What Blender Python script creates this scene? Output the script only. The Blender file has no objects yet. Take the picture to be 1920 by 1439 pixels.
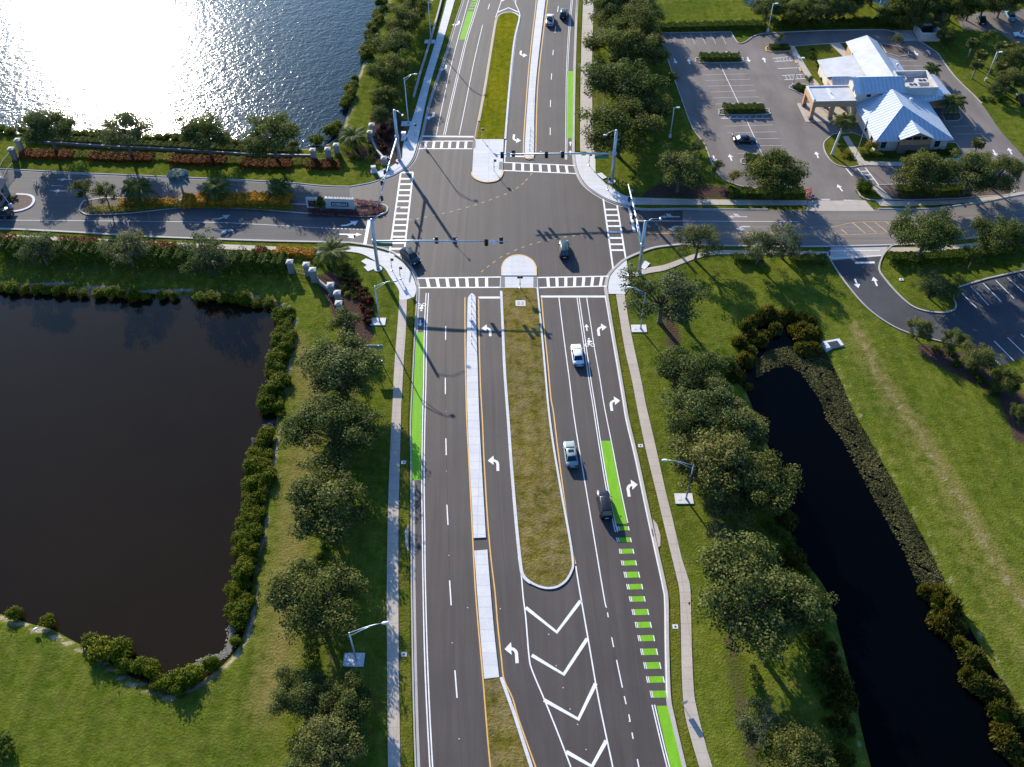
import bpy, bmesh, math, random
import numpy as np
from mathutils import Vector, Matrix
from mathutils.geometry import tessellate_polygon
R = math.radians
C = bpy.context.scene.collection
rnd = random.Random(7)

# ------------------------------------------------------------ camera, sky, sun
CAM_H, CAM_PITCH, FOCAL = 106.5, R(46.6), 1727.0      # metres, radians, focal length in px of a 1920 px wide frame
SUN_EL, SUN_AZ = R(20.3), R(24.6)                     # azimuth is measured from +Y towards -X
sc = bpy.context.scene
cam_d = bpy.data.cameras.new('Camera')
cam_d.sensor_width = 36.0
cam_d.lens = 36.0 * FOCAL / 1920.0
cam_d.clip_start, cam_d.clip_end = 1.0, 9000.0
cam = bpy.data.objects.new('Camera', cam_d)
cam.location = (0, 0, CAM_H)
cam.rotation_euler = (R(90) - CAM_PITCH, 0, 0)
C.objects.link(cam)
sc.camera = cam
w = bpy.data.worlds.new('World'); sc.world = w
w.use_nodes = True
wn = w.node_tree.nodes
sky = wn.new('ShaderNodeTexSky')
sky.sky_type = 'NISHITA'
sky.sun_disc = False
sky.sun_elevation = SUN_EL
sky.sun_rotation = -SUN_AZ
sky.air_density = 1.0; sky.dust_density = 1.0; sky.ozone_density = 4.0
bg = wn['Background']
bg.inputs['Strength'].default_value = 0.125
tint = wn.new('ShaderNodeMix'); tint.data_type = 'RGBA'; tint.blend_type = 'MULTIPLY'; tint.inputs[0].default_value = 1.0
tint.inputs[7].default_value = (0.62, 0.86, 1.12, 1)          # white balance set for the warm sun leaves the sky light bluer
w.node_tree.links.new(sky.outputs[0], tint.inputs[6]); w.node_tree.links.new(tint.outputs[2], bg.inputs[0])
sun_d = bpy.data.lights.new('Sun', 'SUN')
sun_d.energy = 5.0
sun_d.angle = R(0.53)
sun_d.color = (1.0, 0.915, 0.78)
sun = bpy.data.objects.new('Sun', sun_d)
sun.rotation_euler = Vector((-math.sin(SUN_AZ) * math.cos(SUN_EL), math.cos(SUN_AZ) * math.cos(SUN_EL), math.sin(SUN_EL))).to_track_quat('Z', 'Y').to_euler()
sun.location = (-60, 120, 60)
C.objects.link(sun)
sc.view_settings.view_transform = 'Standard'
sc.view_settings.look = 'None'
sc.view_settings.gamma = 1.0
sc.view_settings.use_curve_mapping = False
sc.view_settings.exposure = 1.27

# ------------------------------------------------------------ survey helpers: a picture measurement -> a place on the ground
_c, _s = math.cos(CAM_PITCH), math.sin(CAM_PITCH)
def P(px, py, z=0.0):
    dx, dy = (px - 960.0) / FOCAL, (719.5 - py) / FOCAL
    t = (z - CAM_H) / (-_s + dy * _c)
    return (dx * t, (_c + dy * _s) * t)
def V(px, py, z=0.0):
    a = P(px, py, z); return Vector((a[0], a[1], z))
def Q(x, y, z=0.0):
    Z = y * _c - (z - CAM_H) * _s
    return 960 + FOCAL * x / Z, 719.5 - FOCAL * (y * _s + (z - CAM_H) * _c) / Z
def scale_at(px, py, z=0.0):
    return abs(P(px + 1, py, z)[0] - P(px, py, z)[0])   # metres per photo pixel, sideways
def height_at(base, top_y):
    b = P(*base); lo, hi = 0.0, 30.0
    for _ in range(40):
        m = (lo + hi) / 2
        if Q(b[0], b[1], m)[1] > top_y: lo = m
        else: hi = m
    return lo
def smooth(pts, n=6, closed=False):
    out = []; N = len(pts)
    rng = range(N) if closed else range(N - 1)
    for i in rng:
        if closed: p0, p1, p2, p3 = pts[i - 1], pts[i], pts[(i + 1) % N], pts[(i + 2) % N]
        else: p0, p1, p2, p3 = pts[max(i - 1, 0)], pts[i], pts[i + 1], pts[min(i + 2, N - 1)]
        for k in range(n):
            t = k / n
            out.append(tuple(0.5 * ((2 * p1[j]) + (-p0[j] + p2[j]) * t + (2 * p0[j] - 5 * p1[j] + 4 * p2[j] - p3[j]) * t * t + (-p0[j] + 3 * p1[j] - 3 * p2[j] + p3[j]) * t ** 3) for j in (0, 1)))
    if not closed: out.append(tuple(pts[-1]))
    return out
def G(pts): return [P(*p) for p in pts]

# ------------------------------------------------------------ materials
MATS = {}
def nodes_of(name):
    m = bpy.data.materials.new(name); m.use_nodes = True
    nt = m.node_tree
    return m, nt, nt.nodes['Principled BSDF']
def noise(nt, scale, detail=6, rough=0.6, vec=None, stretch=None):
    n = nt.nodes.new('ShaderNodeTexNoise'); n.inputs['Scale'].default_value = scale
    n.inputs['Detail'].default_value = detail; n.inputs['Roughness'].default_value = rough
    if vec is None:
        tc = nt.nodes.new('ShaderNodeTexCoord'); vec = tc.outputs['Object']
    if stretch:
        mp = nt.nodes.new('ShaderNodeMapping'); mp.inputs['Scale'].default_value = stretch
        nt.links.new(vec, mp.inputs[0]); vec = mp.outputs[0]
    nt.links.new(vec, n.inputs['Vector'])
    return n.outputs['Fac']
def ramp(nt, fac, stops):
    r = nt.nodes.new('ShaderNodeValToRGB')
    while len(r.color_ramp.elements) < len(stops): r.color_ramp.elements.new(0.5)
    for e, (p, c) in zip(r.color_ramp.elements, stops): e.position = p; e.color = (*c, 1) if len(c) == 3 else c
    nt.links.new(fac, r.inputs[0]); return r.outputs[0]
def mix(nt, fac, a, b, mode='MIX'):
    m = nt.nodes.new('ShaderNodeMix'); m.data_type = 'RGBA'; m.blend_type = mode
    for sock, v in ((m.inputs[0], fac), (m.inputs[6], a), (m.inputs[7], b)):
        if hasattr(v, 'is_output'): nt.links.new(v, sock)
        elif isinstance(v, (int, float)): sock.default_value = v
        else: sock.default_value = (*v, 1)
    return m.outputs[2]
def bump(nt, b, h, strength, dist):
    n = nt.nodes.new('ShaderNodeBump'); n.inputs['Strength'].default_value = strength; n.inputs['Distance'].default_value = dist
    nt.links.new(h, n.inputs['Height']); nt.links.new(n.outputs[0], b.inputs['Normal'])
def M(name, col, col2=None, scale=1.0, rough=0.6, metal=0.0, bump_s=0.0, coat=0.0, spec=None, stretch=None, lo=0.35, hi=0.65, fine=None):
    if name in MATS: return MATS[name]
    m, nt, b = nodes_of(name)
    b.inputs['Roughness'].default_value = rough; b.inputs['Metallic'].default_value = metal
    if coat: b.inputs['Coat Weight'].default_value = coat; b.inputs['Coat Roughness'].default_value = 0.06
    if spec is not None: b.inputs['Specular IOR Level'].default_value = spec
    col2 = col2 or tuple(c * 0.85 for c in col)
    f = noise(nt, scale, stretch=stretch)
    o = ramp(nt, f, [(lo, col), (hi, col2)])
    if fine:
        o = mix(nt, 1.0, o, ramp(nt, noise(nt, fine[0], 3), [(0.3, (1 - fine[1],) * 3), (0.7, (1 + fine[1],) * 3)]), 'MULTIPLY')
    nt.links.new(o, b.inputs['Base Color'])
    if bump_s: bump(nt, b, f, bump_s, 0.05)
    MATS[name] = m; return m

def asphalt(name, a, b_, streak, rough=0.85, spec=0.22):
    m, nt, b = nodes_of(name)
    b.inputs['Roughness'].default_value = rough; b.inputs['Specular IOR Level'].default_value = spec
    o = ramp(nt, noise(nt, 0.09, 5), [(0.3, a), (0.7, b_)])
    st = ramp(nt, noise(nt, 1.0, 3, stretch=streak), [(0.3, (0.82,) * 3), (0.7, (1.18,) * 3)])
    o = mix(nt, 1.0, o, st, 'MULTIPLY')
    o = mix(nt, 1.0, o, ramp(nt, noise(nt, 6.0, 2), [(0.3, (0.9,) * 3), (0.7, (1.1,) * 3)]), 'MULTIPLY')
    sp = ramp(nt, noise(nt, 0.35, 6, 0.7), [(0.62, (1, 1, 1)), (0.72, (0.86,) * 3)])
    o = mix(nt, 1.0, o, sp, 'MULTIPLY')
    nt.links.new(o, b.inputs['Base Color']); MATS[name] = m; return m
asphalt('asphalt new', (0.0425, 0.0345, 0.0320), (0.057, 0.0465, 0.0430), (0.9, 0.012, 1), 0.72, 0.27)
asphalt('asphalt worn', (0.125, 0.108, 0.096), (0.152, 0.132, 0.117), (0.012, 0.8, 1))
asphalt('asphalt lot', (0.112, 0.094, 0.083), (0.142, 0.120, 0.105), (0.25, 0.08, 1))
asphalt('asphalt entrance', (0.060, 0.058, 0.058), (0.082, 0.078, 0.075), (0.012, 0.8, 1))
asphalt('asphalt black', (0.040, 0.040, 0.044), (0.052, 0.052, 0.056), (0.3, 0.15, 1))
def concrete(name, a, b_, joint=1.5, rough=0.85):
    m, nt, b = nodes_of(name)
    b.inputs['Roughness'].default_value = rough; b.inputs['Specular IOR Level'].default_value = 0.3
    o = ramp(nt, noise(nt, 0.35, 6, 0.65), [(0.3, a), (0.7, b_)])
    o = mix(nt, 1.0, o, ramp(nt, noise(nt, 4.0, 3), [(0.3, (0.93,) * 3), (0.7, (1.05,) * 3)]), 'MULTIPLY')
    if joint:
        tc = nt.nodes.new('ShaderNodeTexCoord')
        br = nt.nodes.new('ShaderNodeTexBrick'); br.offset = 0.0
        br.inputs['Scale'].default_value = 1.0; br.inputs['Brick Width'].default_value = joint * 3; br.inputs['Row Height'].default_value = joint
        br.inputs['Mortar Size'].default_value = 0.035; br.inputs['Color1'].default_value = (1, 1, 1, 1); br.inputs['Color2'].default_value = (0.93, 0.93, 0.93, 1)
        br.inputs['Mortar'].default_value = (0.72, 0.7, 0.68, 1)
        nt.links.new(tc.outputs['Object'], br.inputs['Vector'])
        o = mix(nt, 1.0, o, br.outputs['Color'], 'MULTIPLY')
    nt.links.new(o, b.inputs['Base Color']); MATS[name] = m; return m
concrete('concrete bright', (0.52, 0.51, 0.50), (0.46, 0.45, 0.44), 1.6)
concrete('concrete walk', (0.39, 0.335, 0.275), (0.32, 0.275, 0.23), 1.5)
concrete('concrete curb', (0.36, 0.33, 0.30), (0.29, 0.265, 0.24), 0)
concrete('concrete pad', (0.50, 0.50, 0.50), (0.44, 0.44, 0.44), 0)
M('white paint', (0.66, 0.64, 0.61), (0.50, 0.485, 0.465), 0.9, 0.7, lo=.3, hi=.75, fine=(6, .12))
M('white paint worn', (0.40, 0.39, 0.38), (0.28, 0.27, 0.26), 1.6, 0.7, fine=(5, .1))
M('yellow paint', (0.56, 0.32, 0.075), (0.46, 0.255, 0.06), 1.2, 0.7)
M('faded yellow paint', (0.44, 0.28, 0.10), (0.30, 0.19, 0.08), 1.5, 0.8)
M('green paint', (0.155, 0.365, 0.014), (0.118, 0.285, 0.012), 0.8, 0.8, spec=.15, lo=.32, hi=.72, stretch=(2.5, .35, 1), fine=(4, .1))
M('detectable warning', (0.13, 0.12, 0.115), (0.10, 0.095, 0.09), 5, 0.8)
M('galvanised steel', (0.42, 0.47, 0.50), (0.33, 0.38, 0.41), 2.0, 0.42, 0.55)
M('black metal', (0.016, 0.015, 0.015), (0.022, 0.018, 0.016), 3, 0.5)
M('dark lens', (0.03, 0.012, 0.01), (0.05, 0.02, 0.01), 8, 0.25)
M('sign green', (0.0, 0.16, 0.10), (0.0, 0.14, 0.09), 3, 0.4)
M('sign white', (0.62, 0.63, 0.64), (0.55, 0.56, 0.57), 3, 0.5)
M('sign yellow', (0.6, 0.55, 0.05), (0.5, 0.45, 0.05), 3, 0.5)
M('pole white', (0.62, 0.60, 0.56), (0.52, 0.50, 0.47), 2, 0.55)
M('bark', (0.13, 0.10, 0.075), (0.07, 0.055, 0.042), 6, 0.95, bump_s=0.5)
M('palm bark', (0.30, 0.26, 0.21), (0.20, 0.17, 0.135), 5, 0.95, bump_s=0.4)
M('glass dark', (0.010, 0.014, 0.018), (0.014, 0.018, 0.022), 2, 0.06, spec=0.45)
M('tyre', (0.012, 0.012, 0.012), (0.02, 0.02, 0.02), 6, 0.85)
M('rim', (0.35, 0.36, 0.37), (0.3, 0.31, 0.32), 5, 0.3, 0.8)
M('headlamp', (0.6, 0.62, 0.64), (0.5, 0.52, 0.54), 5, 0.1)
M('tail lamp', (0.28, 0.01, 0.012), (0.2, 0.008, 0.01), 5, 0.15)
def roof_mat(name, a, b_, axis, rough=0.38, metal=0.0):
    m, nt, b = nodes_of(name)
    b.inputs['Roughness'].default_value = rough; b.inputs['Metallic'].default_value = metal
    tc = nt.nodes.new('ShaderNodeTexCoord')
    wv = nt.nodes.new('ShaderNodeTexWave'); wv.bands_direction = axis; wv.inputs['Scale'].default_value = 0.36
    nt.links.new(tc.outputs['Object'], wv.inputs['Vector'])
    o = ramp(nt, noise(nt, 0.5, 5), [(0.3, a), (0.7, b_)])
    nt.links.new(o, b.inputs['Base Color'])
    bump(nt, b, ramp(nt, wv.outputs['Fac'], [(0.75, (0, 0, 0)), (0.98, (1, 1, 1))]), 1.0, 0.14)
    MATS[name] = m; return m
roof_mat('metal roof seams X', (0.39, 0.43, 0.47), (0.34, 0.38, 0.42), 'X')
roof_mat('metal roof seams Y', (0.39, 0.43, 0.47), (0.34, 0.38, 0.42), 'Y')
M('membrane roof', (0.42, 0.42, 0.43), (0.34, 0.34, 0.35), 0.5, 0.7)
M('stucco pale', (0.52, 0.46, 0.39), (0.46, 0.405, 0.345), 0.8, 0.9)
M('stucco tan', (0.40, 0.235, 0.115), (0.35, 0.205, 0.10), 0.8, 0.9)
M('ledge stone', (0.19, 0.15, 0.13), (0.10, 0.085, 0.08), 3.5, 0.95, bump_s=0.4)
M('teal frame', (0.02, 0.16, 0.15), (0.02, 0.13, 0.12), 2, 0.4)
M('trim white', (0.54, 0.54, 0.54), (0.48, 0.48, 0.48), 1, 0.6)
M('wall white', (0.46, 0.44, 0.41), (0.38, 0.36, 0.34), 0.9, 0.85)
M('pillar stone', (0.27, 0.235, 0.20), (0.16, 0.14, 0.12), 3.0, 0.9, bump_s=0.3)
M('cap stone', (0.33, 0.31, 0.29), (0.25, 0.235, 0.22), 1.5, 0.8)
M('iron', (0.012, 0.012, 0.013), (0.02, 0.02, 0.02), 4, 0.6)
M('mulch', (0.085, 0.052, 0.04), (0.045, 0.028, 0.022), 1.5, 0.95, bump_s=0.4, fine=(7, .3))
M('red emblem', (0.42, 0.02, 0.05), (0.3, 0.01, 0.03), 8, 0.5)
M('panel dark', (0.018, 0.022, 0.024), (0.022, 0.026, 0.028), 3, 0.4)
M('barrier orange', (0.55, 0.13, 0.07), (0.45, 0.1, 0.06), 3, 0.5)
M('rock', (0.36, 0.33, 0.30), (0.22, 0.2, 0.18), 1.3, 0.95, bump_s=0.5)

# grass: clumps, mowing bands and worn patches; R of the colour attribute = bare dirt, G = dry grass, B = mulch
def grass_mat(name, dark, mid, light, dry, attr=True, dry_amt=0.0):
    m, nt, b = nodes_of(name)
    b.inputs['Roughness'].default_value = 0.95; b.inputs['Specular IOR Level'].default_value = 0.0
    n1 = noise(nt, 0.055, 6, 0.6); n2 = noise(nt, 0.7, 5, 0.7); n3 = noise(nt, 3.2, 4, 0.7)
    o = ramp(nt, n2, [(0.3, dark), (0.5, mid), (0.72, light)])
    o = mix(nt, 1.0, o, ramp(nt, n1, [(0.3, (0.72, 0.80, 0.8)), (0.7, (1.30, 1.16, 1.1))]), 'MULTIPLY')
    o = mix(nt, 1.0, o, ramp(nt, noise(nt, 1.0, 2, stretch=(0.55, 0.03, 1)), [(0.38, (0.88, 0.90, 0.9)), (0.62, (1.12, 1.09, 1.1))]), 'MULTIPLY')    # mower passes
    o = mix(nt, 1.0, o, ramp(nt, n3, [(0.3, (0.82, 0.83, 0.82)), (0.7, (1.18, 1.17, 1.18))]), 'MULTIPLY')
    if dry_amt:
        o = mix(nt, ramp(nt, noise(nt, 0.45, 6, 0.7), [(0.42, (0, 0, 0)), (0.66, (dry_amt,) * 3)]), o, dry)
    if attr:
        at = nt.nodes.new('ShaderNodeAttribute'); at.attribute_name = 'zone'
        sp = nt.nodes.new('ShaderNodeSeparateColor'); nt.links.new(at.outputs['Color'], sp.inputs[0])
        def gate(out, k=2.2):
            a = nt.nodes.new('ShaderNodeMath'); a.operation = 'MULTIPLY_ADD'; a.use_clamp = True
            s = nt.nodes.new('ShaderNodeMath'); s.operation = 'ADD'
            nt.links.new(out, s.inputs[0]); nt.links.new(n2, s.inputs[1])
            nt.links.new(s.outputs[0], a.inputs[0]); a.inputs[1].default_value = k; a.inputs[2].default_value = -0.8 * k
            return a.outputs[0]
        o = mix(nt, gate(sp.outputs[1], 1.4), o, ramp(nt, n3, [(0.3, tuple(c * .8 for c in dry)), (0.7, tuple(c * 1.2 for c in dry))]))
        o = mix(nt, gate(sp.outputs[2], 4), o, ramp(nt, n3, [(0.3, (0.035, 0.022, 0.017)), (0.7, (0.095, 0.06, 0.046))]))
        o = mix(nt, gate(sp.outputs[0], 3), o, ramp(nt, n3, [(0.3, (0.17, 0.13, 0.085)), (0.7, (0.33, 0.275, 0.20))]))
    nt.links.new(o, b.inputs['Base Color'])
    bump(nt, b, n3, 0.9, 0.25)
    MATS[name] = m; return m
grass_mat('grass', (0.040, 0.060, 0.006), (0.070, 0.096, 0.010), (0.112, 0.132, 0.020), (0.190, 0.145, 0.050), True, 0.2)
grass_mat('median grass', (0.052, 0.049, 0.007), (0.112, 0.097, 0.018), (0.182, 0.150, 0.042), (0.24, 0.170, 0.09), False, 0.6)
grass_mat('lush median grass', (0.075, 0.092, 0.004), (0.125, 0.132, 0.006), (0.18, 0.172, 0.012), (0.16, 0.12, 0.03), False, 0.25)
grass_mat('verge grass', (0.048, 0.062, 0.006), (0.080, 0.095, 0.010), (0.10, 0.11, 0.018), (0.14, 0.10, 0.035), False, 0.35)

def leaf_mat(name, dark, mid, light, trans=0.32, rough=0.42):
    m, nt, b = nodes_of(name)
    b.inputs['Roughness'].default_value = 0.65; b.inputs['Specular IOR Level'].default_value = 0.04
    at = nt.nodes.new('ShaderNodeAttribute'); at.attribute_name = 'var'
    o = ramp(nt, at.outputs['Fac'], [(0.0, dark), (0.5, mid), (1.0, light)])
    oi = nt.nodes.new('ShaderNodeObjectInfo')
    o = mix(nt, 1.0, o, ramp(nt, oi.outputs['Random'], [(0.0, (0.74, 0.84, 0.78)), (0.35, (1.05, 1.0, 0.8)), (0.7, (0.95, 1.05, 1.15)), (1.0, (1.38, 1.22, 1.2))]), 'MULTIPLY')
    nt.links.new(o, b.inputs['Base Color'])
    tr = nt.nodes.new('ShaderNodeBsdfTranslucent'); nt.links.new(mix(nt, 1.0, o, (1.1, 1.25, 0.6), 'MULTIPLY'), tr.inputs[0])
    ms = nt.nodes.new('ShaderNodeMixShader'); ms.inputs[0].default_value = trans
    nt.links.new(b.outputs[0], ms.inputs[1]); nt.links.new(tr.outputs[0], ms.inputs[2])
    nt.links.new(ms.outputs[0], nt.nodes['Material Output'].inputs[0])
    MATS[name] = m; return m
leaf_mat('oak leaves', (0.032, 0.042, 0.010), (0.076, 0.087, 0.023), (0.168, 0.168, 0.060))
leaf_mat('pale oak leaves', (0.040, 0.048, 0.020), (0.085, 0.094, 0.042), (0.175, 0.175, 0.092))
leaf_mat('young leaves', (0.035, 0.055, 0.008), (0.065, 0.085, 0.014), (0.12, 0.12, 0.028), 0.3)
leaf_mat('gold leaves', (0.08, 0.065, 0.008), (0.14, 0.11, 0.015), (0.2, 0.16, 0.03), 0.3)
leaf_mat('shore leaves', (0.024, 0.036, 0.003), (0.070, 0.088, 0.005), (0.215, 0.215, 0.012), 0.32)
leaf_mat('hedge leaves', (0.028, 0.045, 0.006), (0.055, 0.078, 0.010), (0.105, 0.125, 0.018))
leaf_mat('lime leaves', (0.09, 0.10, 0.008), (0.15, 0.15, 0.014), (0.22, 0.20, 0.03), 0.25)
leaf_mat('croton leaves', (0.045, 0.014, 0.007), (0.12, 0.034, 0.010), (0.36, 0.13, 0.014), 0.25)
leaf_mat('orange croton leaves', (0.13, 0.065, 0.008), (0.38, 0.19, 0.018), (0.55, 0.31, 0.035), 0.32)
leaf_mat('maroon leaves', (0.03, 0.010, 0.007), (0.065, 0.018, 0.012), (0.11, 0.035, 0.018))
leaf_mat('pink flowers', (0.05, 0.03, 0.025), (0.16, 0.045, 0.06), (0.34, 0.14, 0.15), 0.25)
leaf_mat('palm leaves', (0.028, 0.048, 0.010), (0.062, 0.084, 0.018), (0.12, 0.125, 0.035), 0.25)
leaf_mat('golden palm leaves', (0.06, 0.06, 0.012), (0.11, 0.105, 0.025), (0.17, 0.14, 0.05), 0.25)
leaf_mat('silver palm leaves', (0.09, 0.115, 0.10), (0.15, 0.18, 0.16), (0.22, 0.25, 0.23), 0.15)
leaf_mat('reed leaves', (0.042, 0.036, 0.009), (0.088, 0.076, 0.016), (0.155, 0.14, 0.032), 0.3)
leaf_mat('dry twigs', (0.12, 0.11, 0.10), (0.20, 0.185, 0.17), (0.28, 0.26, 0.24), 0.1)
leaf_mat('algae leaves', (0.026, 0.025, 0.008), (0.066, 0.056, 0.017), (0.125, 0.104, 0.034), 0.1)

def water_mat(name, body, rough, waves, ior=1.333, spec=0.5):
    m, nt, b = nodes_of(name)
    b.inputs['IOR'].default_value = ior; b.inputs['Roughness'].default_value = rough; b.inputs['Specular IOR Level'].default_value = spec
    o = ramp(nt, noise(nt, 0.03, 4), [(0.3, body), (0.7, tuple(c * 0.75 for c in body))])
    nt.links.new(o, b.inputs['Base Color'])
    last = None
    for sc_, st, di in waves:
        n = nt.nodes.new('ShaderNodeBump'); n.inputs['Strength'].default_value = st; n.inputs['Distance'].default_value = di
        nt.links.new(noise(nt, sc_, 3, 0.6), n.inputs['Height'])
        if last: nt.links.new(last, n.inputs['Normal'])
        last = n.outputs[0]
    nt.links.new(last, b.inputs['Normal']); MATS[name] = m; return m
water_mat('lake water', (0.001, 0.017, 0.027), 0.13, [(0.33, 1.0, 0.10), (1.05, 1.0, 0.115)], spec=.17)
water_mat('pond water', (0.0135, 0.0092, 0.0040), 0.03, [(0.6, 1.0, 0.010), (2.5, 1.0, 0.003)], spec=0.20)
water_mat('canal water', (0.0006, 0.0009, 0.0012), 0.05, [(0.8, 1.0, 0.008)], spec=0.08)

# ------------------------------------------------------------ building blocks
def tag(o, label=None, cat=None, group=None, kind=None):
    if label: o['label'] = label
    if cat: o['category'] = cat
    if group: o['group'] = group
    if kind: o['kind'] = kind
    return o
def link(name, me, parent=None, loc=None, rz=0.0, sc_=None):
    o = bpy.data.objects.new(name, me); C.objects.link(o)
    if parent: o.parent = parent
    if loc is not None: o.location = loc
    if rz: o.rotation_euler = (0, 0, rz)
    if sc_ is not None: o.scale = (sc_, sc_, sc_) if isinstance(sc_, (int, float)) else sc_
    return o
def thing(name, label, cat, loc=(0, 0, 0), rz=0.0, group=None):
    return tag(link(name, None, None, loc, rz), label, cat, group)
def copy_tree(root, loc, rz=0.0, label=None, group=None, sc_=None):
    r = root.copy(); C.objects.link(r); r.location = loc; r.rotation_euler = (0, 0, rz)
    if sc_ is not None: r.scale = (sc_, sc_, sc_) if isinstance(sc_, (int, float)) else sc_
    if label: r['label'] = label
    if group: r['group'] = group
    for ch in list(root.children):
        c = ch.copy(); C.objects.link(c); c.parent = r
        for g in list(ch.children):
            d = g.copy(); C.objects.link(d); d.parent = c
    return r
class MB:
    def __init__(s): s.v = []; s.f = []
    def add(s, vs, fs):
        n = len(s.v); s.v += [tuple(v) for v in vs]; s.f += [[i + n for i in f] for f in fs]; return s
    def box(s, x0, x1, y0, y1, z0, z1):
        return s.add([(x0, y0, z0), (x1, y0, z0), (x1, y1, z0), (x0, y1, z0), (x0, y0, z1), (x1, y0, z1), (x1, y1, z1), (x0, y1, z1)],
                     [(0, 3, 2, 1), (4, 5, 6, 7), (0, 1, 5, 4), (1, 2, 6, 5), (2, 3, 7, 6), (3, 0, 4, 7)])
    def frustum(s, x0, x1, y0, y1, z0, X0, X1, Y0, Y1, z1):
        return s.add([(x0, y0, z0), (x1, y0, z0), (x1, y1, z0), (x0, y1, z0), (X0, Y0, z1), (X1, Y0, z1), (X1, Y1, z1), (X0, Y1, z1)],
                     [(0, 3, 2, 1), (4, 5, 6, 7), (0, 1, 5, 4), (1, 2, 6, 5), (2, 3, 7, 6), (3, 0, 4, 7)])
    def tube(s, pts, rad, n=8, cap=True):
        pts = [Vector(p) for p in pts]; rad = rad if hasattr(rad, '__len__') else [rad] * len(pts)
        rings = []; up = None
        for i, p in enumerate(pts):
            d = (pts[min(i + 1, len(pts) - 1)] - pts[max(i - 1, 0)]).normalized()
            a = d.orthogonal().normalized() if up is None else (up - d * up.dot(d)).normalized()
            up = a; b = d.cross(a)
            rings.append([p + (a * math.cos(2 * math.pi * k / n) + b * math.sin(2 * math.pi * k / n)) * rad[i] for k in range(n)])
        fs = [(i * n + k, i * n + (k + 1) % n, (i + 1) * n + (k + 1) % n, (i + 1) * n + k) for i in range(len(pts) - 1) for k in range(n)]
        if cap: fs += [tuple(range(n))[::-1], tuple(range((len(pts) - 1) * n, len(pts) * n))]
        return s.add([v for r in rings for v in r], fs)
    def ball(s, c, r, n=10, m=6):
        r = r if hasattr(r, '__len__') else (r, r, r)
        vs = [(c[0], c[1], c[2] - r[2])]
        for j in range(1, m):
            t = math.pi * j / m - math.pi / 2
            for k in range(n): vs.append((c[0] + r[0] * math.cos(t) * math.cos(2 * math.pi * k / n), c[1] + r[1] * math.cos(t) * math.sin(2 * math.pi * k / n), c[2] + r[2] * math.sin(t)))
        vs.append((c[0], c[1], c[2] + r[2])); L = len(vs) - 1
        fs = [(0, 1 + (k + 1) % n, 1 + k) for k in range(n)] + [(L, L - n + k, L - n + (k + 1) % n) for k in range(n)]
        fs += [(1 + j * n + k, 1 + j * n + (k + 1) % n, 1 + (j + 1) * n + (k + 1) % n, 1 + (j + 1) * n + k) for j in range(m - 2) for k in range(n)]
        return s.add(vs, fs)
    def prism(s, xy, z0, z1):
        """polygon outline standing from z0 to z1 (a sheet when z0 is None)"""
        n = len(xy)
        tri = tessellate_polygon([[Vector((x, y, 0)) for x, y in xy]])
        area = sum(xy[i][0] * xy[(i + 1) % n][1] - xy[(i + 1) % n][0] * xy[i][1] for i in range(n))
        tri = [t if sum(xy[t[i]][0] * xy[t[(i + 1) % 3]][1] - xy[t[(i + 1) % 3]][0] * xy[t[i]][1] for i in range(3)) > 0 else t[::-1] for t in tri]
        vs = [(x, y, z1) for x, y in xy]; fs = [tuple(t) for t in tri]
        if z0 is not None:
            vs += [(x, y, z0) for x, y in xy]
            for i in range(n):
                j = (i + 1) % n
                fs.append((i, i + n, j + n, j) if area > 0 else (i, j, j + n, i + n))
        return s.add(vs, fs)
    def strip(s, xy, w_, z1, z0=None, closed=False, off=0.0):
        """a band of width w_ along a path; off moves it to the path's left"""
        n = len(xy); Lp, Rp = [], []
        for i in range(n):
            a = xy[i - 1] if (i or closed) else xy[i]; b = xy[(i + 1) % n] if (i < n - 1 or closed) else xy[i]
            d = Vector((b[0] - a[0], b[1] - a[1])); d = d.normalized() if d.length > 1e-9 else Vector((1, 0))
            nx, ny = -d.y, d.x
            Lp.append((xy[i][0] + nx * (off + w_ / 2), xy[i][1] + ny * (off + w_ / 2)))
            Rp.append((xy[i][0] + nx * (off - w_ / 2), xy[i][1] + ny * (off - w_ / 2)))
        m = n if closed else n - 1
        vs = [(x, y, z1) for x, y in Lp] + [(x, y, z1) for x, y in Rp]
        fs = [(n + i, n + (i + 1) % n, (i + 1) % n, i) for i in range(m)]
        if z0 is not None:
            vs += [(x, y, z0) for x, y in Lp] + [(x, y, z0) for x, y in Rp]
            fs += [(i, (i + 1) % n, 2 * n + (i + 1) % n, 2 * n + i) for i in range(m)]
            fs += [(n + (i + 1) % n, n + i, 3 * n + i, 3 * n + (i + 1) % n) for i in range(m)]
            if not closed: fs += [(0, 2 * n, 3 * n, n), (n - 1, 2 * n - 1, 4 * n - 1, 3 * n - 1)]
        return s.add(vs, fs)
    def mesh(s, name, mat, sm=False):
        me = bpy.data.meshes.new(name); me.from_pydata(s.v, [], s.f); me.materials.append(MATS[mat])
        if sm: me.polygons.foreach_set('use_smooth', [True] * len(me.polygons))
        me.update(); return me
    def build(s, name, mat, parent=None, loc=None, rz=0.0, sm=False):
        return link(name, s.mesh(name, mat, sm), parent, loc, rz)
    def xf(s, mat4):
        s.v = [tuple(mat4 @ Vector(v)) for v in s.v]; return s
def struct(mb, name, mat, parent=None, label=None):
    o = mb.build(name, mat, parent)
    if not parent: tag(o, label or name.replace('_', ' '), None, None, 'structure')
    return o

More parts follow.
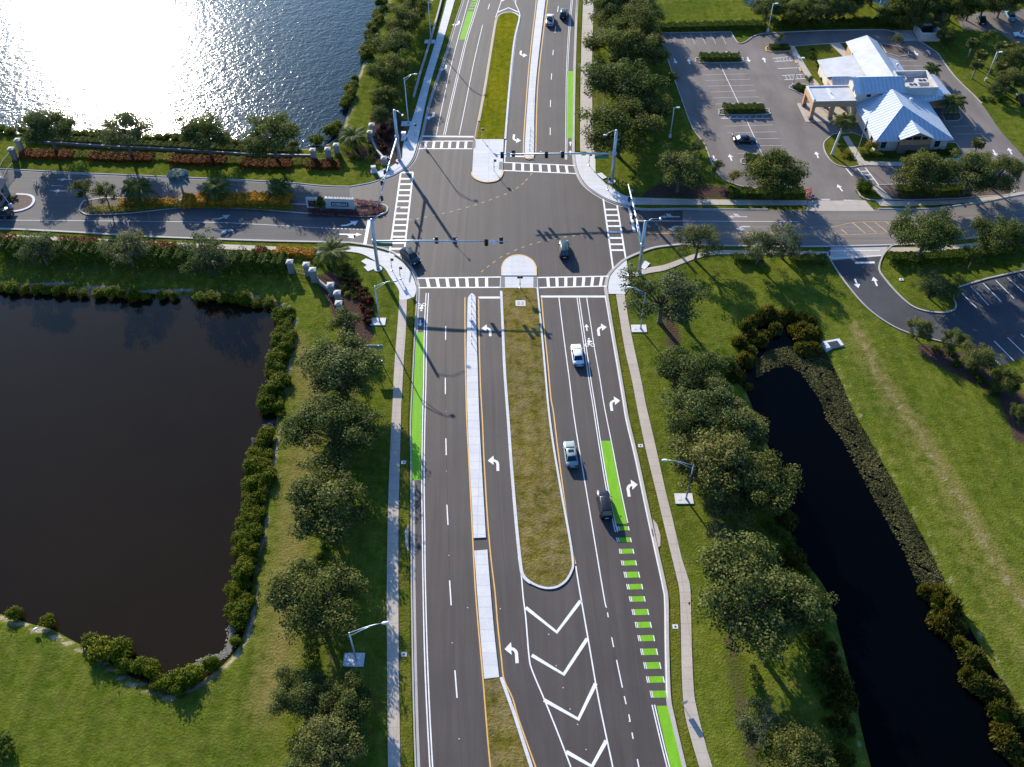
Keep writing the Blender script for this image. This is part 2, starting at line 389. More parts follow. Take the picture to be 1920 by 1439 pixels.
# ------------------------------------------------------------ terrain with the three water bodies cut into it
LAKE = smooth([(-900, 236), (-300, 240), (0, 250), (170, 257), (337, 265), (480, 274), (562, 280), (600, 277), (622, 268), (645, 248), (653, 229), (663, 195), (672, 157), (690, 112), (706, 67), (721, 30), (735, -5), (752, -60), (790, -160), (600, -420), (-900, -420)], 4, True)
POND = smooth([(-420, 527), (-100, 526), (0, 527), (94, 529), (219, 538), (344, 543), (469, 554), (525, 564), (544, 577), (554, 599), (553, 624), (544, 683), (536, 746), (528, 792), (516, 860), (505, 922), (497, 1010), (488, 1074), (477, 1149), (466, 1199), (447, 1230), (416, 1261), (375, 1289), (338, 1305), (321, 1314), (306, 1308), (272, 1294), (241, 1283), (212, 1264), (187, 1249), (169, 1234), (119, 1208), (84, 1189), (41, 1178), (0, 1164), (-120, 1130), (-300, 1080), (-420, 900)], 4, True)
CANAL = smooth([(1378, 700), (1384, 650), (1402, 612), (1440, 592), (1480, 588), (1520, 600), (1550, 640), (1568, 672), (1588, 712), (1613, 768), (1640, 815), (1670, 868), (1700, 920), (1749, 1013), (1790, 1093), (1840, 1180), (1895, 1275), (1950, 1370), (2010, 1480), (2060, 1600), (1660, 1600), (1632, 1480), (1610, 1400), (1590, 1310), (1565, 1200), (1535, 1100), (1485, 1040), (1468, 980), (1460, 920), (1436, 850), (1412, 790), (1392, 740)], 4, True)
FARPOND = smooth([(1575, -60), (1620, -8), (1668, 14), (1690, 4), (1700, -40), (1660, -90)], 4, True)
BACKPOND = smooth([(1390, -60), (1392, 2), (1412, 14), (1432, 8), (1440, -40)], 4, True)
WATERS = [G(LAKE), G(POND), G(CANAL), G(FARPOND), G(BACKPOND)]
def seg_dist(X, Y, poly, closed=True):
    d = np.full(X.shape, 1e9)
    n = len(poly)
    for i in range(n if closed else n - 1):
        ax, ay = poly[i]; bx, by = poly[(i + 1) % n]
        ex, ey = bx - ax, by - ay; L2 = ex * ex + ey * ey + 1e-12
        t = np.clip(((X - ax) * ex + (Y - ay) * ey) / L2, 0, 1)
        d = np.minimum(d, (X - ax - t * ex) ** 2 + (Y - ay - t * ey) ** 2)
    return np.sqrt(d)
def inside(X, Y, poly):
    r = np.zeros(X.shape, bool); n = len(poly)
    for i in range(n):
        ax, ay = poly[i]; bx, by = poly[(i + 1) % n]
        if ay == by: continue
        r ^= ((ay > Y) != (by > Y)) & (X < (bx - ax) * (Y - ay) / (by - ay) + ax)
    return r
far = [300, 420, 600, 1000, 1800, 3500]
xs = np.array([-f for f in far[::-1]] + list(np.arange(-190, 190.1, 0.9)) + far)
ys = np.array([-3500, -1500, -600, -200, -40, 10] + list(np.arange(28, 262, 0.9)) + [275, 300, 340, 400, 600, 1000, 2000, 4000])
X, Y = np.meshgrid(xs, ys)
Zg = np.zeros(X.shape); zone = np.zeros(X.shape + (4,)); zone[..., 3] = 1
for k, wp in enumerate(WATERS):
    d = seg_dist(X, Y, wp); ins = inside(X, Y, wp)
    Zg = np.where(ins, np.minimum(Zg, -np.minimum(d * 0.55, 2.2)), Zg)
    sd = np.where(ins, -d, d)
    rim = (0.75 if k == 1 else 0.6 if k == 0 else 0.35)
    zone[..., 0] = np.maximum(zone[..., 0], np.where(sd > -1.6, np.clip(1.25 - np.abs(sd + 0.35) / (0.55 if k == 1 else 0.8), 0, 1) * rim, 0.55 * ins))
def stroke(pts, width, ch, amt, soft=1.0):
    d = seg_dist(X, Y, G(smooth(pts)), False)
    zone[..., ch] = np.maximum(zone[..., ch], np.clip((width / 2 + soft - d) / (2 * soft), 0, 1) * amt)
def patch(pts, ch, amt, soft=0.8):
    g = G(pts); d = seg_dist(X, Y, g); ins = inside(X, Y, g)
    zone[..., ch] = np.maximum(zone[..., ch], np.clip(0.5 + np.where(ins, d, -d) / (2 * soft), 0, 1) * amt)
stroke([(1600, 610), (1625, 655), (1648, 705), (1690, 768), (1723, 809), (1746, 858), (1791, 924), (1831, 991), (1866, 1053), (1893, 1098), (1935, 1150)], 1.6, 0, 0.52, 1.6)
stroke([(1600, 640), (1640, 720), (1690, 800), (1760, 930), (1840, 1080), (1920, 1230)], 5.0, 1, 0.5, 3.0)
stroke([(1605, 615), (1650, 705), (1725, 810), (1795, 925), (1868, 1050), (1935, 1150)], 3.4, 1, 0.8, 1.6)
stroke([(545, 640), (575, 700), (585, 760), (560, 880), (552, 990), (530, 1110), (530, 1200), (500, 1320)], 6.0, 1, 0.8, 3.0)
stroke([(600, 560), (612, 610), (590, 660)], 3.0, 1, 0.45, 2.0)
stroke([(655, 240), (690, 150), (715, 70), (740, 0)], 2.2, 1, 0.4, 1.6)
stroke([(585, 800), (575, 880)], 1.5, 1, 0.7, 1.0)
stroke([(1250, 590), (1262, 630), (1262, 690)], 2.8, 2, 0.62, 1.2)
stroke([(1262, 680), (1275, 760), (1310, 870), (1345, 1000), (1362, 1100), (1378, 1260), (1400, 1380), (1420, 1470)], 3.0, 2, 0.46, 1.4)
stroke([(635, 1420), (620, 1300), (625, 1170), (640, 1030), (650, 900), (660, 760), (672, 640)], 2.6, 2, 0.40, 1.4)
patch([(590, 520), (640, 500), (665, 520), (690, 575), (700, 630), (690, 655), (640, 640), (620, 580)], 2, 0.8)
patch([(640, 290), (690, 270), (700, 200), (735, 190), (760, 240), (748, 310), (700, 305), (660, 300)], 2, 0.75)
patch([(0, 452), (200, 461), (400, 472), (545, 480), (545, 492), (400, 487), (200, 474), (0, 462)], 2, 0.7, 0.4)
patch([(0, 510), (330, 525), (540, 512), (540, 500), (200, 488), (0, 482)], 2, 0.32, 1.2)
patch([(1190, 372), (1330, 374), (1512, 374), (1512, 356), (1400, 352), (1240, 340)], 2, 0.62)
patch([(1640, 372), (1700, 378), (1890, 372), (1890, 352), (1650, 350)], 2, 0.6)
patch([(1712, 645), (1760, 645), (1820, 665), (1862, 700), (1930, 745), (1930, 800), (1850, 735), (1730, 672)], 2, 0.68)
stroke([(1900, 760), (1925, 820)], 4, 2, 0.8)
stroke([(1120, 20), (1120, 110), (1125, 250)], 3.5, 2, 0.35, 1.5)
stroke([(1740, 110), (1800, 200), (1850, 230)], 2.0, 1, 0.5, 2.0)
nx, ny = len(xs), len(ys)
me = bpy.data.meshes.new('ground')
idx = np.arange(nx * ny).reshape(ny, nx)
me.from_pydata(np.stack([X, Y, Zg], -1).reshape(-1, 3).tolist(), [], np.stack([idx[:-1, :-1], idx[:-1, 1:], idx[1:, 1:], idx[1:, :-1]], -1).reshape(-1, 4).tolist())
ca = me.color_attributes.new('zone', 'FLOAT_COLOR', 'POINT'); ca.data.foreach_set('color', zone.reshape(-1))
me.materials.append(MATS['grass']); me.polygons.foreach_set('use_smooth', [True] * len(me.polygons))
ground = tag(link('ground', me), 'grassy ground around the roads and ponds', None, None, 'structure')
for nm, poly, mt in (('lake', WATERS[0], 'lake water'), ('pond', WATERS[1], 'pond water'), ('canal', WATERS[2], 'canal water'), ('water', WATERS[3], 'lake water'), ('water', WATERS[4], 'lake water')):
    struct(MB().prism(poly, None, -0.55), nm, mt)

# ------------------------------------------------------------ roads, kerbs, medians, walks
SW_KERB = smooth([(790, 1600), (781, 1439), (776, 1280), (773, 1100), (772.5, 1000), (771.5, 860), (771, 791), (774, 725), (779, 622), (783, 545), (781, 530), (777, 517), (767, 500), (751, 484), (727, 470), (690, 461), (656, 456)], 5)
NW_KERB = smooth([(656, 351), (690, 345), (717, 337), (737, 330), (762, 316), (775, 302), (782, 285), (787, 265), (791, 253), (805, 193), (826, 130), (841, 85), (853, 45), (868, 0), (888, -60)], 5)
NE_KERB = smooth([(1086, -60), (1083, 6), (1081, 45), (1078, 136), (1076, 262), (1077, 300), (1081, 320), (1090, 340), (1105, 356), (1130, 372), (1155, 383), (1185, 390), (1215, 393), (1280, 392)], 5)
SE_KERB = smooth([(1280, 459), (1235, 464), (1210, 471), (1175, 486), (1155, 502), (1142, 517), (1137.5, 535), (1138, 550), (1149, 620), (1161, 690), (1171, 750), (1178, 790), (1194, 857), (1216, 960), (1233, 1037), (1247, 1100), (1251, 1130), (1252, 1215), (1255, 1305), (1262, 1345), (1284, 1439), (1325, 1600)], 5)
road = struct(MB().prism(G(SW_KERB + NW_KERB + NE_KERB + SE_KERB), None, 0.020), 'road', 'asphalt new', None, 'new dark asphalt of the main road and junction')
west_n = smooth([(-120, 314), (0, 318), (45, 320), (160, 326), (305, 332), (480, 340), (552, 344.5), (610, 350), (656, 351)], 4)
west_s = smooth([(656, 456), (590, 454.5), (480, 452), (275, 444.5), (150, 437), (32, 431), (0, 430), (-120, 425)], 4)
struct(MB().prism(G(west_n + west_s), None, 0.015), 'entrance_road', 'asphalt entrance', None, 'worn grey asphalt of the gated entrance road')
east_n = smooth([(1280, 392), (1352, 393.5), (1440, 394), (1515, 394), (1620, 393), (1720, 393), (1760, 391), (1805, 385), (1855, 378), (1905, 368), (2050, 345)], 4)
east_s = smooth([(2050, 402), (1920, 432), (1810, 449), (1745, 457), (1675, 460), (1542, 463), (1440, 463), (1340, 461), (1280, 459)], 4)
struct(MB().prism(G(east_n + east_s), None, 0.0155), 'side_road', 'asphalt worn', None, 'worn grey asphalt of the road leading right from the junction')
LOT = smooth([(1237, 63), (1300, 62), (1370, 61)], 3) + smooth([(1370, 61), (1383, 81), (1397, 80), (1416, 68), (1444, 63), (1560, 58), (1660, 57)], 4) + [(1700, 66), (1727, 80), (1757, 100)] + smooth([(1757, 100), (1790, 145), (1840, 195), (1877, 247), (1925, 300), (1990, 372)], 4) + [(1905, 372), (1895, 345), (1890, 342), (1800, 344), (1692, 345), (1645, 347), (1610, 350), (1603, 360), (1615, 374), (1622, 396), (1513, 396), (1511, 356)] + smooth([(1510, 356), (1412, 353), (1370, 343), (1350, 330), (1335, 305), (1322, 272), (1299, 240), (1279, 187), (1262, 140), (1247, 94), (1237, 63)], 4)
lot = struct(MB().prism(G(LOT), None, 0.011), 'parking_lot', 'asphalt lot', None, 'brownish grey asphalt parking lot and drives round the bank')
drive_l = smooth([(1542, 463), (1552, 475), (1558, 488), (1582, 525), (1620, 571), (1657, 601), (1700, 623), (1764, 640), (1800, 648), (1820, 657), (1840, 672), (1857, 692)], 4)
drive_r = smooth([(1920, 509), (1851, 524), (1792, 542)], 2) + smooth([(1792, 542), (1789, 556), (1794, 574), (1787, 584), (1764, 588), (1732, 584), (1707, 574), (1682, 552), (1661, 528), (1647, 506), (1653, 481), (1668, 463), (1675, 460)], 4)
struct(MB().prism(G(drive_l + [(1950, 660), (2150, 600), (2150, 450)] + drive_r), None, 0.012), 'driveway', 'asphalt black', None, 'fresh black driveway curving into the lower parking lot')
struct(MB().prism(G([(1558, 461), (1556, 489), (1653, 481), (1668, 459)]), None, 0.027), 'driveway_apron', 'concrete curb', None, 'pale concrete apron across the driveway mouth')
struct(MB().prism(G([(1792, 30), (1890, 18), (2000, 15), (2050, 90), (1940, 110), (1875, 62), (1805, 55)]), None, 0.012), 'parking_lot', 'asphalt lot', None, 'shaded parking lot in the upper right corner')
struct(MB().prism(G([(1515, 377), (1622, 376), (1640, 396), (1512, 396)]), None, 0.022), 'driveway_apron', 'concrete walk', None, 'tan concrete apron at the parking lot entrance')

def kerb(name, pts, side, gutter=0.0, top_w=0.17, closed=False, z0=0.0, h=0.15, mat='concrete curb', parent=None, label=None):
    """side=+1: the raised top lies left of the path, the gutter pan right of it"""
    g = G(pts); mb = MB().strip(g, top_w, h, z0, closed, side * top_w / 2)
    if gutter: mb.strip(g, gutter, z0 + 0.024, None, closed, -side * gutter / 2)
    return struct(mb, name, mat, parent, label)
def labelled(o, l): o['label'] = l; return o
kerb('kerb', SW_KERB, 1, 0.42, label='kerb along the lower left side of the main road')
kerb('kerb', NW_KERB, 1, 0.42, label='kerb along the upper left side of the main road')
kerb('kerb', NE_KERB, 1, 0.42, label='kerb along the upper right side of the main road')
kerb('kerb', SE_KERB, 1, 0.42, label='kerb along the lower right side of the main road')
kerb('kerb', west_n, 1, 0.4, label='kerb on the far side of the entrance road')
kerb('kerb', west_s, 1, 0.4, label='kerb on the near side of the entrance road')
kerb('kerb', east_n[:9], 1, 0.35, label='kerb on the far side of the side road'); kerb('kerb', east_n[17:], 1, 0.35, label='kerb by the bank hedge on the side road')
kerb('kerb', east_s[14:], 1, 0.35, label='kerb on the near side of the side road'); kerb('kerb', east_s[:9], 1, 0.35, label='kerb right of the driveway on the side road')
kerb('kerb', drive_l[4:], -1, 0.0, 0.22, label='kerb along the outer bend of the black driveway')
kerb('kerb', drive_r, -1, 0.0, 0.28, label='kerb round the grass nose beside the black driveway')
kerb('kerb', LOT[:-22][:44], 1, 0.0, 0.2, label='kerb along the back of the bank parking lot')
kerb('kerb', LOT[-41:], 1, 0.0, 0.18, label='kerb along the left of the bank parking lot')

def walk(name, left, right, label, mat='concrete walk', z=0.09):
    return struct(MB().prism(G(left + right[::-1]), 0.0, z), name, mat, None, label)
walk('sidewalk', smooth([(749, 562), (744.5, 622), (740, 680), (737, 736), (736, 760), (731, 860), (727.5, 960), (725.5, 1080), (725.5, 1180), (727.5, 1439), (730, 1600)]),
     smooth([(763, 562), (761, 622), (757, 680), (753.4, 747), (752.5, 760), (750, 860), (747.5, 960), (747, 1080), (748, 1250), (751, 1439), (756, 1600)]), 'concrete sidewalk along the left side of the lower road')
walk('sidewalk', smooth([(1155, 553), (1161, 591), (1171, 653), (1184.6, 713), (1194.5, 765), (1210, 840), (1230, 922), (1245, 985), (1260, 1047), (1268, 1080), (1274, 1110), (1276.5, 1175), (1278.5, 1270), (1283.6, 1337), (1297, 1391), (1311, 1439), (1345, 1560)]),
     smooth([(1171, 553), (1179, 604), (1190, 658), (1203.5, 720), (1211, 760), (1227.5, 830), (1247.5, 920), (1262.5, 980), (1277.5, 1045), (1288.5, 1080), (1294.5, 1110), (1297, 1215), (1301, 1297), (1308, 1337), (1321.5, 1391), (1335.5, 1439), (1372, 1560)]), 'concrete sidewalk along the right side of the lower road')
walk('sidewalk', [(1095, -60)] + smooth([(1093.5, 0), (1091, 60), (1089, 136), (1087.5, 257), (1088, 285)]), [(1117, -60)] + smooth([(1113.5, 0), (1111.5, 60), (1110, 136), (1111, 220), (1114, 288)]), 'wide concrete sidewalk along the right side of the upper road')
walk('sidewalk', smooth([(1078.5, 287), (1079.5, 303), (1084, 321), (1093, 339), (1107, 354), (1131, 369.5), (1156, 380), (1185, 387), (1190, 386), (1192, 384.5)]), smooth([(1116, 288), (1116.5, 305), (1117.5, 325), (1127.5, 337.5), (1147.5, 352.5), (1165, 365), (1178, 369), (1192, 371.5)]), 'bright concrete corner walk on the upper right of the junction', 'concrete bright', 0.10)
walk('sidewalk', [(1192.5, 371.5), (1320, 375), (1440, 376), (1513, 376.5)], [(1192.5, 384.5), (1320, 385), (1440, 385.5), (1513, 385.5)], 'concrete sidewalk in tree shade beyond the side road')
walk('sidewalk', smooth([(1640, 376.5), (1700, 378), (1790, 375.5), (1860, 369), (1950, 355)]), smooth([(1652, 387), (1700, 387), (1790, 382.5), (1860, 375.5), (1950, 361)]), 'concrete sidewalk before the bank hedge')
walk('sidewalk', smooth([(1174.5, 488.5), (1157, 503.5), (1145, 518), (1140.5, 535), (1141, 552)]), smooth([(1174.6, 488.5), (1177, 505), (1179, 520), (1180, 538), (1172, 552.5)]), 'bright concrete corner walk on the lower right of the junction', 'concrete bright', 0.10)
walk('sidewalk', smooth([(1182, 513), (1215, 503), (1245, 497.5), (1280, 485), (1302, 477.5), (1335, 471.5), (1365, 470), (1450, 471), (1555, 473)]), smooth([(1183, 522), (1217, 513), (1247, 507.5), (1282, 494), (1306, 485.5), (1337, 479), (1365, 477.5), (1450, 478.5), (1552, 480.5)]), 'concrete path curving from the corner along the near side of the side road')
walk('sidewalk', [(1668, 465), (1745, 465), (1830, 456), (1950, 436)], [(1665, 473), (1745, 473), (1830, 464), (1950, 445)], 'concrete sidewalk under the oaks right of the driveway')
walk('sidewalk', smooth([(655, 463), (688, 466), (725, 475), (749, 488.5), (764.5, 504), (774, 520), (779, 534), (780.5, 546), (777, 557.5)]), smooth([(649, 472.5), (675, 476), (697, 486), (712, 497), (722, 505), (733, 522), (748, 545), (749.5, 562.5), (763, 562.5)]), 'bright concrete corner walk on the lower left of the junction', 'concrete bright', 0.10)
walk('concrete_pad', [(677, 491), (686, 485.5), (705, 492), (709, 502)], [(682, 494), (688, 498), (682, 502), (690, 509.6)], 'stepped concrete pad behind the lower left signal pole', 'concrete pad')
walk('sidewalk', smooth([(-60, 435), (0, 440), (150, 447), (300, 454.5), (480, 461.5), (590, 467), (650, 464)]), smooth([(-60, 442), (0, 446.5), (150, 454), (300, 462), (480, 471), (590, 475.5), (650, 472)]), 'concrete sidewalk along the near side of the entrance road')
walk('sidewalk', [(843, -50)] + smooth([(838, 0), (822, 60), (804, 120), (792, 160), (779, 205), (767, 243), (756, 272), (754, 297), (748, 307), (738, 317), (716, 329)]), [(858, -50)] + smooth([(853, 0), (836, 60), (817, 122), (806, 160), (796, 203), (787.5, 245), (783.5, 265), (779, 283), (772, 300), (760, 314), (737, 327.5), (718, 335)]), 'concrete sidewalk along the left side of the upper road', 'concrete bright', 0.10)
tag(MB().strip(G(smooth([(838, -40), (822, 25), (804, 88), (788, 140), (776, 184)])), 0.4, 0.55, 0.0).build('low_concrete_wall', 'concrete curb'), 'low concrete wall running beside the upper left sidewalk', 'wall')

# medians
MED_S = [(941, 541)] + smooth([(942, 547), (946, 640), (949, 702), (955.6, 791), (962, 880), (971, 985), (979, 1060), (984, 1080), (997, 1092), (1015, 1100), (1030, 1102), (1045, 1099), (1060, 1088), (1070, 1070), (1072, 1055), (1066, 1010), (1048, 910), (1034, 825), (1026, 760), (1020, 691), (1014, 624), (1006, 541)], 5)
mo = struct(MB().prism(G(MED_S), 0.0, 0.13), 'median', 'median grass', None, 'long median of dry brownish grass with a rounded near end')
gk = G(MED_S)
struct(MB().strip(gk[1:42], 0.42, 0.15, 0.0, False, -0.21), 'kerb', 'concrete bright', mo)
struct(MB().strip(gk[41:], 0.30, 0.15, 0.0, False, -0.15), 'kerb', 'concrete bright', mo)
NOSE_S = [(939.5, 518)] + smooth([(939.5, 502), (945, 490), (957, 481.5), (972, 478.5), (987, 481.5), (1000, 490), (1006.5, 502)], 4) + [(1007, 518)]
mo = struct(MB().prism(G(NOSE_S), 0.0, 0.15), 'median_nose', 'concrete bright', None, 'rounded bright concrete median nose with a yellow edge, nearer camera')
struct(MB().strip(G(NOSE_S), 0.20, 0.155, 0.0, False, -0.10), 'painted_edge', 'yellow paint', mo)
struct(MB().prism(G([(938, 519), (1008, 519), (1009, 540.5), (937, 540.5)]), 0.0, 0.05), 'refuge_walk', 'concrete bright', mo)
for a, b_ in ((939, 946.5), (1000, 1007)): struct(MB().prism(G([(a, 520), (b_, 520), (b_ + .5, 539.5), (a, 539.5)]), 0.0, 0.056), 'tactile_strip', 'detectable warning', mo)
MED_N = [(894, 261.5)] + smooth([(900, 228), (911, 169), (926, 75), (932, 40), (937, 30), (950, 25), (962, 25.5), (970, 30), (972, 37), (962, 82), (953, 169), (945.5, 261.5)], 5)
mo = struct(MB().prism(G(MED_N), 0.0, 0.13), 'median', 'lush median grass', None, 'median of bright yellow green grass beyond the junction')
gk = G(MED_N)
struct(MB().strip(gk[1:31], 0.42, 0.15, 0.0, False, 0.21), 'kerb', 'concrete curb', mo)
struct(MB().strip(gk[30:], 0.42, 0.15, 0.0, False, 0.21), 'kerb', 'concrete bright', mo)
NOSE_N = [(944.5, 262.5), (891, 262.5), (888, 280), (885.5, 324)] + smooth([(886, 329), (891, 335), (902.5, 340.5), (915, 342), (930, 339.5), (939, 332), (942.5, 322)], 4)
mo = struct(MB().prism(G(NOSE_N), 0.0, 0.15), 'median_nose', 'concrete bright', None, 'long bright concrete median nose with a yellow rounded end, farther from camera')
struct(MB().strip(G(NOSE_N[3:]), 0.24, 0.155, 0.0, False, -0.12), 'painted_edge', 'yellow paint', mo)
for q in ([(886.5, 265), (892, 265), (891.5, 279), (885.5, 279)], [(936, 305), (942.5, 305), (942, 319.5), (935.5, 319.5)]): struct(MB().prism(G(q), 0.0, 0.156), 'tactile_strip', 'detectable warning', mo)
def separator(l, r, label):
    return struct(MB().prism(G(l + r[::-1]), 0.0, 0.15), 'traffic_separator', 'concrete bright', None, label)
ts = separator(smooth([(884.6, 551), (879, 557), (877, 566), (876, 613), (875, 680), (876, 758), (877, 785), (880, 860), (885, 947), (888, 1010)]), smooth([(885, 551), (890.5, 556), (892, 565), (893, 613), (896, 702), (898, 769), (902.5, 860), (907.5, 947), (911, 1009)]), 'narrow bright concrete separator with posts at its far tip, nearer camera')
separator(smooth([(889, 1034), (892.5, 1080), (900, 1180), (908, 1274)]), smooth([(914, 1032), (917.5, 1080), (926, 1180), (936, 1271)]), 'short bright concrete separator block before the narrow grass strip')
separator([(1009, -40)] + smooth([(1009, 0), (1006.5, 18), (995, 121), (986, 242), (984, 292), (987, 298)]), [(1028, -40)] + smooth([(1023.5, 0), (1020.5, 18), (1004, 166), (1001, 288), (998, 298)]), 'narrow bright concrete separator beyond the junction')
struct(MB().strip(G([(984, 290), (986, 297.5), (992, 299.5), (998, 298), (1001, 289)]), 0.2, 0.156, 0.0, False, -0.1), 'painted_edge', 'yellow paint')
mo = struct(MB().prism(G([(908, 1275.5), (935.5, 1272.5), (960, 1340), (991, 1437), (1030, 1560), (945, 1600), (921, 1439), (915, 1380)]), 0.0, 0.12), 'median', 'median grass', None, 'wedge of patchy grass widening towards the bottom edge')
struct(MB().strip(G([(936.5, 1272), (961, 1340), (992, 1437), (1031, 1560)]), 0.4, 0.15, 0.0, False, 0.2), 'kerb', 'concrete bright', mo)
# entrance road island
ISL = smooth([(156, 378), (165, 376), (200, 371), (260, 372.5), (330, 374), (400, 377), (480, 380), (552, 383), (610, 385), (660, 386), (695, 384), (715, 383), (726, 387), (728, 394), (722, 402), (706, 407), (680, 408), (620, 405), (560, 401), (480, 394.5), (420, 392), (350, 391), (290, 397), (230, 403), (170, 404.5), (154, 400), (148, 392)], 4, True)
mo = struct(MB().prism(G(ISL), 0.0, 0.12), 'planted_island', 'mulch', None, 'long planted island dividing the entrance road')
struct(MB().strip(G(ISL), 0.30, 0.15, 0.0, True, -0.15), 'kerb', 'concrete curb', mo)
mo = struct(MB().prism(G(smooth([(-30, 366), (30, 366), (54, 368), (62, 376), (56, 387), (40, 394), (-30, 398)], 4)), 0.0, 0.12), 'planted_island', 'mulch', None, 'small planted island before the guardhouse')
struct(MB().strip(G(smooth([(30, 366), (54, 368), (62, 376), (56, 387), (40, 394), (20, 397)], 4)), 0.5, 0.15, 0.0, False, 0.2), 'kerb', 'concrete bright', mo)

# verges between kerb and walk
for q, l in (([(1081.5, 0), (1091.5, 0), (1087, 136), (1085.5, 257), (1086, 284), (1080, 284), (1078.5, 257), (1080.5, 136)], 'upper right'),
             ([(1142, 553), (1154, 555), (1160, 591), (1170, 653), (1184, 713), (1194, 765), (1209, 840), (1229, 922), (1244, 985), (1259, 1047), (1267, 1080), (1273, 1115), (1275, 1175), (1277, 1270), (1282, 1337), (1296, 1395), (1310, 1439), (1292, 1439), (1268, 1345), (1260, 1300), (1257, 1215), (1256.5, 1130), (1252, 1098), (1238, 1037), (1221, 960), (1199, 857), (1183, 790), (1176, 750), (1166, 690), (1153, 620)], 'lower right'),
             ([(764, 563), (776.5, 558), (774, 622), (768.5, 725), (765.5, 791), (766, 860), (767, 1000), (767.5, 1100), (770.5, 1280), (775.5, 1439), (752, 1439), (749, 1250), (748, 1080), (748.5, 960), (751, 860), (753.5, 760), (758, 680), (762, 622)], 'lower left')):
    struct(MB().prism(G(q), 0.0, 0.085), 'verge', 'verge grass', None, 'narrow mown grass verge on the ' + l + ' side of the main road')

# ------------------------------------------------------------ painted markings (children of the road they lie on)
MZ = 0.0265
_mk = [0]
def mark(name, mb_pts, mat='white paint', parent=None, z=None):
    _mk[0] += 1
    return MB().prism(G(mb_pts), None, (z or MZ) + 0.0004 * (_mk[0] % 5)).build(name, mat, parent or road)
def line(name, pts, w_=0.15, mat='white paint', parent=None, z=None, sm=True):
    _mk[0] += 1
    g = G(smooth(pts) if sm and len(pts) > 2 else pts)
    return MB().strip(g, w_, (z or MZ) + 0.0004 * (_mk[0] % 5)).build(name, mat, parent or road)
# lower road, left half
for dx in (0, 4.5):
    line('lane_line', [(799 + dx, 550), (795.5 + dx, 622), (794 + dx, 724), (792 + dx, 800), (790.8 + dx, 900), (792 + dx, 1000), (793 + dx, 1090), (797 + dx * 1.15, 1255), (806 + dx * 1.15, 1437), (816 + dx * 1.2, 1560)], 0.15)
line('lane_line', [(871.7, 558), (872, 658), (873.5, 724.6), (875, 785), (880, 885), (885, 985), (890, 1085), (895, 1155), (905, 1267), (914, 1380), (919.5, 1439), (932, 1560)], 0.17, 'yellow paint')
line('lane_line', [(897.5, 562), (898.5, 636), (901, 724.6), (904.6, 791), (907.5, 860), (914, 972), (920.5, 1047), (928, 1110), (933, 1170), (940, 1235), (945, 1274), (961, 1310), (973, 1351), (1003, 1435), (1044, 1550)], 0.17, 'yellow paint')
for a, b_ in (((835.7, 612), (835.5, 638)), ((835, 709), (835, 739.5)), ((836, 822.5), (836.7, 854)), ((838, 947), (840, 985)), ((843, 1089), (846, 1135.5)), ((853, 1257.5), (857, 1309)), ((867, 1452), (873, 1510))): line('lane_line', [a, b_], 0.16)
line('stop_line', [(897, 558.5), (937, 558.5)], 0.5)
mark('bike_lane', [(781.5, 624), (794, 624), (792.5, 725), (790, 800), (788.5, 860), (788.8, 901), (773, 901), (772.5, 860), (772, 791), (775, 725)], 'green paint')
# lower road, right half
line('lane_line', [(1015.6, 560), (1020, 613), (1027, 680), (1033, 747), (1037.5, 772), (1045, 835), (1056, 920), (1065.5, 985), (1075, 1040), (1079, 1058)], 0.19, 'yellow paint')
line('lane_line', [(1080, 1062), (1083, 1085), (1105.5, 1215), (1121, 1305), (1140, 1397), (1148.5, 1437), (1172, 1560)], 0.17)
line('lane_line', [(972, 1045), (977, 1075), (981, 1120), (986, 1161), (992, 1232), (998, 1258), (1021, 1313), (1045, 1372.5), (1070, 1438), (1115, 1560)], 0.17)
line('lane_line', [(1048, 559), (1055.6, 622), (1068, 715.7), (1074, 765), (1083, 825), (1097.5, 910), (1112.5, 1000), (1132.5, 1120), (1137, 1140)], 0.15)
for dx in (0, 4.0):
    line('lane_line', [(1082 + dx, 559), (1091 + dx, 622), (1104.5 + dx, 715.7), (1112 + dx, 762), (1121.5 + dx, 825), (1135.5 + dx, 910), (1149.5 + dx, 980), (1154 + dx, 998)], 0.14)
    line('lane_line', [(1222.5 + dx * 1.2, 1322), (1236 + dx * 1.2, 1380), (1250.5 + dx * 1.2, 1438), (1280 + dx * 1.2, 1550)], 0.14)
line('lane_line', [(1100, 559), (1107, 604.5), (1114.5, 653), (1124.5, 709), (1133, 762), (1146, 827.5), (1160, 900), (1177, 981)], 0.14)
line('edge_line', [(1134.5, 556), (1146, 622), (1158, 690), (1168, 750), (1174.5, 790), (1190.5, 857), (1212, 960), (1229, 1037), (1242.5, 1100), (1246.3, 1130), (1248, 1215), (1250.5, 1302)], 0.15)
for a, b_ in (((1139, 1149), (1140.5, 1158)), ((1147, 1196), (1150.5, 1214)), ((1156, 1238), (1167, 1290)), ((1170.5, 1306), (1174, 1321)), ((1179, 1340), (1181.5, 1354)), ((1185, 1374), (1187, 1386)), ((1195, 1424), (1206, 1480))): line('lane_line', [a, b_], 0.14)
line('stop_line', [(1014, 556.6), (1135, 556.6)], 0.5)
mark('bike_lane', [(1126.5, 827), (1144.5, 827), (1158.5, 900), (1175.5, 982.5), (1156, 982.5), (1139.5, 905)], 'green paint')
mark('bike_lane', [(1231, 1324), (1251, 1324), (1279, 1438), (1315, 1560), (1292, 1560), (1257, 1438)], 'green paint')
